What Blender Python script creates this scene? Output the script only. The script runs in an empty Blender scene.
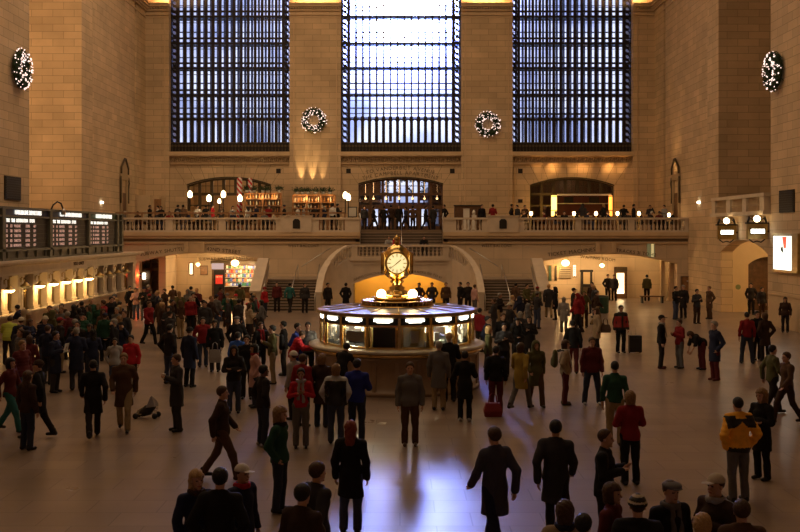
import bpy, math, random
import numpy as np
from mathutils import Vector, Matrix
random.seed(7)
PI = math.pi
SC = bpy.context.scene
COL = SC.collection
F = 1000.0          # focal length in pixels of the 800 px wide frame
HC = 4.63           # eye height
HY = 232.0          # pixel row of the horizon
# ------------------------------------------------------------------ camera
cam_d = bpy.data.cameras.new('camera'); cam = bpy.data.objects.new('camera', cam_d); COL.objects.link(cam)
cam.location = (0, 0, HC); cam.rotation_euler = (PI/2, 0, 0)
cam_d.sensor_width = 36; cam_d.lens = 36*F/800; cam_d.shift_y = -(266-HY)/800
cam_d.clip_end = 600; SC.camera = cam
# ------------------------------------------------------------------ look
SC.view_settings.view_transform = 'Standard'; SC.view_settings.look = 'None'
SC.view_settings.gamma = 1; SC.view_settings.use_curve_mapping = False
SC.view_settings.exposure = 0.14
SC.cycles.use_denoising = True
SC.cycles.max_bounces = 6; SC.cycles.diffuse_bounces = 3; SC.cycles.glossy_bounces = 3
SC.cycles.transparent_max_bounces = 12; SC.cycles.sample_clamp_indirect = 8
SC.cycles.caustics_reflective = False; SC.cycles.caustics_refractive = False
# ------------------------------------------------------------------ world: hazy winter sky, low sun glow beyond the west windows
W = bpy.data.worlds.new('sky'); SC.world = W; W.use_nodes = True
nt = W.node_tree; nt.nodes.clear(); N = nt.nodes.new; L = nt.links.new
tc = N('ShaderNodeTexCoord'); 
dot = N('ShaderNodeVectorMath'); dot.operation = 'DOT_PRODUCT'
az, el = math.radians(0.5), math.radians(13.5)
dot.inputs[1].default_value = (math.sin(az)*math.cos(el), math.cos(az)*math.cos(el), math.sin(el))
L(tc.outputs['Generated'], dot.inputs[0])
ac = N('ShaderNodeMath'); ac.operation = 'ARCCOSINE'; L(dot.outputs['Value'], ac.inputs[0])
def falloff(width, amp):
    d = N('ShaderNodeMath'); d.operation = 'DIVIDE'; L(ac.outputs[0], d.inputs[0]); d.inputs[1].default_value = math.radians(width)
    p = N('ShaderNodeMath'); p.operation = 'POWER'; L(d.outputs[0], p.inputs[0]); p.inputs[1].default_value = 2
    n = N('ShaderNodeMath'); n.operation = 'MULTIPLY'; L(p.outputs[0], n.inputs[0]); n.inputs[1].default_value = -1
    e = N('ShaderNodeMath'); e.operation = 'EXPONENT'; L(n.outputs[0], e.inputs[0])
    m = N('ShaderNodeMath'); m.operation = 'MULTIPLY'; L(e.outputs[0], m.inputs[0]); m.inputs[1].default_value = amp
    return m
g1, g2 = falloff(2.6, 260.0), falloff(6.0, 3.0)
ad = N('ShaderNodeMath'); ad.operation = 'ADD'; L(g1.outputs[0], ad.inputs[0]); L(g2.outputs[0], ad.inputs[1])
nz = N('ShaderNodeTexNoise'); nz.inputs['Scale'].default_value = 22; nz.inputs['Detail'].default_value = 4; L(tc.outputs['Generated'], nz.inputs['Vector'])
cr = N('ShaderNodeValToRGB'); L(nz.outputs['Fac'], cr.inputs[0])
cr.color_ramp.elements[0].position = .38; cr.color_ramp.elements[0].color = (.40, .47, .78, 1)
cr.color_ramp.elements[1].position = .56; cr.color_ramp.elements[1].color = (1.0, 1.04, 1.25, 1)
b1 = N('ShaderNodeBackground'); L(cr.outputs[0], b1.inputs[0]); b1.inputs[1].default_value = 1.0
b2 = N('ShaderNodeBackground'); b2.inputs[0].default_value = (.30, .37, 1, 1); L(ad.outputs[0], b2.inputs[1])
ads = N('ShaderNodeAddShader'); L(b1.outputs[0], ads.inputs[0]); L(b2.outputs[0], ads.inputs[1])
wo = N('ShaderNodeOutputWorld'); L(ads.outputs[0], wo.inputs[0])
# ------------------------------------------------------------------ large lights: cornice uplights, and unseen fills added at the ceiling and left bay
def area(name, loc, rot, sx, sy, power, col):
    d = bpy.data.lights.new(name, 'AREA'); d.shape = 'RECTANGLE'; d.size = sx; d.size_y = sy; d.energy = power; d.color = col
    o = bpy.data.objects.new(name, d); COL.objects.link(o); o.location = loc; o.rotation_euler = rot; return o
def point(name, loc, power, col, r=.1):
    d = bpy.data.lights.new(name, 'POINT'); d.energy = power; d.color = col; d.shadow_soft_size = r
    o = bpy.data.objects.new(name, d); COL.objects.link(o); o.location = loc; return o
def spot(name, loc, target, power, col, ang=60, blend=.6, r=.05):
    d = bpy.data.lights.new(name, 'SPOT'); d.energy = power; d.color = col; d.shadow_soft_size = r
    d.spot_size = math.radians(ang); d.spot_blend = blend
    o = bpy.data.objects.new(name, d); COL.objects.link(o); o.location = loc
    o.rotation_euler = (Vector(target)-Vector(loc)).to_track_quat('-Z', 'Y').to_euler(); return o
WARM = (1, .58, .25)
area('bay_fill', (-22.2, 50.4, 15), (math.radians(90), 0, 0), 4.5, 18, 420, (1, .6, .28))  # unseen light added to brighten the left pier face
for yy, pw in ((20, 780), (40, 1500), (58, 1850)):
    area('ceiling_fill', (-5, yy, 29), (0, 0, 0), 22, 10, pw*1.1, (1, .665, .385))  # added unseen panels standing in for the soft light of the ceiling
area('cornice_light', (-17.5, 47, 21.6), (math.radians(205), math.radians(0), 0), 1, 20, 300, WARM)
area('cornice_light', (17.5, 47, 21.6), (math.radians(205), 0, 0), 1, 20, 180, WARM)
for xx in (-19+2.4, -6.3, 6.3, 19-2.4):
    area('cornice_light', (xx, 73.9, 21.75), (math.radians(168), 0, 0), 3, .5, 260, (1, .52, .18))

# ------------------------------------------------------------------ helpers
def P(px, py, Y): return Vector(((px-400)*Y/F, Y, HC-(py-HY)*Y/F))
def XX(px, Y): return (px-400)*Y/F
def ZZ(py, Y): return HC-(py-HY)*Y/F

def mat(name, col, rough=.6, metal=0, emit=None, es=1, noise=0, nscale=8, spec=.5, bump=0, alpha=None):
    m = bpy.data.materials.new(name); m.use_nodes = True; n = m.node_tree; b = n.nodes['Principled BSDF']
    b.inputs['Base Color'].default_value = (*col, 1); b.inputs['Roughness'].default_value = rough
    b.inputs['Metallic'].default_value = metal; b.inputs['Specular IOR Level'].default_value = spec
    if emit: b.inputs['Emission Color'].default_value = (*emit, 1); b.inputs['Emission Strength'].default_value = es
    if noise or bump:
        t = n.nodes.new('ShaderNodeTexCoord'); z = n.nodes.new('ShaderNodeTexNoise'); z.inputs['Scale'].default_value = nscale; z.inputs['Detail'].default_value = 5
        n.links.new(t.outputs['Object'], z.inputs['Vector'])
        if noise:
            r = n.nodes.new('ShaderNodeMapRange'); r.inputs['To Min'].default_value = 1-noise; r.inputs['To Max'].default_value = 1+noise
            r.inputs['From Min'].default_value = .3; r.inputs['From Max'].default_value = .7
            n.links.new(z.outputs['Fac'], r.inputs['Value'])
            v = n.nodes.new('ShaderNodeVectorMath'); v.operation = 'SCALE'; v.inputs[0].default_value = col
            n.links.new(r.outputs[0], v.inputs['Scale']); n.links.new(v.outputs[0], b.inputs['Base Color'])
        if bump:
            u = n.nodes.new('ShaderNodeBump'); u.inputs['Strength'].default_value = bump; u.inputs['Distance'].default_value = .03
            n.links.new(z.outputs['Fac'], u.inputs['Height']); n.links.new(u.outputs[0], b.inputs['Normal'])
    return m

def stone(name, col, bw=1.25, bh=.43, mort=.014, var=.1, dark=.55, rough=.75, floor=False, offset=.5):
    m = bpy.data.materials.new(name); m.use_nodes = True; n = m.node_tree; b = n.nodes['Principled BSDF']; b.inputs['Roughness'].default_value = rough
    b.inputs['Specular IOR Level'].default_value = .25
    t = n.nodes.new('ShaderNodeTexCoord'); s = n.nodes.new('ShaderNodeSeparateXYZ'); n.links.new(t.outputs['Object'], s.inputs[0])
    c = n.nodes.new('ShaderNodeCombineXYZ')
    if floor: n.links.new(s.outputs[0], c.inputs[0]); n.links.new(s.outputs[1], c.inputs[1])
    else:
        a = n.nodes.new('ShaderNodeMath'); n.links.new(s.outputs[0], a.inputs[0]); n.links.new(s.outputs[1], a.inputs[1])
        n.links.new(a.outputs[0], c.inputs[0]); n.links.new(s.outputs[2], c.inputs[1])
    k = n.nodes.new('ShaderNodeTexBrick'); k.offset = offset; n.links.new(c.outputs[0], k.inputs['Vector'])
    k.inputs['Scale'].default_value = 1; k.inputs['Brick Width'].default_value = bw; k.inputs['Row Height'].default_value = bh
    k.inputs['Mortar Size'].default_value = mort; k.inputs['Mortar Smooth'].default_value = .3; k.inputs['Bias'].default_value = 0
    k.inputs['Color1'].default_value = (*[v*(1-var) for v in col], 1); k.inputs['Color2'].default_value = (*[v*(1+var) for v in col], 1)
    k.inputs['Mortar'].default_value = (*[v*dark for v in col], 1)
    z = n.nodes.new('ShaderNodeTexNoise'); z.inputs['Scale'].default_value = .5; z.inputs['Detail'].default_value = 6; n.links.new(t.outputs['Object'], z.inputs['Vector'])
    r = n.nodes.new('ShaderNodeMapRange'); r.inputs['From Min'].default_value = .3; r.inputs['From Max'].default_value = .7; r.inputs['To Min'].default_value = .86; r.inputs['To Max'].default_value = 1.12
    n.links.new(z.outputs['Fac'], r.inputs['Value'])
    v = n.nodes.new('ShaderNodeVectorMath'); v.operation = 'SCALE'; n.links.new(k.outputs['Color'], v.inputs[0]); n.links.new(r.outputs[0], v.inputs['Scale'])
    n.links.new(v.outputs[0], b.inputs['Base Color'])
    return m

def objcol(name, rough=.85, spec=.2, bump=.35, scale=40, spread=.14):
    """cloth, hair and skin: the colour is each object's own"""
    m = bpy.data.materials.new(name); m.use_nodes = True; n = m.node_tree; b = n.nodes['Principled BSDF']
    b.inputs['Roughness'].default_value = rough; b.inputs['Specular IOR Level'].default_value = spec
    oi = n.nodes.new('ShaderNodeObjectInfo'); t = n.nodes.new('ShaderNodeTexCoord'); z = n.nodes.new('ShaderNodeTexNoise'); z.inputs['Scale'].default_value = scale; z.inputs['Detail'].default_value = 4
    n.links.new(t.outputs['Object'], z.inputs['Vector'])
    r = n.nodes.new('ShaderNodeMapRange'); r.inputs['To Min'].default_value = 1-spread; r.inputs['To Max'].default_value = 1+spread; n.links.new(z.outputs['Fac'], r.inputs['Value'])
    v = n.nodes.new('ShaderNodeVectorMath'); v.operation = 'SCALE'; n.links.new(oi.outputs['Color'], v.inputs[0]); n.links.new(r.outputs[0], v.inputs['Scale'])
    n.links.new(v.outputs[0], b.inputs['Base Color'])
    u = n.nodes.new('ShaderNodeBump'); u.inputs['Strength'].default_value = bump; u.inputs['Distance'].default_value = .01
    n.links.new(z.outputs['Fac'], u.inputs['Height']); n.links.new(u.outputs[0], b.inputs['Normal'])
    return m

M = {}
ST = (.61, .455, .29)
M['stone'] = stone('caen_stone_blocks', ST)
M['stone_plain'] = mat('smooth_stone', ST, .7, noise=.08, nscale=1.5, spec=.25)
M['stone_cool'] = mat('marble_balustrade', (.62, .52, .41), .5, noise=.08, nscale=2, spec=.3)
M['stone_big'] = stone('large_limestone_slabs', (.66, .53, .38), 1.9, .95, .012, .05, .65, .5)
M['joint'] = mat('dark_joint', (.2, .14, .08), .9)
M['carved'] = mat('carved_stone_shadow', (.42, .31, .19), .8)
M['bronze'] = mat('dark_bronze', (.035, .03, .028), .55, .6, spec=.4)
M['bronze_l'] = mat('weathered_bronze', (.10, .075, .045), .5, .5)
M['brass'] = mat('polished_brass', (.78, .53, .2), .22, 1, noise=.15, nscale=6)
M['brass_d'] = mat('aged_brass', (.36, .25, .09), .35, .9, noise=.2, nscale=6)
M['wood'] = mat('dark_wood', (.13, .065, .03), .45, noise=.25, nscale=5)
M['wood_l'] = mat('brown_wood', (.28, .14, .06), .45, noise=.25, nscale=5)
M['black'] = mat('black_paint', (.012, .012, .013), .5)
M['boardframe'] = mat('grey_green_metal', (.13, .125, .095), .5, .2)
M['boardface'] = mat('board_black', (.03, .022, .018), .6)
M['navy'] = mat('navy_enamel', (.02, .03, .10), .5)
M['greenband'] = mat('green_enamel', (.01, .09, .05), .5)
M['white_lit'] = mat('backlit_white_letters', (.9, .9, .85), .5, emit=(1, .97, .85), es=1.2)
M['pink_lit'] = mat('split_flap_letters', (.75, .5, .42), .6, emit=(1, .62, .5), es=.28)
M['letter'] = mat('incised_letters', (.10, .065, .035), .9)
M['steel'] = mat('brushed_steel_rail', (.62, .6, .56), .3, 1)
M['glow'] = mat('lit_globe', (1, .9, .7), .4, emit=(1, .72, .36), es=9)
M['glow_hot'] = mat('bright_lamp_glass', (1, .9, .7), .4, emit=(1, .66, .3), es=14)
M['glow_cool'] = mat('fluorescent_tube', (1, 1, 1), .4, emit=(1, .96, .78), es=6)
M['glow_orange'] = mat('orange_lit_column', (1, .4, .08), .4, emit=(1, .36, .05), es=2.2)
M['glow_yellow'] = mat('yellow_lit_column', (1, .7, .2), .4, emit=(1, .55, .1), es=5)
M['red_lamp'] = mat('red_lamp_glass', (1, .1, .05), .4, emit=(1, .12, .05), es=6)
M['opal'] = mat('opal_clock_face', (.95, .85, .6), .3, emit=(1, .78, .36), es=.95)
M['roof'] = mat('reflection_tinted_kiosk_roof', (.24, .25, .34), .42, .1, noise=.15, nscale=3)  # blue in the colour stands for the windows reflected on the roof
M['marble_pale'] = mat('pale_marble_counter', (.5, .43, .33), .2, noise=.12, nscale=3)
M['marble_brown'] = mat('brown_marble_panel', (.36, .25, .16), .3, noise=.12, nscale=2.5)
M['leaf'] = mat('evergreen_needles', (.03, .055, .025), .9, noise=.4, nscale=10)
M['fairy'] = mat('fairy_light_bulbs', (1, .85, .75), .4, emit=(1, .74, .66), es=1.5)
M['red'] = mat('red_paint', (.55, .03, .03), .5)
M['white'] = mat('white_paint', (.75, .72, .66), .5)
M['paper'] = mat('printed_paper', (.6, .58, .52), .7)
M['ochre'] = mat('ochre_plaster', (.72, .43, .10), .7, noise=.08, nscale=1)
M['cream'] = mat('cream_plaster', (.66, .50, .30), .6, noise=.06, nscale=1)
M['green_bin'] = mat('green_metal', (.03, .09, .06), .5)
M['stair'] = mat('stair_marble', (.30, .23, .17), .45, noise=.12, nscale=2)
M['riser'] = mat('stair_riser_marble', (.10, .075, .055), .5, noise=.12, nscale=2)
M['cloth'] = objcol('woven_cloth'); M['hair'] = objcol('hair_strands', .6, .35, 1.0, 70, .55); M['skin'] = objcol('skin', .5, .3, .08, 30, .05)
M['leather'] = objcol('leather', .4, .4, .2)
M['eye'] = mat('eye_dark', (.03, .02, .015), .3); M['lip'] = mat('lip', (.35, .12, .10), .5)
M['yellow'] = mat('yellow_nylon', (.95, .47, .03), .6, noise=.1, nscale=12, bump=.3)
M['orange_sign'] = mat('orange_sign', (.8, .2, .05), .5, emit=(1, .25, .05), es=.8)
M['bottle'] = mat('bottle_glass_amber', (.35, .16, .05), .15, spec=.8)
M['bottle2'] = mat('bottle_glass_clear', (.6, .6, .5), .15, spec=.8)

def glass(name, tint, tr=.82, gl=.1, trans=.12):
    m = bpy.data.materials.new(name); m.use_nodes = True; n = m.node_tree; n.nodes.clear()
    t = n.nodes.new('ShaderNodeBsdfTransparent'); t.inputs[0].default_value = (*tint, 1)
    g = n.nodes.new('ShaderNodeBsdfGlossy'); g.inputs['Roughness'].default_value = .08
    d = n.nodes.new('ShaderNodeBsdfTranslucent'); d.inputs[0].default_value = (*tint, 1)
    fr = n.nodes.new('ShaderNodeFresnel'); fr.inputs[0].default_value = 1.4
    a = n.nodes.new('ShaderNodeMixShader'); a.inputs[0].default_value = trans; n.links.new(t.outputs[0], a.inputs[1]); n.links.new(d.outputs[0], a.inputs[2])
    b = n.nodes.new('ShaderNodeMixShader'); n.links.new(fr.outputs[0], b.inputs[0]); n.links.new(a.outputs[0], b.inputs[1]); n.links.new(g.outputs[0], b.inputs[2])
    o = n.nodes.new('ShaderNodeOutputMaterial'); n.links.new(b.outputs[0], o.inputs[0]); return m
M['pane'] = glass('dusty_window_glass', (.92, .95, 1))
M['catwalk'] = glass('glass_block_floor', (.7, .8, .95), trans=.3)
M['clear'] = glass('clear_glass', (.95, .96, .93), trans=.03)

# floor: polished Tennessee marble
def floor_mat():
    m = stone('polished_marble_floor', (.25, .185, .142), 1.15, .75, .012, .10, .6, .24, floor=True)
    b = m.node_tree.nodes['Principled BSDF']; b.inputs['Specular IOR Level'].default_value = .36; n = m.node_tree
    t = n.nodes.new('ShaderNodeTexCoord'); z = n.nodes.new('ShaderNodeTexNoise'); z.inputs['Scale'].default_value = .8; z.inputs['Detail'].default_value = 6
    n.links.new(t.outputs['Object'], z.inputs['Vector']); r = n.nodes.new('ShaderNodeMapRange'); r.inputs['To Min'].default_value = .24; r.inputs['To Max'].default_value = .36
    n.links.new(z.outputs['Fac'], r.inputs['Value']); n.links.new(r.outputs[0], b.inputs['Roughness']); return m
M['floor'] = floor_mat()
M['floor_up'] = mat('balcony_floor', (.2, .14, .09), .5)
M['ceil'] = mat('ceiling_plaster', (.22, .25, .2), .8)

def tagp(o, label=None, cat=None, group=None, kind=None):
    if label: o['label'] = label
    if cat: o['category'] = cat
    if group: o['group'] = group
    if kind: o['kind'] = kind
    return o

class MB:
    def __init__(s): s.v = []; s.f = []; s.mi = []; s.sm = []; s.m = 0
    def add(s, vs, fs, smooth=False):
        b = len(s.v); s.v += [tuple(v) for v in vs]
        for f in fs: s.f.append(tuple(i+b for i in f)); s.mi.append(s.m); s.sm.append(smooth)
        return s
    def box(s, x0, x1, y0, y1, z0, z1):
        x0, x1 = sorted((x0, x1)); y0, y1 = sorted((y0, y1)); z0, z1 = sorted((z0, z1))
        return s.add([(x0,y0,z0),(x1,y0,z0),(x1,y1,z0),(x0,y1,z0),(x0,y0,z1),(x1,y0,z1),(x1,y1,z1),(x0,y1,z1)],
                     [(0,3,2,1),(4,5,6,7),(0,1,5,4),(1,2,6,5),(2,3,7,6),(3,0,4,7)])
    def obox(s, c, ax, ay, az):   # oriented box: centre, three half-axis vectors
        c, ax, ay, az = map(Vector, (c, ax, ay, az))
        vs = [c+i*ax+j*ay+k*az for k in (-1, 1) for i, j in ((-1,-1),(1,-1),(1,1),(-1,1))]
        return s.add(vs, [(0,3,2,1),(4,5,6,7),(0,1,5,4),(1,2,6,5),(2,3,7,6),(3,0,4,7)])
    def tube(s, pts, r, n=8, cap=True):
        pts = [Vector(p) for p in pts]; rr = r if isinstance(r, (list, tuple)) else [r]*len(pts)
        vs = []; up = None
        for i, p in enumerate(pts):
            t = (pts[min(i+1, len(pts)-1)]-pts[max(i-1, 0)]).normalized()
            if up is None: up = Vector((0,0,1)) if abs(t.z) < .9 else Vector((1,0,0))
            a = t.cross(up).normalized(); b = t.cross(a).normalized(); up = b*-1 if False else up
            for k in range(n):
                w = 2*PI*k/n; vs.append(p+(a*math.cos(w)+b*math.sin(w))*rr[i])
        fs = []
        for i in range(len(pts)-1):
            for k in range(n):
                q = (k+1) % n; fs.append((i*n+k, i*n+q, (i+1)*n+q, (i+1)*n+k))
        if cap: fs.append(tuple(range(n))[::-1]); fs.append(tuple((len(pts)-1)*n+k for k in range(n)))
        return s.add(vs, fs, True)
    def lathe(s, prof, c=(0,0,0), n=16, sx=1, sy=1, a0=0, a1=2*PI, smooth=True, ph=0, caps=True):
        full = abs(a1-a0-2*PI) < 1e-6; m = n if full else n+1; vs = []
        for (r, z) in prof:
            for k in range(m):
                w = a0+(a1-a0)*k/n+ph; vs.append((c[0]+r*math.sin(w)*sx, c[1]-r*math.cos(w)*sy, c[2]+z))
        fs = []
        for i in range(len(prof)-1):
            for k in range(n):
                q = (k+1) % m if full else k+1; fs.append((i*m+k, i*m+q, (i+1)*m+q, (i+1)*m+k))
        if full and caps:
            if prof[0][0] > 1e-4: fs.append(tuple(range(m))[::-1])
            if prof[-1][0] > 1e-4: fs.append(tuple((len(prof)-1)*m+k for k in range(m)))
        return s.add(vs, fs, smooth)
    def sphere(s, c, r, n=12, sz=1):
        return s.lathe([(r*math.sin(PI*i/(n//2)), -r*sz*math.cos(PI*i/(n//2))) for i in range(n//2+1)], c, n)
    def prism(s, poly, y0, y1):   # polygon in XZ extruded along Y
        n = len(poly); vs = [(x, y0, z) for x, z in poly]+[(x, y1, z) for x, z in poly]
        return s.add(vs, [tuple(range(n)), tuple(range(2*n-1, n-1, -1))]+[(i, n+i, n+(i+1) % n, (i+1) % n) for i in range(n)])
    def prismx(s, poly, x0, x1):  # polygon in YZ extruded along X
        n = len(poly); vs = [(x0, y, z) for y, z in poly]+[(x1, y, z) for y, z in poly]
        return s.add(vs, [tuple(range(n)), tuple(range(2*n-1, n-1, -1))]+[(i, n+i, n+(i+1) % n, (i+1) % n) for i in range(n)])
    def mesh(s, name, mats):
        me = bpy.data.meshes.new(name); me.from_pydata(s.v, [], s.f)
        for m in mats: me.materials.append(m)
        me.polygons.foreach_set('material_index', s.mi); me.polygons.foreach_set('use_smooth', s.sm)
        me.update(); return me
    def build(s, name, mats, parent=None, **kw):
        if not isinstance(mats, (list, tuple)): mats = [mats]
        mats = [M[m] if isinstance(m, str) else m for m in mats]
        o = bpy.data.objects.new(name, s.mesh(name, mats)); COL.objects.link(o)
        if parent: o.parent = parent
        tagp(o, **kw); return o
def struct(name, mb, mats, parent=None):
    o = mb.build(name, mats, parent)
    if not parent: o['kind'] = 'structure'
    return o
def empty(name, loc, label=None, cat=None, group=None, rz=0, kind=None):
    o = bpy.data.objects.new(name, None); COL.objects.link(o); o.location = loc; o.rotation_euler = (0, 0, rz)
    return tagp(o, label, cat, group, kind)
def copy_tree(o, parent=None):
    kids = list(o.children); c = o.copy(); COL.objects.link(c)
    if parent: c.parent = parent
    for ch in kids: copy_tree(ch, c)
    return c
def arc(x0, x1, zs, zt, n=20):   # segmental arch curve from (x0,zs) over apex zt to (x1,zs)
    h = zt-zs; w = (x1-x0)/2; R = (w*w+h*h)/(2*h); cx = (x0+x1)/2; cz = zt-R; a = math.asin(w/R)
    return [(cx+R*math.sin(-a+2*a*i/n), cz+R*math.cos(-a+2*a*i/n)) for i in range(n+1)]
def arch_wall(mb, x0, x1, z0, z1, curve, y0, y1):  # wall slab in XZ with an arched opening down to z0
    a0, a1 = curve[0][0], curve[-1][0]
    if a0 > x0: mb.box(x0, a0, y0, y1, z0, z1)
    if x1 > a1: mb.box(a1, x1, y0, y1, z0, z1)
    for (xa, za), (xb, zb) in zip(curve, curve[1:]):
        mb.prism([(xa, za), (xb, zb), (xb, z1), (xa, z1)], y0, y1)
    return mb
# text
_tc = {}
def glyph(ch, bold=False):
    k = (ch, bold)
    if k not in _tc:
        cu = bpy.data.curves.new('t', 'FONT'); cu.body = ch; cu.size = 1; cu.extrude = .02; cu.resolution_u = 3
        if bold: cu.offset = .025
        o = bpy.data.objects.new('t', cu); COL.objects.link(o)
        me = o.to_mesh(); vs = [tuple(v.co) for v in me.vertices]; fs = [tuple(p.vertices) for p in me.polygons]
        o.to_mesh_clear(); bpy.data.objects.remove(o); bpy.data.curves.remove(cu)
        x = [v[0] for v in vs] or [0]; _tc[k] = (vs, fs, min(x), max(x))
    return _tc[k]
def text_layout(s, gap=.09):
    out = []; x = 0
    for ch in s:
        if ch == ' ': x += .36; continue
        vs, fs, a, b = glyph(ch); out.append((ch, x-a)); x += (b-a)+gap
    return out, x-gap
def put_text(mb, s, fn, size, bold=False, gap=.09):
    """fn(u) -> (origin, right vector, up vector) for u in text units from the centre"""
    lay, w = text_layout(s, gap)
    for ch, x in lay:
        vs, fs, a, b = glyph(ch, bold); mid = x+(a+b)/2
        o, r, u = fn((mid-w/2)*size); o, r, u = Vector(o), Vector(r), Vector(u); nn = r.cross(u)
        mb.add([o+r*((v[0]-(a+b)/2)*size)+u*(v[1]*size)+nn*(v[2]*size) for v in vs], fs)
    return w*size
def flat_text(mb, s, c, size, right=(1,0,0), bold=False, gap=.09):
    r = Vector(right); return put_text(mb, s, lambda u: (Vector(c)+r*u, r, (0,0,1)), size, bold, gap)
def fit_size(s, width, gap=.09): return width/text_layout(s, gap)[1]
# ================================================================== STRUCTURE
YW, YB, YA = 75.0, 66.0, 70.0
ZD = 4.78                                # balcony floor
struct('floor', MB().box(-30, 30, -4, 90, -.3, 0), 'floor')
struct('ceiling', MB().box(-30, 30, -4, 76, 30, 30.4), 'ceil')
struct('wall_east', MB().box(-30, 30, -4.5, -4, 0, 30.4), 'stone')

WIN = [(170, 290), (341, 461), (512, 632)]
ARCH = [(187, 271, 185.5, 178), (358.5, 443, 184.5, 178), (530, 614, 186, 178.5)]
ZSILL = ZZ(152, YW)
west = MB()
for (a, b), (c, d, s_, t_) in zip(WIN, ARCH):
    x0, x1 = XX(a, YW), XX(b, YW)
    arch_wall(west, x0, x1, ZD, ZSILL-.35, arc(XX(c, YW), XX(d, YW), ZZ(s_, YW), ZZ(t_, YW)), YW, YW+.8)
    west.box(x0, x1, YW, YW+2.6, ZSILL-.35, ZSILL)
    west.box(x0, x1, YW, YW+2.6, 28.2, 30)
ed = [-19.6, XX(170, YW), XX(290, YW), XX(341, YW), XX(461, YW), XX(512, YW), XX(632, YW), 19.6]
for i in (0, 2, 4, 6):
    west.box(ed[i], ed[i+1], YW-.35, YW+2.6, ZD, 30)
west.box(-26, -19.6, YW-.3, YW+2.6, 0, 30); west.box(19.6, 26, YW-.3, YW+2.6, 0, 30)
wallw = struct('wall_west', west, 'stone')
tr = MB()
for i in (0, 2, 4, 6):                   # capitals on the piers with a row of dentils
    a, b = ed[i], ed[i+1]
    for z0, z1, pr in ((20.62, 20.72, .05), (20.8, 20.92, .1), (21.12, 21.24, .14), (21.42, 21.58, .34), (21.58, 21.66, .42)):
        tr.box(a-.02, b+.02, YW-.35-pr, YW-.3, z0, z1)
    x = a+.05
    while x < b-.1: tr.box(x, x+.1, YW-.6, YW-.3, 21.26, 21.4); x += .2
    for q in (a+.28, b-.34): tr.box(q, q+.06, YW-.40, YW-.3, ZD, 20.6)
struct('trim_1', tr, 'stone_plain', wallw)
tr = MB()
for (a, b) in WIN:                       # sill ledge, carved scroll frieze
    x0, x1 = XX(a, YW), XX(b, YW)
    tr.m = 0; tr.box(x0, x1, YW-.42, YW, ZZ(156, YW), ZSILL); tr.box(x0, x1, YW-.16, YW, ZZ(157.2, YW), ZZ(156, YW))
    tr.box(x0, x1, YW-.2, YW, ZZ(164, YW), ZZ(163, YW)); tr.box(x0, x1, YW-.08, YW, ZZ(165, YW), ZZ(164, YW))
    zc = ZZ(160, YW); n = 30; w = (x1-x0)/n
    for k in range(n):
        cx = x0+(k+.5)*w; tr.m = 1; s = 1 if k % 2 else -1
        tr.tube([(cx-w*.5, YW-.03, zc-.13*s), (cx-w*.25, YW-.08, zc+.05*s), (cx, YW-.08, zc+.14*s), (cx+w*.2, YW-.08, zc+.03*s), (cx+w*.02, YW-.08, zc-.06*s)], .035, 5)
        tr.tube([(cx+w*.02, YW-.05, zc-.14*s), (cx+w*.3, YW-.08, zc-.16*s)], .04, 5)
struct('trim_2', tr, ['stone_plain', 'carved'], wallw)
tr = MB()                                # radiating joints of the flat arches above the doors
for (c, d, s_, t_) in ARCH:
    cv = arc(XX(c, YW), XX(d, YW), ZZ(s_, YW), ZZ(t_, YW), 18); cx = (cv[0][0]+cv[-1][0])/2
    for i in range(0, 19, 2):
        x, z = cv[i]; dx = (x-cx)*.14
        tr.prism([(x-.012, z), (x+.012, z), (x+dx*2+.012, z+1.35), (x+dx*2-.012, z+1.35)], YW-.006, YW+.01)
    for (xa, za), (xb, zb) in zip(cv, cv[1:]): tr.m = 1; tr.prism([(xa, za), (xb, zb), (xb, zb+.1), (xa, za+.1)], YW-.05, YW+.01)
    tr.m = 0
struct('trim_3', tr, ['joint', 'bronze_l'], wallw)
ins = MB()
for s, xa, xb, ya, yb, sz in (('TO VANDERBILT AVENUE', 366, 434.5, 174.5, 169.5, 0), ('THE CAMPBELL APARTMENT', 362.5, 438.5, 180.3, 174.6, 0)):
    cv = arc(XX(xa, YW), XX(xb, YW), ZZ(ya, YW), ZZ(yb, YW), 2); x0, z0 = cv[0]; x1, z1 = cv[2]; h = cv[1][1]-z0; w = (x1-x0)/2; R = (w*w+h*h)/(2*h); cx = (x0+x1)/2; cz = z0+h-R
    put_text(ins, s, lambda u: ((cx+R*math.sin(u/R), YW-.01, cz+R*math.cos(u/R)), (math.cos(u/R), 0, -math.sin(u/R)), (math.sin(u/R), 0, math.cos(u/R))), fit_size(s, (x1-x0), .2), gap=.2)
ins.build('inscription', 'letter', wallw)
vb = MB()
for x, y in ((278.5, 171), (348.5, 171), (452.3, 171), (520.3, 171)):
    c = P(x, y, YW); vb.box(c.x-.17, c.x+.17, YW-.04-(.35 if x < 290 and 0 else 0), YW+.02, c.z-.17, c.z+.17)
c = P(520.3, 201, YW); vb.box(c.x-.17, c.x+.17, YW-.04, YW+.02, c.z-.13, c.z+.13)
vb.build('air_grille', 'bronze', wallw)

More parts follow.
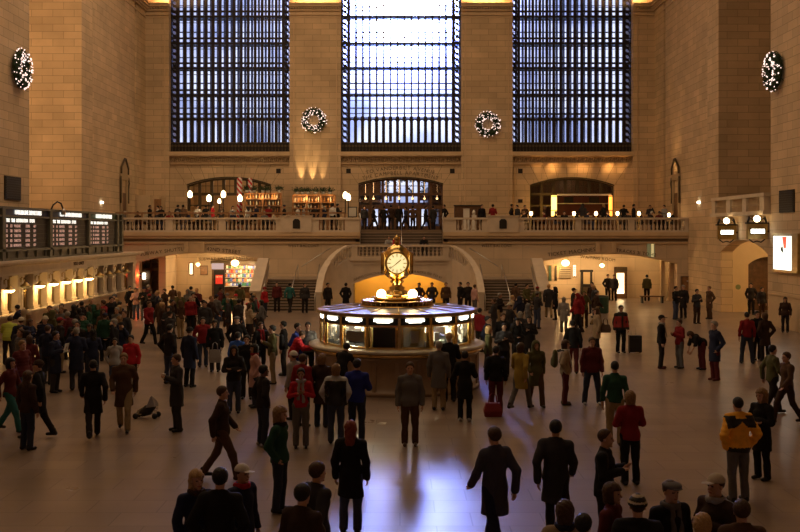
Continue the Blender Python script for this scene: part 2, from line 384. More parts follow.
# ---- the three great windows (two glazed layers with catwalks between)
def great_window(n, a, b):
    x0, x1 = XX(a, YW), XX(b, YW); yf = YW+.35; z1 = 28.2
    root = empty('window_%d' % n, ((x0+x1)/2, yf, ZSILL)); root['kind'] = 'structure'
    def build(mb, name, m): 
        o = mb.build(name, m, root); o.matrix_parent_inverse = Matrix.Translation(root.location).inverted(); return o
    st = .55; pairs = [ZZ(y, YW) for y in (13, 40, 65, 92, 116)]+[22.95, 24.95, 26.9]
    i0, i1 = x0+st, x1-st; nb = 15; w = (i1-i0)/nb; zb = ZZ(142, YW)
    fr = MB()
    for xx in (x0, x1): fr.box(xx-.02, xx+(.08 if xx == x0 else -.08), yf-.1, yf+.1, ZSILL, z1)
    for k in range(nb+1):
        x = i0+k*w; big = k in (0, nb); hw = .1 if big else (.05 if n == 2 else .1)
        fr.box(x-hw, x+hw, yf-.09, yf+.09, ZSILL, z1)
    for z in pairs:
        hb = .04 if n == 2 else .12; fr.box(x0, x1, yf-.1, yf+.1, z+.25-hb, z+.25); fr.box(x0, x1, yf-.1, yf+.1, z-.25, z-.25+hb)
        for k in range(nb+1): fr.box(i0+(k)*w-hb*.8, i0+k*w+hb*.8, yf-.14, yf-.05, z-.14, z+.14)
    zz = sorted(pairs)
    for za, zb2 in zip(zz, zz[1:]):
        for q in (.33, .67): z = za+(zb2-za)*q; fr.box(i0, i1, yf-.03, yf+.03, z-.02, z+.02)
    for k in range(nb):                   # round-headed lowest lights
        xa, xb = i0+k*w+.05, i0+(k+1)*w-.05; fr.box(xa, xa+.07, yf-.05, yf+.05, zb, zz[0]); fr.box(xb-.07, xb, yf-.05, yf+.05, zb, zz[0])
        cv = arc(xa+.07, xb-.07, zz[0]-.42, zz[0]-.25, 5)
        for (p, q), (r_, s_) in zip(cv, cv[1:]): fr.prism([(p, q), (r_, s_), (r_, zz[0]-.2), (p, zz[0]-.2)], yf-.04, yf+.04)
    build(fr, 'window_frame', 'bronze')
    gr = MB()                             # ornamental side strips
    for xa in (x0+.05, x1-st+.05):
        z = ZSILL; q = .45
        while z < z1-.5:
            for s in (-1, 1):
                gr.obox((xa+.22, yf, z+q/2), (.22*s, 0, q/2), (0, .03, 0), (.035, 0, .035))
            gr.lathe([(.05, -.02), (.13, -.02), (.13, .02), (.05, .02)], (xa+.22, yf, z+q/2), 6)
            gr.obox((xa+.22, yf, z+q/2), (.1, 0, 0), (0, .05, 0), (0, 0, .1)); z += q
        gr.box(xa+.06, xa+.1, yf-.05, yf+.05, ZSILL, z1); gr.box(xa+.34, xa+.38, yf-.05, yf+.05, ZSILL, z1)
    build(gr, 'side_grille', 'bronze')
    pn = MB(); pn.box(x0, x1, yf-.12, yf+.12, ZSILL, zb)      # ornate bottom panel
    pn.m = 1; n2 = 36
    for k in range(n2):
        cx = x0+(k+.5)*(x1-x0)/n2; cz = (ZSILL+zb)/2
        pn.obox((cx, yf-.13, cz+.1), (.06, 0, .06), (0, .02, 0), (-.06, 0, .06)); pn.box(cx-.02, cx+.02, yf-.15, yf-.12, ZSILL+.06, cz-.08)
    pn.box(x0, x1, yf-.16, yf-.12, zb-.06, zb); pn.box(x0, x1, yf-.16, yf-.12, ZSILL, ZSILL+.05)
    build(pn, 'bronze_panel', ['bronze', 'bronze_l'])
    ou = MB(); yo = yf+1.95
    for k in range(nb*1+1):
        x = i0+k*w; ou.box(x-(.035 if n == 2 else .09), x+(.035 if n == 2 else .09), yo-.05, yo+.05, ZSILL, z1)
    for z in pairs: ou.box(x0, x1, yo-.03, yo+.03, z-(.05 if n == 2 else .1), z+.0)
    for za, zb2 in zip(zz, zz[1:]):
        z = (za+zb2)/2; ou.box(x0, x1, yo-.03, yo+.03, z-.025, z+.025)
    build(ou, 'outer_frame', 'bronze')
    cw = MB()
    for z in pairs: cw.box(x0, x1, yf+.45, yo-.1, z-.02, z)
    build(cw, 'catwalk', 'catwalk')
    g = MB(); g.add([(x0, yf+.02, zb), (x1, yf+.02, zb), (x1, yf+.02, z1), (x0, yf+.02, z1)], [(0, 1, 2, 3)]); build(g, 'pane', 'pane')
for i, (a, b) in enumerate(WIN): great_window(i+1, a, b)

# ---- doors and lunettes at balcony level
def lunette(n, c, d, s_, t_, doors):
    y = YW+.35; x0, x1 = XX(c, YW), XX(d, YW); cv = arc(x0, x1, ZZ(s_, YW), ZZ(t_, YW), 28)
    root = empty('window_%d' % n, ((x0+x1)/2, y, ZD)); root['kind'] = 'structure'
    def build(mb, name, m):
        o = mb.build(name, m, root); o.matrix_parent_inverse = Matrix.Translation(root.location).inverted(); return o
    def top(x):
        for (xa, za), (xb, zb) in zip(cv, cv[1:]):
            if xa <= x <= xb: return za+(zb-za)*(x-xa)/(xb-xa)
        return cv[0][1]
    fr = MB(); nb = 7; w = (x1-x0)/nb; z3, z2 = ZZ(194, YW), ZZ(205, YW)
    for k in range(nb+1):
        x = x0+k*w; zt = top(min(max(x, x0+.01), x1-.01)); h = .11
        fr.box(max(x-h, x0), min(x+h, x1), y-.08, y+.08, ZD if (doors or k < 3 or k == nb) else z3, zt)
    for (xa, za), (xb, zb) in zip(cv, cv[1:]): fr.prism([(xa, za-.12), (xb, zb-.12), (xb, zb+.02), (xa, za+.02)], y-.1, y+.1)
    fr.box(x0, x1, y-.12, y+.12, z3-.1, z3+.1)
    for k in range(nb):
        xm = x0+(k+.5)*w; fr.box(xm-.02, xm+.02, y-.03, y+.03, z3, top(xm)); zz_ = z3+.62
        if zz_ < top(xm)-.1: fr.box(x0+k*w, x0+(k+1)*w, y-.03, y+.03, zz_-.02, zz_+.02)
    if doors:
        fr.box(x0, x1, y-.12, y+.12, z2-.3, z2+.02)
        for k in range(nb):
            xa, xb = x0+k*w+.11, x0+(k+1)*w-.11
            fr.box(xa, xa+.1, y-.05, y+.05, ZD, z2-.3); fr.box(xb-.1, xb, y-.05, y+.05, ZD, z2-.3); fr.box(xa, xb, y-.05, y+.05, ZD, ZD+.3)
            fr.box(xa, xb, y-.05, y+.05, ZD+1.0, ZD+1.06)
    else:
        fr.box(x0, x0+2*w, y-.1, y+.1, z2-.1, z2+.02)
    build(fr, 'window_frame', 'wood' if doors else 'bronze_l')
    pts = [(x0, ZD)]+[(p, q) for p, q in cv]+[(x1, ZD)] if doors else [(x0, z3)]+[(p, q) for p, q in cv]+[(x1, z3)]
    g = MB(); g.add([(p, y, q) for p, q in pts], [tuple(range(len(pts)))]); build(g, 'pane', 'clear')
for i, a in enumerate(ARCH): lunette(4+i, *a, doors=(i == 1))
# rooms behind the arches
for i, (c, d, s_, t_) in enumerate(ARCH):
    x0, x1 = XX(c, YW)-.9, XX(d, YW)+.9
    m = MB(); m.box(x0-.2, x1+.2, YW+.8, YW+7, ZD-.3, ZD); m.box(x0-.2, x1+.2, YW+.8, YW+7, 9.4, 9.6)
    m.box(x0-.2, x0, YW+.8, YW+7, ZD, 9.4); m.box(x1, x1+.2, YW+.8, YW+7, ZD, 9.4)
    if i != 1: m.box(x0, x1, YW+6.8, YW+7, ZD, 9.4)
    struct('restaurant_alcove' if i != 1 else 'vestibule', m, ['cream', 'stone_plain', 'wood'][i])
m = MB(); Yv = 81.5; z_ = lambda y: ZZ(y, Yv); x_ = lambda x: XX(x, Yv)
m.box(-4.6, 4.6, Yv, Yv+.2, z_(196.5), z_(194.5)); m.box(-4.6, 4.6, Yv, Yv+.2, z_(207.5), z_(202.5)); m.box(-4.6, 4.6, Yv, Yv+.2, z_(178.5), 9.4)
m.box(-4.6, x_(381), Yv, Yv+.2, z_(207), 9.4); m.box(x_(428), 4.6, Yv, Yv+.2, z_(207), 9.4)
for xa, xb in ((364, 366.5), (369, 372.5), (378, 382.5), (389, 393.5), (405.5, 408.5), (416, 420), (428, 433), (438.5, 442)): m.box(x_(xa), x_(xb), Yv, Yv+.2, ZD, z_(207))
for xc in (387, 399.5, 411, 422): m.box(x_(xc-.8+(xc > 410)*2), x_(xc+.8+(xc > 410)*2), Yv, Yv+.2, z_(207), z_(178))
for xa, xb in ((360, 382), (389, 392), (418, 442)): m.box(x_(xa), x_(xb), Yv, Yv+.2, z_(199.5+(xa % 3)), z_(196))
struct('vestibule_screen', m, 'wood')
m = MB(); rg = random.Random(4)
for i in range(700):
    xx = rg.uniform(380, 428); yy = rg.choice([rg.gauss(180, 1.2), rg.gauss(192.5, 1.4), rg.gauss(187, 3.5)]) if abs((xx-386) % 12-6) > 3.4 else rg.gauss(179.5, 1.2)
    c = P(xx, min(max(yy, 178), 195), Yv-.15); d = Vector((rg.uniform(-1, 1), rg.uniform(-.3, .3), rg.uniform(-1, 1))).normalized()*.13; s_ = d.orthogonal().normalized()*.06; m.add([c-s_, c+s_, c+d], [(0, 1, 2)])
o_ = m.build('evergreen_garland', 'leaf'); tagp(o_, 'dark evergreen garland hanging across the upper panes of the centre entrance', 'garland')
for xx in (365.5, 373.5, 386, 399, 412.5, 424.5, 437): 
    k = MB(); c = P(xx, 198.6, 79.5); k.sphere(tuple(c), .09, 10); k.tube([(c.x, c.y, c.z+.08), (c.x, c.y, 9.4)], .012, 5); tagp(k.build('vestibule_lamp', mat('vestibule_bulb', (1, .7, .4), .4, emit=(1, .55, .22), es=3)), 'small warm lamp hanging inside the centre entrance behind the middle row of panes', 'lamp', 'small lamps inside the centre entrance')
point('alcove_light', (XX(229, YW), YW+3.5, 8.6), 60, (1, .6, .3), .3)
point('alcove_light', (XX(372, YW), YW+3.5, 7.0), 40, (1, .6, .3), .3)
point('alcove_light', (XX(585, YW), YW+4.5, 8.8), 34, (1, .55, .25), .3)

# ---- balcony deck, its front wall with the two arcades
dk = MB(); SX0, SX1 = XX(360, YB), XX(443, YB)
dk.box(-19.4, SX0, YB, YW+.8, 4.0, ZD); dk.box(SX1, 19.4, YB, YW+.8, 4.0, ZD); dk.box(SX0, SX1, 67.5, YW+.8, 4.0, ZD)
struct('balcony_deck', dk, 'floor_up')
fw = MB()
AL = arc(XX(139, YB), XX(268, YB), ZZ(262, YB), ZZ(253, YB)); AR = arc(XX(534, YB), XX(677, YB), ZZ(264, YB), ZZ(254, YB))
arch_wall(fw, -19.4, AL[-1][0], 0, 4.0, AL, YB, YB+.8); arch_wall(fw, AR[0][0], 19.4, 0, 4.0, AR, YB, YB+.8)
fw.box(AL[-1][0], SX0, YB, YB+.8, 0, 4.0); fw.box(SX1, AR[0][0], YB, YB+.8, 0, 4.0); fw.box(SX0, SX1, 67.4, 68, 0, 4.0)
fw.box(SX0-.3, SX0, YB, 67.6, 0, ZD); fw.box(SX1, SX1+.3, YB, 67.6, 0, ZD)
wb = struct('balcony_wall', fw, 'stone_big')
mo = MB()
for xa, xb in ((-19.4, SX0), (SX1, 19.4)):
    mo.box(xa, xb, YB-.3, YB, 4.38, 4.62); mo.box(xa, xb, YB-.2, YB, 4.2, 4.38); mo.box(xa, xb, YB-.1, YB, 3.86, 3.96)
for cv in (AL, AR):
    xm = XX(195 if cv is AL else 605.5, YB)
    for q in (-.53, .53): mo.box(xm+q-.14, xm+q+.14, YB-.22, YB, cv[10][1]+.05, 4.0)
    mo.box(xm-.4, xm+.4, YB-.08, YB, cv[10][1]+.02, 4.0)
    for (xa, za), (xb, zb) in zip(cv, cv[1:]): mo.prism([(xa, za), (xb, zb), (xb, zb+.07), (xa, za+.07)], YB-.05, YB)
struct('trim_4', mo, 'stone_plain', wb)
ins = MB()
def arch_text(mb, s, p0, p1, size=None, Y=YB-.02, gap=.14):   # along a straight chord tilted in the wall
    a, b = P(*p0, Y), P(*p1, Y); r = (b-a).normalized(); up = Vector((-r.z, 0, r.x)); c = (a+b)/2
    put_text(mb, s, lambda u: (c+r*u, r, up), fit_size(s, (b-a).length, gap), gap=gap)
arch_text(ins, 'SUBWAY SHUTTLE', (140.5, 256), (186, 250)); arch_text(ins, '42ND STREET', (206.5, 250.5), (240.5, 254))
arch_text(ins, 'WEST BALCONY', (288, 247), (319, 247)); arch_text(ins, 'WEST BALCONY', (481.5, 247), (512, 247))
arch_text(ins, 'TICKET MACHINES', (548, 256.5), (595.5, 251)); arch_text(ins, 'TRACKS 31 TO 42', (616, 251.6), (656, 256.6))
ins.build('inscription', 'letter', wb)
# arcade back wall and soffit
ab = MB(); ab.box(-19.4, 19.4, YA, YA+.6, 0, 4.0)
ab.box(XX(163, 68), XX(170, 68), 66.8, YA, 0, 4.0); ab.box(XX(268, 68), XX(278, 68), 66.8, YA, 0, 4); ab.box(XX(520, 68), XX(533, 68), 66.8, YA, 0, 4)
wa = struct('arcade_wall', ab, 'stone_big')
ins = MB(); arch_text(ins, 'SUBWAY SHUTTLE PASSAGE', (199, 260.5), (253, 258.8), Y=YA-.02); arch_text(ins, 'WAITING ROOM', (580, 258), (615, 261.5), Y=YA-.02)
ins.build('inscription', 'letter', wa)

# ---- side walls (mirror images), each with a deep bay and a passage arch
for s, nm in ((-1, 'wall_south'), (1, 'wall_north')):
    m = MB(); B = lambda x0, x1, *a: m.box(s*x0, s*x1, *a)
    B(18.5, 19.5, -4, 49.9, 0, 30)                       # near wall
    B(18.6, 26, 58.4, 60.5, 5.3, 30); B(18.6, 26, 59.2, 60.5, 0, 5.3)
    B(19.25, 20, 60.5, 61.2, 0, 30); B(19.0, 20, 61.2, 71.6, 0, 30); B(19.25, 20, 71.6, 72.1, 0, 30); B(19.0, 20, 72.1, 75, 0, 30)
    B(25, 26, 45, 60, 0, 30)                             # back of the bay
    B(19.5, 26, 49.1, 49.9, 0, 30)
    B(18.5, 26, 49.9, 58.4, 5.3, 5.6)                    # floor of the bay
    cv = arc(50.3, 57.7, 3.5, 4.2, 16)                   # passage arch in the plane x = 18.5
    B(18.5, 19.2, 49.9, 50.3, 0, 5.3); B(18.5, 19.2, 57.7, 59.2, 0, 5.3)
    for (ya, za), (yb, zb) in zip(cv, cv[1:]):
        m.prismx([(ya, za), (yb, zb), (yb, 5.3), (ya, 5.3)], s*18.5, s*19.2)
    struct(nm, m, 'stone')
    p = MB(); 
    cv = arc(20.2, 22.6, 2.75, 3.2, 12)
    if s > 0: arch_wall(p, 19.2, 25, 0, 4.6, cv, 58.0, 58.2); p.m = 1; p.box(19.2, 25, 59.1, 59.2, 0, 4.6); p.m = 0
    B2 = lambda x0, x1, *a: p.box(s*x0, s*x1, *a)
    B2(19.2, 25, 49.9, 58.2, 4.6, 4.8); B2(19.2, 25, 49.92, 50.1, 0, 4.6)
    struct('passage_lining', p, ['cream', 'wood'])
    point('passage_light', (s*21.5, 54, 4.2), 240, (1, .62, .25), .2)
    q = MB(); B3 = lambda x0, x1, *a: q.box(s*x0, s*x1, *a)   # cornice along the side wall
    for y0, y1, xf in ((-4, 49.9, 18.5), (58.4, 60.5, 18.6), (60.5, 75, 19.0)):
        for z0, z1, pr in ((20.62, 20.72, .05), (21.12, 21.24, .14), (21.42, 21.58, .34), (21.58, 21.66, .42)): B3(xf-pr, xf, y0, y1-.35, z0, z1)
        if y0 > 0:
            y = y0
            while y < y1-.3: B3(xf-.25, xf, y, y+.1, 21.26, 21.4); y += .2
    B3(18.5, 18.4, -4, 49.9, 0, 1.6) if s > 0 else None
    B3(18.35, 18.5, -4, 49.9, 1.55, 1.7) if s > 0 else None
    struct('trim_%d' % (6 if s > 0 else 5), q, 'stone_plain')
# parapet over the passage: the balustraded ledge on the right
for s, g in ((1, 'north'),):
    t = empty('gallery_parapet', (s*18.4, 54, 5.5), 'stone parapet with pierced panels above the %s' % ('arched passage on the right' if s > 0 else 'ticket office, mostly hidden by the departure board'), 'parapet')
    def bld(mb, name, m): o = mb.build(name, m, t); o.matrix_parent_inverse = Matrix.Translation(t.location).inverted(); return o
    k = MB(); k.box(s*18.15, s*18.5, 49.9, 58.4, 6.42, 6.6); bld(k, 'coping', 'stone_cool')
    k = MB(); k.box(s*18.1, s*18.5, 49.9, 58.4, 5.5, 5.7); bld(k, 'base', 'stone_cool')
    for y in (50.0, 52.6, 55.2, 57.8): k = MB(); k.box(s*18.2, s*18.5, y, y+.6, 5.7, 6.42); bld(k, 'pier', 'stone_cool')
    for y in (50.6, 53.2, 55.8):
        k = MB()
        for i in range(9): k.box(s*18.3, s*18.4, y+.05+i*.22, y+.13+i*.22, 5.62, 6.42)
        k.box(s*18.3, s*18.4, y, y+2, 5.98, 6.06); bld(k, 'pierced_panel', 'stone_plain')

# ---- balustrades
BAL = [(.055, 0), (.055, .04), (.03, .06), (.04, .1), (.065, .2), (.06, .27), (.035, .4), (.028, .52), (.04, .6), (.03, .63), (.055, .66), (.055, .7)]
bal_mesh = MB().lathe(BAL, n=8).mesh('baluster', [M['stone_cool']])
def baluster(root, x, y, z, h=.7):
    o = bpy.data.objects.new('baluster', bal_mesh); COL.objects.link(o); o.parent = root
    o.location = Vector((x, y, z))-root.location; o.scale = (1.15, 1.15, h/.7); return o
ZR0, ZR1, ZB0 = ZZ(219.6, YB), ZZ(217.6, YB), ZZ(230.3, YB)
def balc(name, x0, x1, groups, label):
    t = empty(name, (x0, YB-.1, ZD), label, 'balustrade')
    def bld(mb, nm, m='stone_cool'): o = mb.build(nm, m, t); o.matrix_parent_inverse = Matrix.Translation(t.location).inverted(); return o
    k = MB(); k.box(x0, x1, YB-.26, YB+.12, ZR0, ZR1); bld(k, 'hand_rail')
    k = MB(); k.box(x0, x1, YB-.24, YB+.1, 4.62, ZB0); bld(k, 'plinth')
    last = x0
    for a, b in groups:
        xa, xb = XX(a, YB), XX(b, YB)
        k = MB(); k.box(last, xa, YB-.2, YB+.08, ZB0, ZR0); bld(k, 'pedestal'); last = xb
        n = max(2, round((b-a)/4.05))
        for i in range(n): baluster(t, xa+(i+.5)*(xb-xa)/n, YB-.07, ZB0, ZR0-ZB0)
    k = MB(); k.box(last, x1, YB-.2, YB+.08, ZB0, ZR0); bld(k, 'pedestal')
    return t, bld
tl, bl = balc('balustrade', -18.98, SX0, [(100, 119), (124, 166), (173, 219), (226, 276), (319, 345)], 'stone balcony balustrade left of the central steps')
tr_, br = balc('balustrade', SX1, 18.98, [(456, 482), (524, 575), (581, 628), (634, 684)], 'stone balcony balustrade right of the central steps')
for bb, a, b, cx in ((bl, 281, 312, 297), (br, 487, 518, 502.5)):
    k = MB(); k.box(XX(a, YB), XX(b, YB), YB-.34, YB+.12, 4.62, ZZ(216, YB)); k.box(XX(a, YB)-.05, XX(b, YB)+.05, YB-.38, YB+.14, ZZ(216.5, YB), ZZ(215.6, YB)); bb(k, 'raised_block')
    k = MB(); c = P(cx, 224, YB); pl = [(c.x-.24, c.z-.3), (c.x+.24, c.z-.3), (c.x+.24, c.z+.2), (c.x+.12, c.z+.33), (c.x-.12, c.z+.33), (c.x-.24, c.z+.2)]
    k.prism(pl, YB-.38, YB-.34); bb(k, 'plaque', 'bronze')['label'] = 'dark bronze plaque'
ins = MB()

# ---- the double staircase
YL = 61.8; ZL, ZM = 2.95, 1.7
st = MB()
n = 10
for i in range(n):                        # centre flight from balcony down to landing
    st.m = 0; y = 67.5-i*.3; z = ZD-(i+1)*.183
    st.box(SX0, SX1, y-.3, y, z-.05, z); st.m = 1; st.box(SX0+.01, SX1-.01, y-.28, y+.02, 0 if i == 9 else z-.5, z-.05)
st.m = 0; st.box(-2.9, 2.9, YL+.3, 64.52, ZL-.15, ZL)
for s in (-1, 1):
    for i in range(8):                    # side flights
        x = 2.9+i*.25; z = ZL-(i+1)*.156
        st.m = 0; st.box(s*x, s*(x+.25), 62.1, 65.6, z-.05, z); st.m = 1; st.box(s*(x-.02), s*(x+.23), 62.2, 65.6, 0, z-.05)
    st.m = 0; st.box(s*4.9, s*8.3, 62, 66, ZM-.08, ZM); st.m = 1; st.box(s*4.9, s*8.3, 62.05, 66, 0, ZM-.08)
    for i in range(10):                   # main flights down to the floor
        y = 62-i*.31; z = ZM-(i+1)*.1545
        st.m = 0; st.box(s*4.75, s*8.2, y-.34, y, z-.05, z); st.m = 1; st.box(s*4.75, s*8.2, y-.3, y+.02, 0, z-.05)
stairs = struct('grand_staircase', st, ['stair', 'riser'])
# recessed front wall with the dining arch
cw = MB(); CV = arc(-3.0, 3.0, 1.36, 2.05, 24)
arch_wall(cw, -3.1, 3.1, 0, ZL+.05, CV, YL, YL+.4)
struct('staircase_front_wall', cw, 'stone_cool', stairs)
mo = MB(); mo.box(-3.1, 3.1, YL-.1, YL+.02, ZL-.1, ZL+.1); mo.box(-2.9, 2.9, YL-.05, YL+.02, ZZ(264.5, YL), ZZ(263.5, YL)); struct('trim_7', mo, 'stone_cool', stairs)
ins = MB()
R_ = ((3.0**2+.69**2)/(2*.69)); 
def dine(s, pa, pb):
    a, b = P(*pa, YL-.03), P(*pb, YL-.03); r = (b-a).normalized(); up = Vector((-r.z, 0, r.x)); c = (a+b)/2
    sag = .12*(1)
    L_ = (b-a).length
    put_text(ins, s, lambda u: (c+r*u+up*(sag*(1-(2*u/L_)**2)-sag*.5), r, up), fit_size(s, L_, .14), gap=.14)
dine('DINING CONCOURSE', (354, 280), (383, 273)); dine('TRACKS 100 TO 117', (412, 272), (442, 278.5))
ins.build('inscription', 'letter', stairs)
rm = MB(); rm.box(-3.1, 3.1, 64.2, 64.35, 0, 2.78); rm.box(-3.15, -3.02, 62.2, 64.3, 0, 2.75); rm.box(3.02, 3.15, 62.2, 64.3, 0, 2.75); rm.box(-3.1, 3.1, 62.2, 64.3, 2.7, 2.78)
struct('ramp_lining', rm, 'ochre', stairs)
area('ramp_light', (0, 63.0, 2.6), (0, 0, 0), 5.4, .8, 130, (1, .62, .2))
# curved wing walls with their rail and balusters, handrails
for s, lab in ((-1, 'left'), (1, 'right')):
    t = empty('wing_wall', (s*4.5, 60.5, 0), 'curved stone stair parapet sweeping down at the %s of the dining arch' % lab, 'parapet')
    def bld(mb, nm, m='stone_cool'): o = mb.build(nm, m, t); o.matrix_parent_inverse = Matrix.Translation(t.location).inverted(); return o
    path = [(2.9, 61.95, 3.83), (3.3, 61.88, 3.80), (3.7, 61.62, 3.58), (4.05, 61.25, 3.28), (4.35, 60.8, 2.9), (4.55, 60.3, 2.5), (4.68, 59.7, 2.1), (4.74, 59.1, 1.6), (4.76, 58.4, 1.12)]
    pts = [Vector((s*x, y, z)) for x, y, z in path]
    wall = MB(); rail = MB()
    for i in range(len(pts)-1):
        a, b = pts[i], pts[i+1]; d = (b-a); d.z = 0; nn = Vector((-d.y, d.x, 0)).normalized()*.16
        da = .82 if i < 4 else .1; db = .82 if i < 3 else .1
        A = [a-nn, a+nn]; Bq = [b-nn, b+nn]
        vs = [(A[0].x, A[0].y, 0), (A[1].x, A[1].y, 0), (Bq[1].x, Bq[1].y, 0), (Bq[0].x, Bq[0].y, 0), (A[0].x, A[0].y, a.z-da), (A[1].x, A[1].y, a.z-da), (Bq[1].x, Bq[1].y, b.z-db), (Bq[0].x, Bq[0].y, b.z-db)]
        wall.add(vs, [(0,3,2,1),(4,5,6,7),(0,1,5,4),(1,2,6,5),(2,3,7,6),(3,0,4,7)])
        nn *= 1.25; vs = []
        for dz in (-.13, 0):
            for q in (a-nn, a+nn, b+nn, b-nn): vs.append((q.x, q.y, q.z+dz))
        rail.add(vs, [(0,3,2,1),(4,5,6,7),(0,1,5,4),(1,2,6,5),(2,3,7,6),(3,0,4,7)])
    bld(wall, 'wall_body'); bld(rail, 'coping')
    for i in range(8):
        f_ = (i+.5)/8*3.0; j = int(f_); u = f_-j; p = pts[j].lerp(pts[j+1], u); baluster(t, p.x, p.y, p.z-.83, .7)
    hr = MB(); hr.tube([pts[3]+Vector((s*.3, 1.5, .35)), pts[4]+Vector((s*.9, 1.5, .15)), pts[5]+Vector((s*1.5, 1.3, 0))], .03, 6); bld(hr, 'handrail', 'steel')
    hr = MB(); hr.tube([(s*4.98, 61.9, 2.6), (s*4.98, 59.2, 1.2), (s*4.98, 58.5, .92), (s*4.98, 58.45, 0.02)], .035, 6); bld(hr, 'handrail', 'steel')
    # outer parapet
    o_ = MB(); o_.prismx([(62.4, 0), (62.4, 2.9), (61.9, 2.9), (58.5, 1.1), (58.5, 0)], s*8.2, s*8.75); o_.prismx([(62.45, 2.9), (62.45, 3.0), (61.9, 3.0), (58.4, 1.2), (58.4, 1.1), (61.9, 2.9)], s*8.14, s*8.81)
    t2 = o_.build('stair_parapet', 'stone_cool'); tagp(t2, 'sloping pale stone slab at the outer edge of the %s stair flight' % lab, 'parapet')
    o_ = MB(); o_.tube([(s*8.1, 62, 2.55), (s*8.1, 58.6, .95)], .03, 6); o_.tube([(s*8.1, 58.6, .95), (s*8.1, 58.6, .02)], .03, 6); o_.build('stair_handrail', 'steel', t2)
    o_ = MB(); o_.tube([(s*6.35, 62.3, 2.6), (s*6.45, 58.7, .95), (s*6.45, 58.7, 0.02)], .028, 6); o_.tube([(s*6.35, 62.3, 2.6), (s*6.35, 62.3, 1.7)], .028, 6)
    tagp(o_.build('stair_handrail', 'steel'), 'steel handrail down the middle of the %s stair flight' % lab, 'handrail')
# landing balustrade
t = empty('landing_balustrade', (0, YL, ZL), 'straight stone balustrade on the landing above the dining arch', 'balustrade')
def bld(mb, nm, m='stone_cool'): o = mb.build(nm, m, t); o.matrix_parent_inverse = Matrix.Translation(t.location).inverted(); return o
k = MB(); k.box(-3.0, 3.0, YL-.1, YL+.3, 3.72, 3.85); bld(k, 'hand_rail')
k = MB(); k.box(-3.0, 3.0, YL-.08, YL+.28, ZL+.05, 3.13); bld(k, 'plinth')
for q in (-1, 1): k = MB(); k.box(q*3.0, q*2.62, YL-.06, YL+.24, 3.13, 3.72); bld(k, 'pedestal')
for i in range(21): baluster(t, -2.55+i*.255, YL+.1, 3.13, .59)
for xx, lab in ((SX0, 'left'), (SX1, 'right'), ((SX0+SX1)/2, 'middle')):
    o_ = MB(); 
    if lab == 'middle': o_.tube([(xx, 67.3, ZD), (xx, 67.3, ZD+1), (xx, 64.6, ZL+.95), (xx, 64.6, ZL)], .025, 6)
    else: o_.tube([(xx, 65.6, ZD+1.1), (xx+(.06 if lab == 'left' else -.06), 65.55, ZD+.5), (xx, 65.5, ZL)], .03, 6)
    tagp(o_.build('handrail', 'steel'), {'left': 'steel handrail at the left edge of the upper central steps', 'right': 'steel handrail at the right edge of the upper central steps', 'middle': 'steel handrail in the middle of the upper central steps'}[lab], 'handrail')
# ================================================================== THINGS
def pb(t):
    def f(mb, nm, m, parent=None, **kw):
        o = mb.build(nm, m, parent or t, **kw); o.matrix_parent_inverse = Matrix.Translation(t.location).inverted() if not parent else Matrix.Identity(4)
        return o
    return f
def world_parts(name, loc, label, cat, group=None):
    t = empty(name, loc, label, cat, group); return t, pb(t)

# ---- ticket office along the left wall
TX = -17.0; y0, y1 = 40.0, 64.2; sp = 1.86
t, b = world_parts('ticket_office', (-17.5, 52, 0), 'long stone ticket office with lit pilasters and grilled windows under the departure board', 'ticket office')
k = MB(); k.box(-18.5, TX-.05, y0, y1, 0, .98); b(k, 'base', 'marble_brown')
k = MB(); k.box(TX-.1, TX+.35, y0, y1, 1.0, 1.08); b(k, 'counter', 'marble_pale')
k = MB(); k.box(-18.5, TX+.05, y0, y1, 2.72, 3.2); k.box(-18.5, TX+.12, y0, y1, 2.72, 2.8); k.box(-18.5, TX+.3, y0, y1+.3, 3.2, 3.3); k.box(-18.5, TX+.45, y0, y1+.45, 3.3, 3.38)
yy = y0
while yy < y1: k.box(TX+.05, TX+.15, yy, yy+.09, 3.12, 3.19); yy += .19
b(k, 'entablature', 'stone_cool')
k = MB(); k.box(-18.49, TX-.5, y0, y1, .98, 2.72); b(k, 'booth_interior', 'wood')
k = MB(); flat_text(k, 'TICKET OFFICES', (TX+.07, 52.7, 2.9), .24, (0, 1, 0)); b(k, 'inscription', 'letter')
lampy = [42.95+1.835*i for i in range(11)]
unlit = {1, 7, 8, 9, 10}
for i, y in enumerate([41.1]+lampy+[63.95]):
    k = MB(); k.box(TX-.35, TX, y-.3, y+.36, 1.08, 2.72); k.box(TX-.35, TX+.04, y-.34, y+.4, 2.58, 2.7); k.box(TX-.35, TX+.05, y-.34, y+.4, 1.08, 1.22)
    for q in (-.17, 0, .17): k.box(TX, TX+.015, y+q-.05, y+q+.05, 1.3, 2.5)
    b(k, 'pilaster', 'stone_cool')
for i, y in enumerate([41.1]+lampy):
    ya, yb = y+.4, y+1.5
    k = MB()
    for z in (1.1, 1.9, 2.62): k.box(TX-.3, TX-.24, ya, yb, z, z+.06)
    for q in range(9): k.box(TX-.29, TX-.26, ya+.05+q*.14, ya+.075+q*.14, 1.1, 1.9)
    for q in range(4): k.box(TX-.3, TX-.24, ya+q*.4, ya+.04+q*.4, 1.1, 2.68)
    b(k, 'window_grille', 'brass_d')
LG = 'wall lamps along the ticket windows'
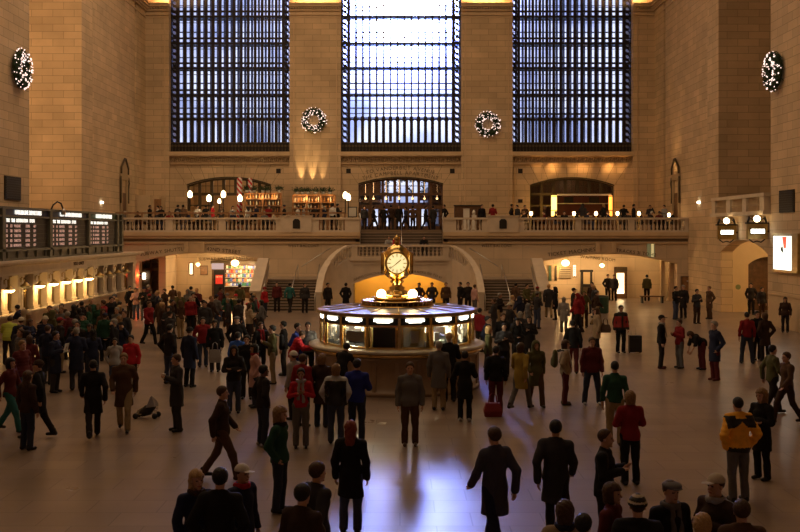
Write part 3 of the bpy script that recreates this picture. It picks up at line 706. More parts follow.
for i, y in enumerate(lampy):
    lit = i not in unlit; od = ['', 'one dark bay right of the lowest lamp']
    names = ['leftmost lit lamp, nearest the frame edge', 'unlit lamp between the first and second lit ones', 'second lit lamp from the left', 'third lit lamp from the left', 'fourth lit lamp from the left', 'fifth lit lamp from the left', 'last lit lamp before the dark ones', 'first of the four unlit lamps at the far end', 'second of the four unlit lamps at the far end', 'third of the four unlit lamps at the far end', 'farthest unlit lamp at the end of the ticket windows'][i]
    t2, b2 = world_parts('wall_lamp', (TX, y, 2.5), 'ticket office bracket lamp, '+names, 'lamp', LG)
    zl = 2.14 if lit else 2.2
    k = MB(); k.tube([(TX, y, 2.5), (TX+.07, y, 2.62), (TX+.14, y, 2.55), (TX+.17, y, zl+.16)], .022, 6); k.box(TX, TX+.03, y-.07, y+.07, 2.38, 2.62); b2(k, 'bracket', 'brass_d')
    k = MB(); k.lathe([(.04, .2), (.08, .16), (.24, .03), (.26, 0)], (TX+.24, y, zl), 14); b2(k, 'lamp_shade', 'brass_d')
    k = MB(); k.lathe([(.0, -.12), (.12, -.1), (.2, -.04), (.215, .0), (.1, .04)] , (TX+.24, y, zl), 14); b2(k, 'lamp_bowl', 'glow_hot' if lit else 'bottle2')
    if lit: point('lamp_light', (TX+.34, y, zl-.26), 36, (1, .56, .16), .12)
# ---- departure board
t, b = world_parts('departure_board', (-17.2, 48, 3.4), 'long black train departure board with white lettering standing on top of the ticket office', 'departure board')
BY0, BY1 = 41.0, 61.2; BZ0, BZ1 = 3.4, 5.72
k = MB(); k.box(-17.6, -17.05, BY0, BY1, BZ0, BZ1-.0); k.m = 0
k.box(-17.05, -16.92, BY0, BY1, BZ1-.08, BZ1+.02); k.box(-17.05, -16.92, BY0, BY1, 5.28, 5.36); k.box(-17.05, -16.9, BY0, BY1, 3.78, 3.88); k.box(-17.05, -16.95, BY0, BY1, 3.4, 3.48)
for y in (42.7, 48.5, 54.5, 60.0): k.box(-17.05, -16.9, y-.16, y+.16, BZ0, BZ1)
k.box(-17.05, -16.93, 60.9, 61.2, BZ0, BZ1)
y = BY0
while y < BY1: k.box(-17.05, -16.98, y, y+.06, 3.48, 3.78); y += 1.15
b(k, 'frame', 'boardframe')
rnd = random.Random(3)
panels = [(42.9, 48.3, 'navy', 'HARLEM LINE DEPARTURES', 1), (48.7, 54.3, 'navy', 'NEW HAVEN DEPARTURES', 1), (54.7, 59.8, 'greenband', 'HUDSON DEPARTURES', 1), (38.0, 42.5, 'navy', '', 0)]
stn = ['BRONXVL', 'N WHITE', 'CROTON', 'STAMFD', 'NEWHAVN', 'POKEEP', 'SOUTHST', 'WASSAIC', 'PT CHES', 'DANBURY', 'GREYSTN', 'FLEETWD', 'BREWSTR', 'MT VERN', 'YANKEES', 'TARRYTN']
for ya, yb, bc, title, full in panels:
    k = MB(); k.box(-17.06, -17.03, max(ya, BY0), yb, 3.9, 5.27); dp = b(k, 'display_panel', 'boardface')
    k = MB(); k.box(-17.05, -17.0, max(ya, BY0), yb, 5.37, 5.63); hd_ = b(k, 'header_band', bc)
    if not full: continue
    w = yb-ya
    k = MB(); flat_text(k, title, (-16.97, ya+w*.52, 5.42), fit_size(title, w*.6), (0, 1, 0), bold=True); b(k, 'title_letters', 'white_lit', hd_); k = MB()
    flat_text(k, 'TRK  TIME  DESTINATION   STOPS', (-17.0, ya+w*.36, 5.07), fit_size('TRK  TIME  DESTINATION   STOPS', w*.62), (0, 1, 0), bold=True); b(k, 'heading_letters', 'white_lit', dp)
    for r_ in range(5):
        k = MB(); z = 4.84-r_*.215; dest = stn[rnd.randrange(len(stn))]
        row = '%02d' % rnd.randrange(12, 42)
        for s_, c0, w0 in ((row, .07, .035), ('%d%02d' % (rnd.randrange(1, 9), rnd.randrange(0, 59)), .16, .06), (dest, .29, .15), ('LOCAL' if r_ % 2 else 'EXPRS', .52, .13), ('%02d P' % rnd.randrange(10, 60), .68, .1)):
            flat_text(k, s_, (-17.01, ya+w*c0, z), min(.17, fit_size(s_, w*w0)*1.15), (0, 1, 0), bold=True)
        b(k, 'letter_row', 'pink_lit', dp)
    k = MB()
    for r_ in range(6): k.box(-17.03, -17.02, ya+.1, yb-.1, 4.79-r_*.215+.19, 4.80-r_*.215+.19)
    b(k, 'row_divider', 'boardframe', dp)
t2, b2 = world_parts('gooseneck_lamp', (-17, 49.4, 5.7), 'black gooseneck lamp curling over the top edge of the departure board', 'lamp')
k = MB(); k.tube([(-17.1, 49.0, 5.7), (-17.0, 49.0, 5.95), (-16.9, 49.3, 6.12), (-16.85, 49.7, 6.05), (-16.82, 49.9, 5.8)], .04, 6); b2(k, 'arm', 'black')
k = MB(); k.lathe([(.05, .12), (.1, .0), (.13, -.2), (.0, -.22)], (-16.82, 49.95, 5.7), 10); b2(k, 'lamp_head', 'steel')

# ---- wall vents, lightbox, hanging gate signs
for s, px, ya, yb, za, zb, lab in ((-1, (4, 20), 42.2+4.3*0, 0, 176.5, 200, 'dark louvred vent in the stone wall above the departure board'), (1, (780, 795), 0, 0, 190, 212.5, 'dark louvred vent in the stone wall above the lit poster')):
    YA_ = 18.5*F/abs(px[0]-400); YB_ = 18.5*F/abs(px[1]-400); ya, yb = min(YA_, YB_), max(YA_, YB_); ym = (ya+yb)/2
    z0, z1 = ZZ(zb, ym), ZZ(za, ym); k = MB(); x = s*18.5
    k.box(x-s*.06, x+s*.02, ya, yb, z0, z1); tt = k.build('wall_vent', 'bronze'); tagp(tt, lab, 'vent')
    k = MB()
    for i in range(9): z = z0+.08+i*(z1-z0-.1)/9; k.box(x-s*.09, x-s*.05, ya+.08, yb-.08, z, z+.05)
    k.build('louvre', 'black', tt)
ya, yb = 46.2, 49.25; z0, z1 = ZZ(272.5, 47.8), ZZ(233.5, 47.8)
t, b = world_parts('advertising_lightbox', (18.4, (ya+yb)/2, z0), 'tall bright backlit poster box on the stone wall at the right edge', 'lightbox')
k = MB(); k.box(18.36, 18.5, ya, yb, z0, z1); b(k, 'case', 'brass_d')
k = MB(); k.box(18.34, 18.36, ya+.7, yb-.12, z0+.12, z1-.12); b(k, 'lit_panel', mat('lightbox_panel', (1, 1, .95), .5, emit=(1, .98, .85), es=1.6))
k = MB(); ym = (ya+yb)/2; k.prismx([(ym+.25, z1-.15), (ym-.3, z1-.15), (ym-.22, z1-.7), (ym+.02, z1-.72)], 18.325, 18.338); b(k, 'red_shape', mat('lightbox_red', (.8, .1, .05), .5, emit=(1, .15, .08), es=.7))
k = MB(); k.prismx([(ym+.55, z1-.55), (ym+.4, z1-.7), (ym+.2, z1-.6), (ym+.08, z1-.95), (ym+.35, z1-.85)], 18.325, 18.338); b(k, 'green_shape', 'green_bin')
for cx, cy, Y, lab in ((726.5, 232.5, 54.8, 'left'), (757, 231.5, 50.2, 'right')):
    c = P(cx, cy, Y); c.x = c.x; w, h = .50, .38
    t, b = world_parts('gate_sign', (c.x, Y, c.z), 'brass gate sign topped by a round globe, %s one above the passage arch' % lab, 'sign')
    k = MB(); k.box(c.x-w, c.x+w, Y-.1, Y+.1, c.z-h, c.z+h); b(k, 'case', 'brass_d')
    k = MB(); k.box(c.x-w-.06, c.x+w+.06, Y-.14, Y+.14, c.z+h, c.z+h+.08); k.tube([(c.x-w*.8, Y, c.z-h), (c.x-w*.4, Y, c.z-h-.16), (c.x, Y, c.z-h-.1), (c.x+w*.4, Y, c.z-h-.16), (c.x+w*.8, Y, c.z-h)], .035, 6)
    for q in (-1, 1): k.tube([(c.x+q*w*.95, Y, c.z+h+.08), (c.x+q*w*.75, Y, c.z+h+.32), (c.x+q*w*.4, Y, c.z+h+.2)], [.05, .09, .03], 6)
    k.box(c.x+w, 18.52, Y-.04, Y+.04, c.z-.05, c.z+.05); b(k, 'bracket', 'bronze')
    k = MB(); k.box(c.x-w*.78, c.x+w*.78, Y-.115, Y-.1, c.z-.14, c.z+.16); b(k, 'black_panel', 'black')
    k = MB(); k.box(c.x-w*.68, c.x+w*.68, Y-.13, Y-.115, c.z-.09, c.z+.12); b(k, 'lit_window', 'glow_cool')
    k = MB(); k.sphere((c.x, Y, c.z+h+.26), .17, 14); b(k, 'globe', 'glow')
c = P(738, 287, 58.0); k = MB(); k.prism([(c.x+.15*math.cos(a*PI/8), c.z+.15*math.sin(a*PI/8)) for a in range(16)], 57.96, 58.0)
tagp(k.build('round_sign', mat('dull_green_disc', (.2, .25, .1), .5)), 'small round green sign on the pale passage wall', 'sign')

# ---- wreaths
def wreath(loc, rz, R, label, seed):
    rnd = random.Random(seed); r = R*.3; R0 = R-r
    t = empty('christmas_wreath', loc, label, 'wreath', 'lit wreaths on the stone walls', rz)
    k = MB(); k.lathe([(R0+r*.55*math.cos(a*PI/4), r*.55*math.sin(a*PI/4)) for a in range(9)], (0, 0, 0), 28, caps=False)
    k.v = [(x, -z+0.0-r*.6, y) for x, y, z in k.v]
    for i in range(900):
        a = rnd.random()*2*PI; e = rnd.random()*PI*1.3-.15*PI; q = r*(.55+.3*rnd.random())
        c = Vector(((R0+q*math.cos(e))*math.cos(a), -r*.6-q*math.sin(e), (R0+q*math.cos(e))*math.sin(a)))
        d = Vector((rnd.uniform(-1, 1), rnd.uniform(-1, .3), rnd.uniform(-1, 1))).normalized()*r*.55; s_ = d.orthogonal().normalized()*r*.1
        k.add([c-s_, c+s_, c+d], [(0, 1, 2)])
    f = k.build('foliage', 'leaf', t)
    k = MB()
    for i in range(120):
        a = rnd.random()*2*PI; e = rnd.uniform(.1, PI-.1); q = r*1.0
        c = ((R0+q*math.cos(e))*math.cos(a), -r*.6-q*math.sin(e), (R0+q*math.cos(e))*math.sin(a)); k.sphere(c, rnd.uniform(.022, .045), 6)
    k.build('fairy_lights', 'fairy', t, kind='stuff')
c = P(314, 120.5, YW-.4); wreath(c, 0, .98, 'round wreath with fairy lights on the stone pier left of the middle window', 1)
c = P(487.5, 124.5, YW-.4); wreath(c, 0, .98, 'round wreath with fairy lights on the stone pier right of the middle window', 2)
Y = 18.45*F/382; wreath((-18.48, Y, ZZ(69, Y)), PI/2, 1.0, 'wreath with white fairy lights high on the wall at the left edge', 3)
Y = 18.45*F/377; wreath((18.48, Y, ZZ(71, Y)), -PI/2, 1.0, 'wreath with white fairy lights high on the wall at the right edge', 4)

# ---- information booth with its clock
BX, BY = -.09, 30.4
t, b = world_parts('information_booth', (BX, BY, 0), 'round brass and glass information kiosk with a marble counter', 'kiosk')
C0 = (BX, BY, 0)
def ring(nm, prof, m, n=64, smooth=True, parent=None):
    return b(MB().lathe(prof, C0, n, smooth=smooth), nm, m)
ring('counter_base', [(2.42, 0), (2.5, .0), (2.5, .12), (2.44, .14), (2.44, 1.0), (2.5, 1.02), (2.5, 1.1)], 'marble_brown')
k = MB()
for i in range(24):
    w = 2*PI*i/24; d = Vector((math.sin(w), -math.cos(w), 0)); r_ = Vector((math.cos(w), math.sin(w), 0)); c = Vector(C0)+d*2.45
    k = MB(); k.obox(c+Vector((0, 0, .55)), r_*.05, d*.03, (0, 0, .42)); b(k, 'panel_post', 'marble_brown')
ring('counter_top', [(1.9, 1.2), (2.6, 1.2), (2.68, 1.22), (2.68, 1.28), (2.6, 1.31), (2.3, 1.31), (2.3, 1.31)], 'marble_pale')
ring('counter_edge', [(2.55, 1.1), (2.62, 1.12), (2.64, 1.2), (2.55, 1.2)], 'brass')
NS = 16; PH = PI/NS*0+.03; RG = 2.3
k = MB(); k.lathe([(1.0, 1.31), (2.25, 1.31)], C0, 48); b(k, 'desk', 'marble_pale')
for i in range(NS):
    w = 2*PI*i/NS+PH; d = Vector((math.sin(w), -math.cos(w), 0)); r_ = Vector((math.cos(w), math.sin(w), 0)); c = Vector(C0)+d*RG
    k = MB(); k.obox(c+Vector((0, 0, 1.8)), r_*.04, d*.05, (0, 0, .5)); b(k, 'post', 'brass')
    w2 = w+PI/NS; d2 = Vector((math.sin(w2), -math.cos(w2), 0)); r2 = Vector((math.cos(w2), math.sin(w2), 0)); hw = RG*math.sin(PI/NS); rm_ = RG*math.cos(PI/NS); c2 = Vector(C0)+d2*rm_
    k = MB(); k.obox(c2+Vector((0, 0, 2.13)), r2*hw, d2*.04, (0, 0, .13)); sg = b(k, 'sign_case', 'black')
    k = MB(); k.obox(c2+d2*.045+Vector((0, 0, 2.14)), r2*hw*.6, d2*.01, (0, 0, .036)); k.obox(c2+d2*.045+Vector((0, 0, 2.09)), r2*hw*.42, d2*.01, (0, 0, .02)); b(k, 'lit_sign', 'glow_cool', sg)
    k = MB(); k.add([c2+r2*q*hw+Vector((0, 0, z)) for q, z in ((-1, 1.31), (1, 1.31), (1, 2.0), (-1, 2.0))], [(0, 1, 2, 3)]); b(k, 'glass_panel', 'clear')
    k = MB()
    for z in (1.35, 1.98): k.obox(c2+Vector((0, 0, z)), r2*hw, d2*.03, (0, 0, .03))
    k.obox(c2+r2*hw*.8+Vector((0, 0, 1.66)), r2*.02, d2*.02, (0, 0, .32)); k.obox(c2-r2*hw*.8+Vector((0, 0, 1.66)), r2*.02, d2*.02, (0, 0, .32)); b(k, 'glass_frame', 'brass')
# interior furniture seen through the panes
for i, (kind) in enumerate(['door', 'shade', 'mach', 'rack', 'rack', 'rack', 'rack', 'rack', 'rack', 'rack', 'rack', 'rack', 'rack', 'rack', 'sheet', 'black']):
    w = 2*PI*i/NS+PH+PI/NS; d = Vector((math.sin(w), -math.cos(w), 0)); r_ = Vector((math.cos(w), math.sin(w), 0)); c = Vector(C0)+d*1.95
    if kind == 'door':
        k = MB(); k.obox(c+Vector((0, 0, 1.66)), r_*.36, d*.02, (0, 0, .34)); b(k, 'brass_blind', 'brass_d')
        k = MB(); k.obox(c+d*.27+Vector((0, 0, 1.66)), r_*.12, d*.01, (0, 0, .17)); b(k, 'notice_sheet', 'paper')
    elif kind == 'sheet':
        k = MB(); k.obox(c+d*.27+Vector((0, 0, 1.66)), r_*.32, d*.01, (0, 0, .15)); b(k, 'notice_sheet', 'paper')
        k = MB(); k.obox(c+r_*.28+Vector((0, 0, 1.6)), r_*.1, d*.02, (0, 0, .3)); b(k, 'brass_blind', 'brass_d')
    elif kind == 'black':
        k = MB(); k.obox(c+d*.15+Vector((0, 0, 1.62)), r_*.33, d*.03, (0, 0, .31)); b(k, 'dark_screen', 'black')
        k = MB(); k.obox(c+d*.2+Vector((0, 0, 1.95)), r_*.38, d*.03, (0, 0, .02)); k.obox(c+d*.2-r_*.38+Vector((0, 0, 1.65)), r_*.02, d*.03, (0, 0, .3)); k.obox(c+d*.2+r_*.38+Vector((0, 0, 1.65)), r_*.02, d*.03, (0, 0, .3)); b(k, 'screen_frame', 'brass')
    else:
        rr = random.Random(i); k = MB()
        for q in range(5): x = rr.uniform(-.38, .38); z = rr.uniform(1.4, 1.9); k.obox(c+r_*x+Vector((0, 0, z)), r_*rr.uniform(.04, .12), d*.04, (0, 0, rr.uniform(.05, .14)))
        b(k, 'leaflet_rack', 'white' if i % 2 else 'steel')
k = MB(); k.lathe([(.0, 1.2), (.9, 1.2), (.9, 2.2), (0, 2.2)], C0, 24); b(k, 'inner_core', 'brass_d')
# roof with ribs
k = MB(); k.lathe([(2.0, 2.24), (2.42, 2.24), (2.42, 2.31), (1.15, 2.40), (0, 2.40)], C0, NS, smooth=False, ph=PH); b(k, 'roof', 'roof')
k = MB()
for i in range(NS):
    w = 2*PI*i/NS+PH; d = Vector((math.sin(w), -math.cos(w), 0)); k.tube([Vector(C0)+d*1.15+Vector((0, 0, 2.41)), Vector(C0)+d*2.42+Vector((0, 0, 2.32))], .018, 5)
k.lathe([(2.38, 2.2), (2.45, 2.22), (2.45, 2.32), (2.38, 2.33)], C0, NS, smooth=False, ph=PH); b(k, 'roof_trim', 'brass_d')
k = MB(); k.lathe([(1.12, 2.38), (1.12, 2.42), (.95, 2.46), (.9, 2.46)], C0, 40)
for i in range(40): w = 2*PI*i/40; k.tube([(BX+1.06*math.sin(w), BY-1.06*math.cos(w), 2.40), (BX+1.06*math.sin(w), BY-1.06*math.cos(w), 2.54)], .02, 5)
k.lathe([(1.03, 2.54), (1.09, 2.54), (1.09, 2.57), (1.03, 2.57)], C0, 40); b(k, 'gallery_rail', 'brass')
k = MB(); k.lathe([(.66, 2.42), (.66, 2.58), (.72, 2.6), (.78, 2.62), (.78, 2.66), (.3, 2.68), (0, 2.68)], C0, 40)
for i in range(32): w = 2*PI*i/32; k.tube([(BX+.69*math.sin(w), BY-.69*math.cos(w), 2.43), (BX+.69*math.sin(w), BY-.69*math.cos(w), 2.58)], .018, 5)
b(k, 'drum', 'brass')
for i in range(12):
    w = 2*PI*i/12+PI/12; 
point('kiosk_light', (BX, BY, 2.15), 0.01, (1, .9, .6), .3)
for i in range(8):
    w = 2*PI*i/8+PI/16+PH; point('kiosk_light', (BX+1.6*math.sin(w), BY-1.6*math.cos(w), 2.0), 75, (1, .88, .62), .12)
# the clock on top
CZ = ZZ(262.8, BY)
t, b = world_parts('brass_clock', (BX, BY, 2.68), 'four-faced golden ball clock on top of the information kiosk', 'clock')
k = MB(); k.lathe([(.42, 0), (.42, .05), (.34, .09), (.30, .16), (.22, .2), (.24, .27), (.17, .31), (.14, .38), (.2, .42), (.22, .46), (.15, .5)], (BX, BY, 2.68), 28); b(k, 'pedestal', 'brass')
k = MB(); k.lathe([(.14, -.52), (.26, -.47), (.38, -.36), (.43, -.2), (.45, 0), (.43, .2), (.38, .34), (.3, .44), (.2, .52), (.1, .57), (.05, .6)], (BX, BY, CZ), 32); b(k, 'case', 'brass')
k = MB(); k.lathe([(.05, .58), (.1, .62), (.06, .66), (.1, .72), (.1, .76), (.05, .82), (0, .86)], (BX, BY, CZ), 14); b(k, 'finial', 'brass')
for q in range(4):
    w = q*PI/2; d = Vector((math.sin(w), -math.cos(w), 0)); r_ = Vector((math.cos(w), math.sin(w), 0)); c = Vector((BX, BY, CZ))+d*.44; up = Vector((0, 0, 1))
    circ = lambda R_, off, n=32: [c+d*off+r_*R_*math.cos(2*PI*i/n)+up*R_*math.sin(2*PI*i/n) for i in range(n)]
    k = MB(); a_, b_ = circ(.29, .0), circ(.29, .03); k.add(a_+b_, [tuple(range(32, 64))]+[(i, (i+1) % 32, 32+(i+1) % 32, 32+i) for i in range(32)]); fc = b(k, 'clock_face', 'opal'); fp = fc
    k = MB(); a_, b_, e_ = circ(.29, .0), circ(.325, .05), circ(.37, -.06); k.add(a_+b_+e_, [(i, (i+1) % 32, 32+(i+1) % 32, 32+i) for i in range(32)]+[(32+i, 32+(i+1) % 32, 64+(i+1) % 32, 64+i) for i in range(32)], True); b(k, 'bezel', 'brass', fc)
    k = MB()
    for h in range(12): 
        a = h*PI/6; v = r_*math.sin(a)+up*math.cos(a); s_ = v.cross(d); k.obox(c+d*.035+v*.24, s_*.012, d*.003, v*(.035 if h % 3 else .05))
    b(k, 'hour_marks', 'brass_d', fc)
    k = MB()
    for a, ln, th in ((math.radians(49), .16, .014), (math.radians(232), .27, .009)):
        v = r_*math.sin(a)+up*math.cos(a); s_ = v.cross(d); k.obox(c+d*.045+v*(ln/2-.02), s_*th, d*.003, v*(ln/2+.02))
    b(k, 'clock_hands', 'black', fc)
for q in (-1, 1):
    x, z = BX+q*.47, ZZ(293.3, BY)
    t3, b3 = world_parts('globe_lamp', (x, BY-.35, z), 'round glowing globe lamp at the %s foot of the golden clock' % ('left' if q < 0 else 'right'), 'lamp')
    k = MB(); k.sphere((x, BY-.35, z), .14, 16); b3(k, 'globe', 'glow_hot')
    k = MB(); k.lathe([(.08, 2.68-z), (.08, 2.7-z), (.04, -.14), (.05, -.13)], (x, BY-.35, z), 10); b3(k, 'stem', 'brass')
    point('lamp_light', (x, BY-.55, z+.1), 14, (1, .72, .34), .12)

# ---- balcony restaurants
YT = 67.6
rail = MB(); x0, x1 = XX(113, YT), XX(277, YT)
t, b = world_parts('wooden_barrier', (x0, YT-.6, ZD), 'low brown wooden barrier rail in front of the diners on the left balcony', 'barrier')
k = MB(); k.box(XX(113, 66.8), XX(345, 66.8), 66.75, 66.85, 5.85, 5.95); b(k, 'top_rail', 'wood_l')
for x in range(113, 346, 29): k = MB(); k.box(XX(x, 66.8)-.05, XX(x, 66.8)+.05, 66.76, 66.84, ZD, 5.86); b(k, 'post', 'wood_l')
TL = 'globe table lamps of the left balcony restaurant'
for x, y, top, lab in ((190, 194, 1, 'leftmost tall globe lamp among the diners on the left balcony'), (209, 198, 1, 'globe lamp second from the left on the left balcony'), (219.3, 201, .7, 'smaller lower globe lamp between the two tall ones on the left balcony'), (223.4, 194, 1, 'tall globe lamp right of the small low one on the left balcony'), (240, 198, 1, 'globe lamp below the red and white striped pole'), (345.3, 195, 1, 'left one of the pair of globe lamps beside the menu stand'), (348.3, 197, 1, 'right one of the pair of globe lamps beside the menu stand')):
    Y = 69.5; c = P(x, y, Y); t3, b3 = world_parts('globe_lamp', (c.x, Y, ZD), lab, 'lamp', TL)
    k = MB(); k.lathe([(0, -.26*top), (.13*top, -.22*top), (.17*top, -.05), (.14*top, .12*top), (.05, .22*top), (0, .25*top)], tuple(c), 12); b3(k, 'globe', 'glow')
    k = MB(); k.lathe([(.14, 0), (.14, .04), (.035, .1), (.035, c.z-ZD-.24*top), (.1, c.z-ZD-.22*top)], (c.x, Y, ZD), 8); b3(k, 'stem', 'black')
    point('lamp_light', (c.x, Y-.35, c.z), 7, (1, .68, .34), .15)
CG = 'candle lamps on the right balcony tables'
for x, y, lab in ((531, 213.5, 'leftmost small table lamp on the right balcony'), (574, 213.5, 'small table lamp right of the bright orange column'), (596, 213.5, 'small table lamp between the orange columns, nearer the right one'), (617.5, 213.5, 'small table lamp just right of the right orange column'), (639, 213.5, 'small table lamp under the plain wall on the right balcony'), (669, 215, 'small dim table lamp near the right end of the balcony')):
    Y = 67.0; c = P(x, y, Y); t3, b3 = world_parts('table_lamp', (c.x, Y, ZD), lab, 'lamp', CG)
    k = MB(); k.lathe([(0, -.13), (.08, -.12), (.11, 0), (.09, .1), (0, .15)], tuple(c), 10); b3(k, 'globe', 'glow')
    k = MB(); k.lathe([(.12, 0), (.12, .02), (.03, .04), (.03, c.z-ZD-.12)], (c.x, Y, ZD), 8); b3(k, 'stem', 'brass_d')
    point('lamp_light', (c.x, Y-.2, c.z+.1), 4, (1, .5, .2), .1)
def table(x, Y, lab, g):
    t3, b3 = world_parts('restaurant_table', (x, Y, ZD), lab, 'table', g)
    k = MB(); k.lathe([(0, .72), (.45, .72), (.45, .75), (0, .75)], (x, Y, ZD), 20); b3(k, 'tabletop', 'white')
    k = MB(); k.lathe([(.25, 0), (.25, .03), (.04, .06), (.04, .72)], (x, Y, ZD), 10); b3(k, 'pedestal', 'black')
for x in (534, 566, 598, 630, 662): table(XX(x, 67.6), 67.6, 'round white restaurant table behind the right balcony balustrade', 'tables behind the right balustrade')
for x in (135, 167, 199, 231, 263): table(XX(x, 68.2), 68.2, 'round white restaurant table behind the left balcony balustrade', 'tables behind the left balustrade')
# striped poles
for x, w, lab in ((239.5, 5.2, 'left'), (250, 4.2, 'right')):
    Y = 74; c = XX(x, Y); r_ = w/2*Y/F; z0, z1 = ZD, ZZ(180, Y); m = bpy.data.materials.get('candy_stripes')
    if not m:
        m = bpy.data.materials.new('candy_stripes'); m.use_nodes = True; n_ = m.node_tree; bs = n_.nodes['Principled BSDF']
        tcn = n_.nodes.new('ShaderNodeTexCoord'); sp_ = n_.nodes.new('ShaderNodeSeparateXYZ'); n_.links.new(tcn.outputs['Object'], sp_.inputs[0])
        ma = n_.nodes.new('ShaderNodeMath'); ma.operation = 'MULTIPLY_ADD'; n_.links.new(sp_.outputs[0], ma.inputs[0]); ma.inputs[1].default_value = 1.2; n_.links.new(sp_.outputs[2], ma.inputs[2])
        fr_ = n_.nodes.new('ShaderNodeMath'); fr_.operation = 'PINGPONG'; n_.links.new(ma.outputs[0], fr_.inputs[0]); fr_.inputs[1].default_value = .2
        gt = n_.nodes.new('ShaderNodeMath'); gt.operation = 'GREATER_THAN'; n_.links.new(fr_.outputs[0], gt.inputs[0]); gt.inputs[1].default_value = .1
        mx = n_.nodes.new('ShaderNodeMix'); mx.data_type = 'RGBA'; n_.links.new(gt.outputs[0], mx.inputs['Factor']); mx.inputs['A'].default_value = (.8, .75, .72, 1); mx.inputs['B'].default_value = (.6, .02, .03, 1)
        n_.links.new(mx.outputs['Result'], bs.inputs['Base Color'])
    k = MB(); k.tube([(c, Y, z0), (c, Y, z1)], r_, 14); k.sphere((c, Y, z1), r_*1.1, 10); tagp(k.build('striped_pole', m), '%s red and white candy striped pole in the left restaurant arch' % lab, 'pole')
# bars with bottles
rb = random.Random(11)
def bar_unit(xa, xb, Y, zs, ztop, lab, grp, lit):
    xA, xB = XX(xa, Y), XX(xb, Y); t3, b3 = world_parts('back_bar', ((xA+xB)/2, Y, ZD), lab, 'shelf unit')
    nv = max(2, round((xB-xA)/1.15)); k = MB()
    for i in range(nv+1): x = xA+(xB-xA)*i/nv; k.box(x-.06, x+.06, Y-.2, Y+.2, ZD, ztop)
    b3(k, 'upright', 'wood_l')
    k = MB()
    for z in zs+[ztop]: k.box(xA, xB, Y-.22, Y+.22, z-.04, z+.04)
    b3(k, 'shelf', 'wood_l'); k = MB(); k.box(xA, xB, Y+.18, Y+.22, ZD, ztop); b3(k, 'back_panel', 'wood')
    k = MB(); k.box(xA-.05, xB+.05, Y-1.1, Y-.6, ZD, ZD+1.1); b3(k, 'bar_counter', 'wood_l')
    bm = MB().lathe([(.045, 0), (.05, .02), (.05, .2), (.02, .27), (.02, .34), (0, .34)], n=6)
    meshes = [bm.mesh('bottle', [M['bottle']]), bm.mesh('bottle', [M['bottle2']])]
    for z in zs:
        x = xA+.15
        while x < xB-.1:
            o = bpy.data.objects.new('bottle', meshes[rb.randrange(2)]); COL.objects.link(o); o.location = (x, Y-.1, z+.04); o['label'] = 'small bottle on the shelves of the '+grp; o['category'] = 'bottle'; o['group'] = 'bottles on the shelves of the '+grp
            x += rb.uniform(.16, .3)
    for x in lit: point('shelf_light', (XX(x, Y), Y-.35, ztop-.25), 14, (1, .55, .2), .08)
    return xA, xB
bar_unit(245, 281, 73.2, [6.0, 6.55, 7.05], 7.45, 'tall wooden back bar with bottles in front of the left restaurant arch', 'left arch bar', (250, 262, 274))
bar_unit(293, 335, 73.6, [5.9, 6.35, 6.8], 7.35, 'wooden back bar with warm lit shelves against the pier right of the left arch', 'pier bar', (298, 306, 317, 330))
# planter greenery on top of the bars
def greenery(x, Y, z, s, lab, seed):
    rnd = random.Random(seed); t3, b3 = world_parts('potted_evergreen', (x, Y, z), lab, 'plant', 'evergreen bunches along the top of the bars')
    k = MB(); k.lathe([(.1*s, 0), (.14*s, .18*s), (0, .18*s)], (x, Y, z), 8); b3(k, 'pot', 'white')
    k = MB()
    for i in range(160):
        c = Vector((x, Y, z+.3*s))+Vector((rnd.gauss(0, .14), rnd.gauss(0, .1), rnd.gauss(0, .09)))*s; d = Vector((rnd.uniform(-1, 1), rnd.uniform(-1, 1), rnd.uniform(-.6, 1)))*.13*s; s_ = d.orthogonal().normalized()*.03*s
        k.add([c-s_, c+s_, c+d], [(0, 1, 2)])
    b3(k, 'foliage', 'leaf')
gl = [(247, 73.2, 7.5), (254, 73.2, 7.5), (263, 73.2, 7.5), (268, 73.2, 7.5), (279, 73.2, 7.5), (297, 73.6, 7.4), (303, 73.6, 7.4), (308, 73.6, 7.4), (316, 73.6, 7.4), (323, 73.6, 7.4), (330, 73.6, 7.4)]
nm = ['leftmost', 'second', 'third', 'fourth', 'rightmost']; nm2 = ['leftmost', 'second', 'third', 'fourth', 'fifth', 'rightmost']
for i, (x, Y, z) in enumerate(gl): greenery(XX(x, Y), Y, z, 1.0, ('%s evergreen bunch on top of the bar in the left arch' % nm[i]) if i < 5 else ('%s evergreen bunch on top of the bar against the pier' % nm2[i-5]), i)
for x, pw in ((301, 1), (312, 1.1), (322.5, .5)): spot('uplight', (XX(x, 73.9), 74.3, 7.45), (XX(x, 75)*1.0, 74.66, 11.5), 900*pw, (1, .62, .26), 26, .8, .04)
for x in (538, 556, 572, 588, 606, 622): spot('uplight', (XX(x, 74), 74.25, 7.75), (XX(x, 75), 74.95, 10.05), 150, (1, .5, .15), 34, 1, .1)
for x in (552, 581, 611): spot('downlight', (XX(x, 74.6), 74.5, 9.84), (XX(x, 75), 75.0, 9.0), 34, (1, .5, .15), 120, 1, .05)
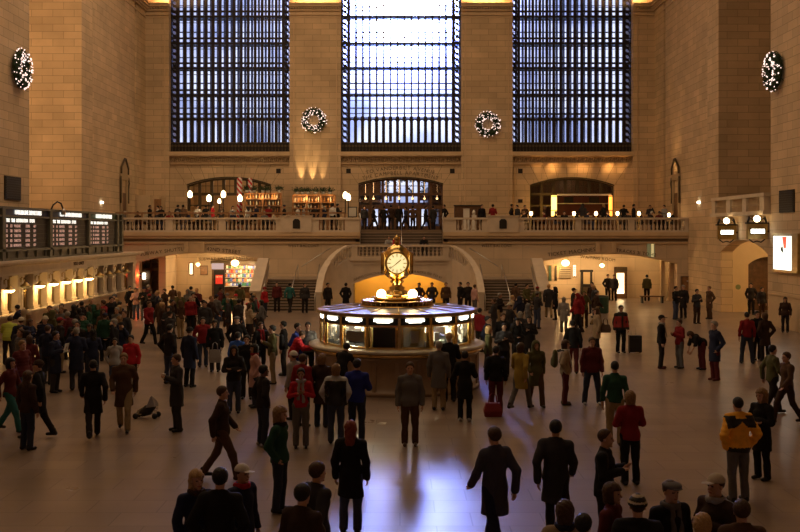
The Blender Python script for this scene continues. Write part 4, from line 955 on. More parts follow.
# orange lit columns, shelves, dark interior of the right restaurant
Y = 74.2
for x, w, m, lab in ((554, 5.4, 'glow_yellow', 'brightest yellow-orange lit column at the left of the right restaurant'), (610.5, 3.6, 'glow_orange', 'narrower orange lit column at the right of the right restaurant')):
    c = XX(x, Y); k = MB(); k.tube([(c, Y, 5.75), (c, Y, ZZ(195.5, Y))], w/2*Y/F, 14); tt = k.build('lit_column', m); tagp(tt, lab, 'column')
    k = MB()
    for z in (5.75, 6.2, 7.25): k.lathe([(w/2*Y/F+.01, 0), (w/2*Y/F+.03, .03), (w/2*Y/F+.01, .06)], (c, Y, z), 14)
    k.build('ring', 'brass_d', tt)
point('column_light', (XX(554, 73), 73, 6.2), 30, (1, .45, .08), .3); point('column_light', (XX(610, 73), 73, 6.2), 12, (1, .35, .06), .3)
t, b = world_parts('wall_shelving', (XX(582, 76), 76.5, ZD), 'dark red shelving unit with pale edge strips inside the right restaurant', 'shelf unit')
k = MB(); k.box(XX(556, 76), XX(608, 76), 76.4, 76.6, ZD, 7.5); b(k, 'back_panel', mat('oxblood_panel', (.10, .02, .012), .5))
for y in (203.5, 216): k = MB(); k.box(XX(557, 76), XX(608, 76), 76.0, 76.4, ZZ(y, 76)-.03, ZZ(y, 76)+.03); b(k, 'shelf', 'white')
for xa, xb in ((565, 574), (590, 600)): k = MB(); k.box(XX(xa, 76), XX(xb, 76), 76.33, 76.39, ZZ(203, 76), ZZ(197, 76)); b(k, 'dark_screen', 'black')
k = MB(); k.box(XX(557, 74.5), XX(611, 74.5), 74.4, 74.6, ZZ(195.6, 74.5), ZZ(194, 74.5)); tagp(k.build('lintel_beam', 'white'), 'pale horizontal beam across the right restaurant arch', 'beam')
c = P(567, 198, 75.2)
k = MB(); k.box(XX(531, 74.2), XX(613, 74.2), 73.9, 74.5, ZD, 5.7); k.box(XX(530.5, 74.2), XX(613.5, 74.2), 73.8, 74.55, 5.7, 5.75); tagp(k.build('bar_counter', 'wood'), 'long dark counter under the orange lit columns of the right restaurant', 'counter')
# menu stand, cabinet, tills behind the balustrade near the centre
t, b = world_parts('menu_stand', (XX(352.5, 67), 67, ZD), 'framed menu stand left of the central steps', 'sign')
k = MB(); c = P(352.5, 212, 67); k.box(c.x-.3, c.x+.3, 66.97, 67.03, c.z-.35, c.z+.35); b(k, 'frame', 'black')
k = MB(); k.box(c.x-.24, c.x+.24, 66.94, 66.97, c.z-.29, c.z+.29); b(k, 'menu_sheet', 'paper')
k = MB(); k.box(c.x-.03, c.x+.03, 66.98, 67.02, ZD+.02, c.z-.35); k.box(c.x-.2, c.x+.2, 66.9, 67.2, ZD, ZD+.03); b(k, 'post', 'black')
Y = 70
t, b = world_parts('service_cabinet', (XX(467, Y), Y, ZD), 'wide dark service cabinet behind the balustrade right of the central steps', 'cabinet')
k = MB(); k.box(XX(454.5, Y), XX(481, Y), Y, Y+.6, ZD, ZZ(206, Y)); b(k, 'body', 'wood'); k = MB(); k.box(XX(454, Y), XX(481.5, Y), Y-.06, Y+.66, ZZ(206, Y), ZZ(205, Y)); b(k, 'top', 'black')
Y = 68; k = MB(); k.box(XX(463.5, Y), XX(469.5, Y), Y, Y+.3, ZD, ZZ(209, Y)); k.box(XX(463.2, Y), XX(469.8, Y), Y-.03, Y+.33, ZZ(209, Y), ZZ(208.6, Y)); tagp(k.build('lectern', 'white'), 'pale host lectern in front of the dark service cabinet', 'lectern')
k = MB(); k.box(XX(472, Y), XX(476.5, Y), Y, Y+.3, ZD, ZZ(215, Y)); k.lathe([(.1, 0), (.12, .2), (.05, .35), (0, .35)], (XX(474, Y), Y+.15, ZZ(215, Y)), 8); tagp(k.build('water_dispenser', 'white'), 'small white dispenser beside the pale host lectern', 'dispenser')
# little sentry box + side doorways with carved surrounds
t, b = world_parts('stone_kiosk', (-16.8, 73.6, ZD), 'small pale stone service box with a doorway in the left corner of the balcony', 'kiosk')
k = MB(); k.box(-18.97, XX(150, 72), 72, 74.6, ZD, ZZ(195, 72)); b(k, 'body', 'stone_plain'); k = MB(); k.box(XX(150, 72.3), XX(162, 73.5), 72.6, 74.6, ZD, ZZ(196.5, 73)); b(k, 'wing', 'stone_plain')
k = MB(); k.box(XX(154, 72.5), XX(161, 72.5), 72.56, 72.6, ZD, ZZ(199, 72.5)); b(k, 'door', 'wood_l')
for s in (-1, 1):
    Yc = 19*F/277; z0 = ZD; m_ = pb
    t, b = world_parts('carved_doorway', (s*19, Yc, ZD), 'carved stone doorway with a pointed pediment on the %s side wall above the balcony' % ('left' if s < 0 else 'right'), 'doorway')
    X = s*19; bx = lambda k, d0, d1, *a: k.box(X-s*d0, X-s*d1, *a)
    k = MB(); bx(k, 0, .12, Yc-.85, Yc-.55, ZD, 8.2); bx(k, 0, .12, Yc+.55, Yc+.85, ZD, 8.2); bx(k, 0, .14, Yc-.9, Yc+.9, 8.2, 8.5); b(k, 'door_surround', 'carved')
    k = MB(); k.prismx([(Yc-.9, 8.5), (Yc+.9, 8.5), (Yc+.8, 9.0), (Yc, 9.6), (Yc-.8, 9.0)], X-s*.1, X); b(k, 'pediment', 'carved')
    k = MB(); k.tube([(X-s*.13, Yc-.85, 8.6), (X-s*.14, Yc-.85, 9.05), (X-s*.16, Yc-.1, 9.65)], .07, 6); k.tube([(X-s*.13, Yc+.85, 8.6), (X-s*.14, Yc+.85, 9.05), (X-s*.16, Yc+.1, 9.65)], .07, 6)
    for q in (-1, 1): k.tube([(X-s*.12, Yc+q*.95, 8.4), (X-s*.15, Yc+q*1.02, 8.0), (X-s*.12, Yc+q*.92, 7.6), (X-s*.12, Yc+q*.95, 6.6)], .06, 6)
    b(k, 'scroll_ornament', 'bronze_l')
    k = MB(); bx(k, 0, .05, Yc-.55, Yc+.55, ZD, 7.3); b(k, 'door', 'wood')
spot('uplight', (18.0, 68.6, 7.4), (18.98, 68.6, 11), 260, (1, .55, .2), 50, .9, .05)
for s in (-1, 1):
    c = P(101.5 if s < 0 else 699.5, 202.5, 19*F/299 if s < 0 else 19*F/299.5); k = MB(); k.box(s*18.9, s*19.0, c.y-.16, c.y+.16, c.z-.06, c.z+.08); k.box(s*18.86, s*18.9, c.y-.1, c.y+.1, c.z-.04, c.z+.04)
    tagp(k.build('wall_light', 'glow_cool'), 'tiny bright wall light on the %s side wall above the balcony' % ('left' if s < 0 else 'right'), 'light')

# ---- arcade fittings under the balcony
def shade_lamp(x, y, Y, r, pw, lab):
    c = P(x, y, Y); t3, b3 = world_parts('pendant_lamp', (c.x, Y, 4.0), lab, 'lamp')
    k = MB(); k.sphere(tuple(c), r, 14, .8); b3(k, 'globe', 'glow_hot'); k = MB(); k.tube([(c.x, Y, c.z+r*.7), (c.x, Y, 4.0)], .015, 5); k.lathe([(.09, -.05), (.09, 0)], (c.x, Y, 4.0), 10); b3(k, 'stem', 'brass_d')
    point('lamp_light', (c.x, Y-.3, c.z-r-.08), pw, (1, .6, .24), .15)
shade_lamp(198, 264.5, 68.5, .13, 70, 'small glowing pendant lamp under the left arcade beside the bright display')
shade_lamp(235, 263, 68.5, .26, 120, 'large glowing pendant lamp under the left arcade in front of the news shop')
shade_lamp(565.5, 263, 68.5, .26, 130, 'large glowing pendant lamp under the right arcade over the ticket machines')
shade_lamp(602, 265.5, 68.5, .15, 80, 'small glowing pendant lamp under the right arcade near the dark framed door')
point('lamp_light', (XX(645, 68), 68, 3.2), 45, (1, .6, .24), .2)
# doorway at the far left
Y = 69.6; t, b = world_parts('arched_doorway', (XX(150, Y), Y, 0), 'brown framed glass doorway with an arched fanlight under the left arcade', 'doorway')
k = MB()
for x in (139.5, 143, 151, 159.5): k.box(XX(x, Y)-.06, XX(x, Y)+.06, Y-.1, Y+.05, 0, ZZ(259 if 142 < x < 159 else 262, Y))
k.box(XX(139, Y), XX(160, Y), Y-.14, Y+.05, ZZ(270.5, Y), ZZ(268, Y)); cv = arc(XX(138, Y), XX(161, Y), ZZ(263, Y), ZZ(258, Y), 10)
for (xa, za), (xb, zb) in zip(cv, cv[1:]): k.prism([(xa, za-.1), (xb, zb-.1), (xb, zb+.06), (xa, za+.06)], Y-.1, Y+.05)
b(k, 'door_frame', 'wood_l'); k = MB(); k.box(XX(139.5, Y), XX(159.5, Y), Y+.05, Y+.1, 0, ZZ(263, Y)); b(k, 'door_leaf', 'wood')
k = MB(); k.box(XX(143, Y), XX(146, Y), Y-.16, Y-.12, ZZ(279, Y), ZZ(273, Y)); b(k, 'lit_notice', 'glow_cool')
for px, py, Y, lab in ((138.8, 275, 66.3, 'red signal lamp beside the arched doorway on the left'), (692, 263.3, 65.85, 'round red signal lamp on the stone wall right of the arcade')):
    c = P(px, py, Y); t3, b3 = world_parts('red_lamp', tuple(c), lab, 'lamp'); k = MB(); k.sphere((c.x, c.y-.16, c.z), .11, 12); b3(k, 'lens', 'red_lamp')
    k = MB(); k.lathe([(.17, 0), (.19, .05), (.16, .1), (.11, .12)], (0, 0, 0), 14); k.v = [(x+c.x, c.y-z, c.z+y) for x, y, z in k.v]; b3(k, 'housing', 'black')
    point('lamp_light', (c.x, c.y-.42, c.z), 22, (1, .07, .02), .1)
Y = 65.9; t, b = world_parts('wall_hatch', (XX(687.5, Y), Y, 0), 'brown wooden door in the stone wall under the red lamp', 'door')
k = MB(); k.box(XX(681.5, Y), XX(693.5, Y), Y-.03, Y+.1, 0, ZZ(277, Y)); b(k, 'door_leaf', 'wood_l')
k = MB(); k.box(XX(681, Y), XX(682, Y), Y-.08, Y+.1, 0, ZZ(276.5, Y)); k.box(XX(693, Y), XX(694, Y), Y-.08, Y+.1, 0, ZZ(276.5, Y)); k.box(XX(681, Y), XX(694, Y), Y-.08, Y+.1, ZZ(277, Y), ZZ(276.2, Y)); b(k, 'door_frame', 'wood'); k = MB(); k.box(XX(686.5, Y), XX(688, Y), Y-.05, Y-.03, ZZ(281.5, Y), ZZ(280.5, Y)); b(k, 'number_plate', 'paper')
# news shop and displays, left arcade
Y = 69.9; t, b = world_parts('news_shop', (XX(240, Y), Y, 0), 'brightly lit news shop front crowded with colourful goods under the left arcade', 'shop front')
k = MB(); k.box(XX(212, Y), XX(268, Y), Y-.06, Y+.1, 0, 2.55); b(k, 'shop_front', 'wood')
k = MB(); k.box(XX(212, Y), XX(266, Y), Y-.5, Y-.06, 2.42, 2.6); b(k, 'fascia', 'bronze_l')
k = MB(); k.box(XX(213, Y), XX(225, Y), Y-.55, Y-.5, ZZ(269, Y), ZZ(263, Y)); b(k, 'fascia_sign', mat('blue_grey_sign', (.25, .25, .4), .5, emit=(.5, .45, .6), es=.3))
rr = random.Random(5); cols = [(.8, .08, .05), (.9, .6, .3), (.85, .8, .7), (.1, .3, .15), (.8, .3, .1), (.15, .2, .5), (.9, .75, .5)]
cm = [mat('goods_glow_colour', c, .5, emit=c, es=.35) for c in cols]  # goods glow faintly in their own colour to look brightly lit
k2 = 0
for r_ in range(5):
    x = 226+rr.random()
    while x < 265 and k2 < 95:
        z = ZZ(266.5+r_*4.3, Y); w = rr.uniform(.9, 1.9); k = MB(); k.box(XX(x, Y), XX(x+w, Y), Y-.2-.05*r_, Y-.06, z-.12, z+rr.uniform(.02, .1)); b(k, 'packet', cm[rr.randrange(7)]); x += w+rr.uniform(.2, .9); k2 += 1
for r_ in range(5): k = MB(); k.box(XX(226, Y), XX(266, Y), Y-.28-.04*r_, Y-.06, ZZ(268.7+r_*4.3, Y)-.03, ZZ(268.7+r_*4.3, Y)); b(k, 'shelf', 'white')
point('lamp_light', (XX(250, 69), 69.0, 2.35), 30, (1, .7, .4), .15); point('lamp_light', (XX(262, 69), 69.0, 2.1), 16, (1, .75, .55), .15)
k = MB(); c = P(218.5, 280, 68.9); k.box(XX(214, 68.9), XX(224.5, 68.9), 68.85, 69.0, 0, ZZ(270, 68.9)); tt = k.build('sign_stand', 'black'); tagp(tt, 'dark upright stand with a red sign in front of the news shop', 'sign')
k = MB(); k.box(XX(215.5, 68.8), XX(222.5, 68.8), 68.8, 68.85, ZZ(284, 68.8), ZZ(275, 68.8)); o = k.build('red_sign', mat('lit_red_sign', (.6, .04, .03), .5, emit=(.8, .05, .03), es=.25), tt)
k = MB(); flat_text(k, 'NEWS', (XX(219, 68.78), 68.79, ZZ(277.6, 68.8)), .16, bold=True); k.build('sign_letters', 'white', tt)
for x0_, x1_, y0_, y1_, m, nm_, lab in ((189.5, 193.5, 262.5, 275, 'glow_cool', 'lit_display_case', 'narrow bright display case on the wall of the left arcade'), (200.5, 208, 265.5, 275, 'wood_l', 'notice_board', 'small brown notice board on the wall of the left arcade'), (228.5, 238, 274, 286, 'green_bin', 'news_rack', 'dark green rack below the large lamp of the left arcade')):
    k = MB(); k.box(XX(x0_, YA), XX(x1_, YA), YA-.12, YA, ZZ(y1_, YA), ZZ(y0_, YA)); tt = k.build(nm_, 'wood'); tagp(tt, lab, nm_.replace('_', ' ').split()[-1] if 'board' not in nm_ else 'notice board')
    k = MB(); k.box(XX(x0_+.6, YA), XX(x1_-.6, YA), YA-.14, YA-.12, ZZ(y1_-.8, YA), ZZ(y0_+.8, YA)); k.build('panel', mat('soft_lit_panel', (1, .9, .7), .5, emit=(1, .8, .5), es=2) if m == 'glow_cool' else m, tt)
# right arcade
for i, (x0_, x1_, y0_, y1_, m, nm_, lab, cat) in enumerate(((540.5, 543.5, 267, 280, 'bronze', 'wall_poster', 'leftmost narrow dark poster on the right arcade wall', 'poster'), (548, 551.5, 265, 281, 'green_bin', 'wall_poster', 'narrow green poster on the right arcade wall', 'poster'), (554, 557, 265, 281, 'bronze', 'wall_poster', 'narrow dark poster just right of the green one', 'poster'), (559, 571, 267, 279, 'marble_pale', 'fare_map', 'pale map panel below the large lamp of the right arcade', 'map'), (572.5, 576, 264.5, 277, 'lit', 'lit_timetable', 'bright white lit timetable beside the map panel', 'sign'))):
    k = MB(); k.box(XX(x0_, YA), XX(x1_, YA), YA-.08, YA, ZZ(y1_, YA), ZZ(y0_, YA)); tt = k.build(nm_, 'brass_d'); tagp(tt, lab, cat)
    k = MB(); k.box(XX(x0_+.4, YA), XX(x1_-.4, YA), YA-.1, YA-.08, ZZ(y1_-.5, YA), ZZ(y0_+.5, YA)); k.build('printed_panel', mat('soft_lit_panel', (1, .9, .7), .5, emit=(1, .85, .6), es=1.6) if m == 'lit' else m, tt)
    if m in ('lit', 'marble_pale'):
        k = MB()
        for q in range(5): z = ZZ(y1_-1-q*2.1, YA); k.box(XX(x0_+.8, YA), XX(x1_-.8, YA), YA-.11, YA-.1, z-.03, z+.03)
        k.build('text_lines', 'letter', tt)
Y = 69.8; t, b = world_parts('framed_door', (XX(586.5, Y), Y, 0), 'dark framed door with a frosted pane under the right arcade', 'door')
k = MB(); k.box(XX(581, Y), XX(583, Y), Y-.1, Y+.2, 0, ZZ(271, Y)); k.box(XX(590, Y), XX(592, Y), Y-.1, Y+.2, 0, ZZ(271, Y)); k.box(XX(580.3, Y), XX(592.7, Y), Y-.16, Y+.2, ZZ(272, Y), ZZ(269.8, Y)); k.box(XX(583, Y), XX(590, Y), Y-.06, Y+.2, ZZ(287, Y), ZZ(284, Y)); b(k, 'door_frame', 'bronze')
k = MB(); k.box(XX(583, Y), XX(590, Y), Y-.02, Y+.2, ZZ(284, Y), ZZ(272, Y)); b(k, 'frosted_pane', 'cream'); k = MB(); k.box(XX(583, Y), XX(590, Y), Y-.02, Y+.2, 0, ZZ(287, Y)); b(k, 'lower_panel', 'bronze_l')
Y = 69.7; t, b = world_parts('lit_vitrine', (XX(620, Y), Y, 0), 'tall brightly lit glass vitrine with a dark header in the right arcade', 'vitrine')
k = MB(); k.box(XX(615, Y), XX(627, Y), Y-.05, Y+.3, 0, ZZ(267, Y)); b(k, 'case', 'wood'); k = MB(); k.box(XX(616.5, Y), XX(624, Y), Y-.08, Y-.05, ZZ(293.5, Y), ZZ(273, Y)); b(k, 'lit_panel', mat('soft_lit_panel', (1, .9, .7), .5, emit=(1, .78, .42), es=1.7))
k = MB(); k.prism([(XX(617, Y), ZZ(293, Y)), (XX(623.5, Y), ZZ(293, Y)), (XX(622, Y), ZZ(290.5, Y)), (XX(618.5, Y), ZZ(289.5, Y))], Y-.12, Y-.08); b(k, 'goods', 'glow')
k = MB(); k.box(XX(615, Y), XX(627, Y), Y-.1, Y-.05, ZZ(271, Y), ZZ(267.5, Y)); b(k, 'header_sign', 'bronze_l')
Y = 66.6
for i, (x, w, lab) in enumerate(((664.3, 4, 'wide pale post at the right end of the right arcade'), (673, 4, 'pale post nearest the brown wall door'))):
    k = MB(); k.box(XX(x-w/2, Y), XX(x+w/2, Y), Y+.3, Y+.7, 0, 3.0); k.box(XX(x-w/2, Y)-.05, XX(x+w/2, Y)+.05, Y+.25, Y+.75, 0, .2); k.box(XX(x-w/2, Y)-.05, XX(x+w/2, Y)+.05, Y+.25, Y+.75, 2.75, 2.9); tagp(k.build('stone_post', 'stone_plain'), lab, 'post')
point('lamp_light', (XX(660, 67.9), 68.4, 2.7), 10, (1, .7, .3), .1)
t, b = world_parts('painted_light_patch', (XX(652.5, 65.4), 65.4, 2.7), 'narrow greenish patch of painted light on the wall behind the end of the track inscription', 'light_patch')
k = MB(); k.box(XX(649, 65.5), XX(656.5, 65.5), 65.985, 66.0, ZZ(257.5, 65.5), ZZ(243, 65.5)); b(k, 'greenish_light_panel', mat('pale_green_light_patch', (.3, .36, .2), .6, emit=(.5, .5, .25), es=.12)); k = MB(); k.box(XX(653.6, 65.4), XX(656, 65.4), 65.98, 65.985, ZZ(257, 65.4), ZZ(244, 65.4)); b(k, 'painted_light_strip', mat('light_patch_yellow', (.9, .8, .4), .6, emit=(1, .8, .35), es=.4))  # reflected light on the wall, painted as two thin glowing sheets
# bins, bench
def bin_(px, yf, w, h, lab, m='green_bin'):
    Y = HC*F/(yf-HY); x = XX(px, Y); t3, b3 = world_parts('litter_bin', (x, Y, 0), lab, 'bin'); k = MB(); k.lathe([(w*.9, 0), (w, .05), (w, h-.15), (w*1.06, h-.12), (w*1.06, h-.05)], (x, Y, 0), 20); b3(k, 'body', m); k = MB(); k.lathe([(w*1.06, h-.05), (w*.9, h), (w*.45, h), (w*.42, h-.1), (0, h-.1)], (x, Y, 0), 20); b3(k, 'lid', 'black')
bin_(602, 313, .38, 1.0, 'dark green litter bin under the right arcade in front of the lit vitrine')
def bench(px, yf, w, lab, m='wood'):
    Y = HC*F/(yf-HY); x = XX(px, Y); t3, b3 = world_parts('bench', (x, Y, 0), lab, 'bench'); k = MB(); k.box(x-w/2, x+w/2, Y-.25, Y+.25, .4, .47); b3(k, 'seat', m)
    for q in (-1, 1): k = MB(); k.box(x+q*(w/2-.1)-.05, x+q*(w/2-.1)+.05, Y-.2, Y+.2, 0, .4); b3(k, 'leg', 'black')
bench(652, 303, 1.5, 'dark bench against the back wall of the right arcade'); bench(781, 322, 1.9, 'wooden bench by the right wall below the lit poster')
k = MB(); Y = HC*F/(424-HY); x = XX(381, Y); k.add([(x-.12, Y-.05, .004), (x+.1, Y-.1, .004), (x+.14, Y+.06, .03), (x-.06, Y+.1, .004), (x-.02, Y, .05)], [(0, 1, 4), (1, 2, 4), (2, 3, 4), (3, 0, 4)]); tagp(k.build('crumpled_paper', 'paper'), 'crumpled sheet of paper on the floor in front of the kiosk', 'paper')
# buildings outside, seen through the doors
for x0_, x1_, Y, z1, lab in ((-14, -4.4, 130, 20, 'dim street building seen outside through the left of the centre doors'), (3.2, 13, 120, 19, 'dim street building seen outside through the right of the centre doors')):
    k = MB(); k.box(x0_, x1_, Y, Y+8, 0, z1-9); k.box(x0_+.6, x1_-.6, Y+.5, Y+8, z1-9, z1-7); tt = k.build('street_building', mat('grey_facade', (.2, .22, .3), .8)); tagp(tt, lab, 'building')
    k = MB()
    for i in range(4):
        for j in range(3): k.box(x0_+1+i*(x1_-x0_-2)/4, x0_+2+i*(x1_-x0_-2)/4, Y-.05, Y, 1+j*3, 2.6+j*3)
    k.build('facade_windows', 'bronze', tt)
struct('street', MB().box(-60, 60, 90, 200, -.3, 0), mat('asphalt', (.08, .08, .09), .8))
# ================================================================== PEOPLE
# bodies are smooth unions of tapered limbs polygonised with surface nets
def nets(f, lo, hi, h):
    lo = np.array(lo, float); n = np.ceil((np.array(hi)-lo)/h).astype(int)+1
    ax = [lo[i]+h*np.arange(n[i]) for i in range(3)]
    X, Y, Z = np.meshgrid(*ax, indexing='ij'); V = f(X, Y, Z); S = V < 0
    cs = np.zeros((n[0]-1, n[1]-1, n[2]-1), int); acc = np.zeros(cs.shape+(3,)); cnt = np.zeros(cs.shape)
    sl = lambda d, k: slice(d, d+k-1)
    corners = [(i, j, k) for i in (0, 1) for j in (0, 1) for k in (0, 1)]
    cv = lambda A, c: A[c[0]:c[0]+n[0]-1, c[1]:c[1]+n[1]-1, c[2]:c[2]+n[2]-1]
    for a in corners:
        for d in range(3):
            if a[d]: continue
            b = list(a); b[d] = 1; b = tuple(b)
            va, vb = cv(V, a), cv(V, b); m = (va < 0) != (vb < 0)
            with np.errstate(divide='ignore', invalid='ignore'): t = np.where(m, va/(va-vb), 0)
            for q in range(3):
                acc[..., q] += np.where(m, a[q]+(t if q == d else 0), 0)
            cnt += m
    act = cnt > 0; idx = -np.ones(cs.shape, int); idx[act] = np.arange(act.sum())
    ijk = np.argwhere(act); P_ = lo+h*(ijk+acc[act]/cnt[act][:, None])
    fs = []
    for d in range(3):
        u, v = (d+1) % 3, (d+2) % 3
        A = np.take(S, range(0, n[d]-1), d); B = np.take(S, range(1, n[d]), d)
        m = A != B; e = np.argwhere(m); e = e[(e[:, u] > 0) & (e[:, v] > 0) & (e[:, u] < n[u]-1) & (e[:, v] < n[v]-1)]
        if not len(e): continue
        ins_ = A[tuple(e.T)]
        def g(du, dv): c = e.copy(); c[:, u] -= du; c[:, v] -= dv; return idx[tuple(c.T)]
        q = np.stack([g(1, 1), g(0, 1), g(0, 0), g(1, 0)], 1); q[~ins_] = q[~ins_][:, ::-1]; fs.append(q)
    return P_, np.concatenate(fs) if fs else np.zeros((0, 4), int)
def cap(X, Y, Z, a, b, ra, rb, sy=1.0):
    """tapered capsule; sy<1 flattens it front to back"""
    a = np.array(a, float); b = np.array(b, float); d = b-a
    x, y, z = X-a[0], (Y-a[1]-(0))/1.0, Z-a[2]
    t = np.clip((x*d[0]+y*d[1]+z*d[2])/max(d@d, 1e-9), 0, 1)
    return np.sqrt((x-t*d[0])**2+((y-t*d[1])/sy)**2+(z-t*d[2])**2)-(ra+(rb-ra)*t)
def ell(X, Y, Z, c, r):
    k = np.sqrt(((X-c[0])/r[0])**2+((Y-c[1])/r[1])**2+((Z-c[2])/r[2])**2); return (k-1)*min(r)
def smin(a, b, k=.03):
    h = np.clip(.5+.5*(b-a)/k, 0, 1); return b+(a-b)*h-k*h*(1-h)
def union(fs, k=.03):
    r = fs[0]
    for f in fs[1:]: r = smin(r, f, k)
    return r
def mk(parts, name, mats):   # parts: list of (P, F, material index)
    vs, fs, mi = [], [], []; o = 0
    for p, f, m in parts:
        vs.append(p); fs.append(f+o); mi.append(np.broadcast_to(np.asarray(m), (len(f),))); o += len(p)
    vs, fs, mi = np.concatenate(vs), np.concatenate(fs), np.concatenate(mi)
    me = bpy.data.meshes.new(name); me.from_pydata(vs.tolist(), [], fs.tolist())
    for m in mats: me.materials.append(M[m])
    me.polygons.foreach_set('material_index', mi.astype(int)); me.polygons.foreach_set('use_smooth', [True]*len(fs)); me.update(); return me

# joints of each pose; the figure faces -Y, 1.75 m tall when upright
def J(**k):
    j = dict(head=(0, -.02, 1.63), neck=(0, 0, 1.47), chest=(0, .0, 1.30), waist=(0, .0, 1.08), pelvis=(0, .0, .95))
    for s, n in ((-1, 'l'), (1, 'r')):
        j['sh'+n] = (s*.185, .01, 1.42); j['el'+n] = (s*.245, .04, 1.13); j['wr'+n] = (s*.25, -.04, .87)
        j['hp'+n] = (s*.095, 0, .93); j['kn'+n] = (s*.105, -.01, .50); j['an'+n] = (s*.11, .03, .08)
    j.update(k); return j
POSES = {
 'stand': J(),
 'wide': J(anl=(-.19, .03, .08), anr=(.19, .03, .08), knl=(-.15, -.01, .5), knr=(.15, -.01, .5)),
 'pockets': J(ell=(-.30, .10, 1.14), wrl=(-.20, -.02, .93), elr=(.30, .10, 1.14), wrr=(.20, -.02, .93)),
 'chest': J(ell=(-.26, -.02, 1.15), wrl=(-.08, -.24, 1.22), elr=(.26, -.02, 1.15), wrr=(.07, -.25, 1.25)),
 'arms_crossed': J(ell=(-.26, -.05, 1.14), wrl=(.05, -.20, 1.14), elr=(.26, -.05, 1.14), wrr=(-.06, -.22, 1.18)),
 'phone': J(elr=(.30, -.04, 1.2), wrr=(.14, -.09, 1.55), ell=(-.25, -.02, 1.15), wrl=(-.12, -.2, 1.12)),
 'walk': J(anl=(-.10, -.30, .09), knl=(-.10, -.20, .50), anr=(.10, .36, .14), knr=(.10, .10, .50), ell=(-.25, .16, 1.16), wrl=(-.24, .14, .90), elr=(.25, -.06, 1.15), wrr=(.23, -.22, .96)),
 'walk2': J(anr=(.10, -.26, .09), knr=(.10, -.18, .50), anl=(-.10, .30, .12), knl=(-.10, .08, .50), elr=(.25, .14, 1.16), wrr=(.24, .12, .90), ell=(-.25, -.04, 1.15), wrl=(-.22, -.2, .97)),
 'lean': J(head=(0, -.28, 1.53), neck=(0, -.2, 1.40), chest=(0, -.14, 1.26), waist=(0, -.03, 1.06), shl=(-.185, -.18, 1.35), shr=(.185, -.18, 1.35), ell=(-.25, -.32, 1.13), wrl=(-.15, -.52, 1.12), elr=(.25, -.32, 1.13), wrr=(.15, -.52, 1.12)),
 'sit': J(head=(0, -.04, 1.17), neck=(0, 0, 1.01), chest=(0, .02, .84), waist=(0, .04, .62), pelvis=(0, .05, .50), shl=(-.185, .0, .96), shr=(.185, .0, .96), ell=(-.25, -.10, .72), wrl=(-.14, -.30, .74), elr=(.25, -.10, .72), wrr=(.14, -.30, .74),
          hpl=(-.1, .03, .50), hpr=(.1, .03, .50), knl=(-.13, -.40, .50), knr=(.13, -.40, .50), anl=(-.13, -.40, .08), anr=(.13, -.40, .08)),
 'bend': J(head=(0, -.42, 1.22), neck=(0, -.33, 1.16), chest=(0, -.24, 1.10), waist=(0, -.08, 1.0), shl=(-.185, -.3, 1.16), shr=(.185, -.3, 1.16), ell=(-.22, -.36, .88), wrl=(-.12, -.44, .66), elr=(.22, -.36, .88), wrr=(.12, -.44, .66), pelvis=(0, .03, .93)),
}
HAND = [(-.030, .062, .0085), (-.010, .072, .009), (.011, .070, .009), (.030, .056, .008)]
def hand_sdf(w, d, side):
    """palm, four bent fingers of unequal length and a thumb leaving the side of the palm; returns the mesh pieces"""
    w = np.array(w); d = np.array(d)/np.linalg.norm(d)
    n = np.cross(d, (0, 0, 1)) if abs(d[2]) < .8 else np.cross(d, (1, 0, 0)); n /= np.linalg.norm(n)      # palm normal
    if abs(d[2]) >= .8: lat = np.array((0, 1, 0))-d*d[1]; lat /= np.linalg.norm(lat); n = np.cross(lat, d)*side
    else: lat = n; n = np.cross(lat, d)
    if abs(d[2]) >= .8 and n[0]*side > 0: n = -n
    def f(X, Y, Z):
        c0, c1 = w+d*.01, w+d*.085
        r = cap(X, Y, Z, w-d*.04, c0, .026, .027); 
        for q in (-.02, 0, .02): r = smin(r, cap(X, Y, Z, c0+lat*q*.6, c1+lat*q*1.1, .017, .015), .014)
        for q, L_, rr in HAND:
            a = c1+lat*q; b = a+d*L_*.5+n*.008; e = b+(d*.75+n*.65)*L_*.5
            r = smin(r, np.minimum(cap(X, Y, Z, a-d*.01, b, rr, rr*.95), cap(X, Y, Z, b, e, rr*.95, rr*.8)), .004)
        a = c0-lat*.022+d*.012; b = a-lat*.022+d*.03+n*.012; e = b+d*.03-lat*.004+n*.01
        return smin(r, np.minimum(cap(X, Y, Z, a, b, .013, .011), cap(X, Y, Z, b, e, .011, .009)), .01)
    c = w+d*.08; R_ = .135
    return nets(f, c-R_, c+R_, .0065)
def head_frame(j): return np.array(j['head']), np.array(j['neck'])
def tilt_of(j):
    v = np.array(j['head'])-np.array(j['neck']); return math.atan2(-v[1]-.02, v[2])
def rotx(P_, c, a):
    q = P_-c; y = q[:, 1]*math.cos(a)-q[:, 2]*math.sin(a); z = q[:, 1]*math.sin(a)+q[:, 2]*math.cos(a); return np.stack([q[:, 0], y, z], 1)+c
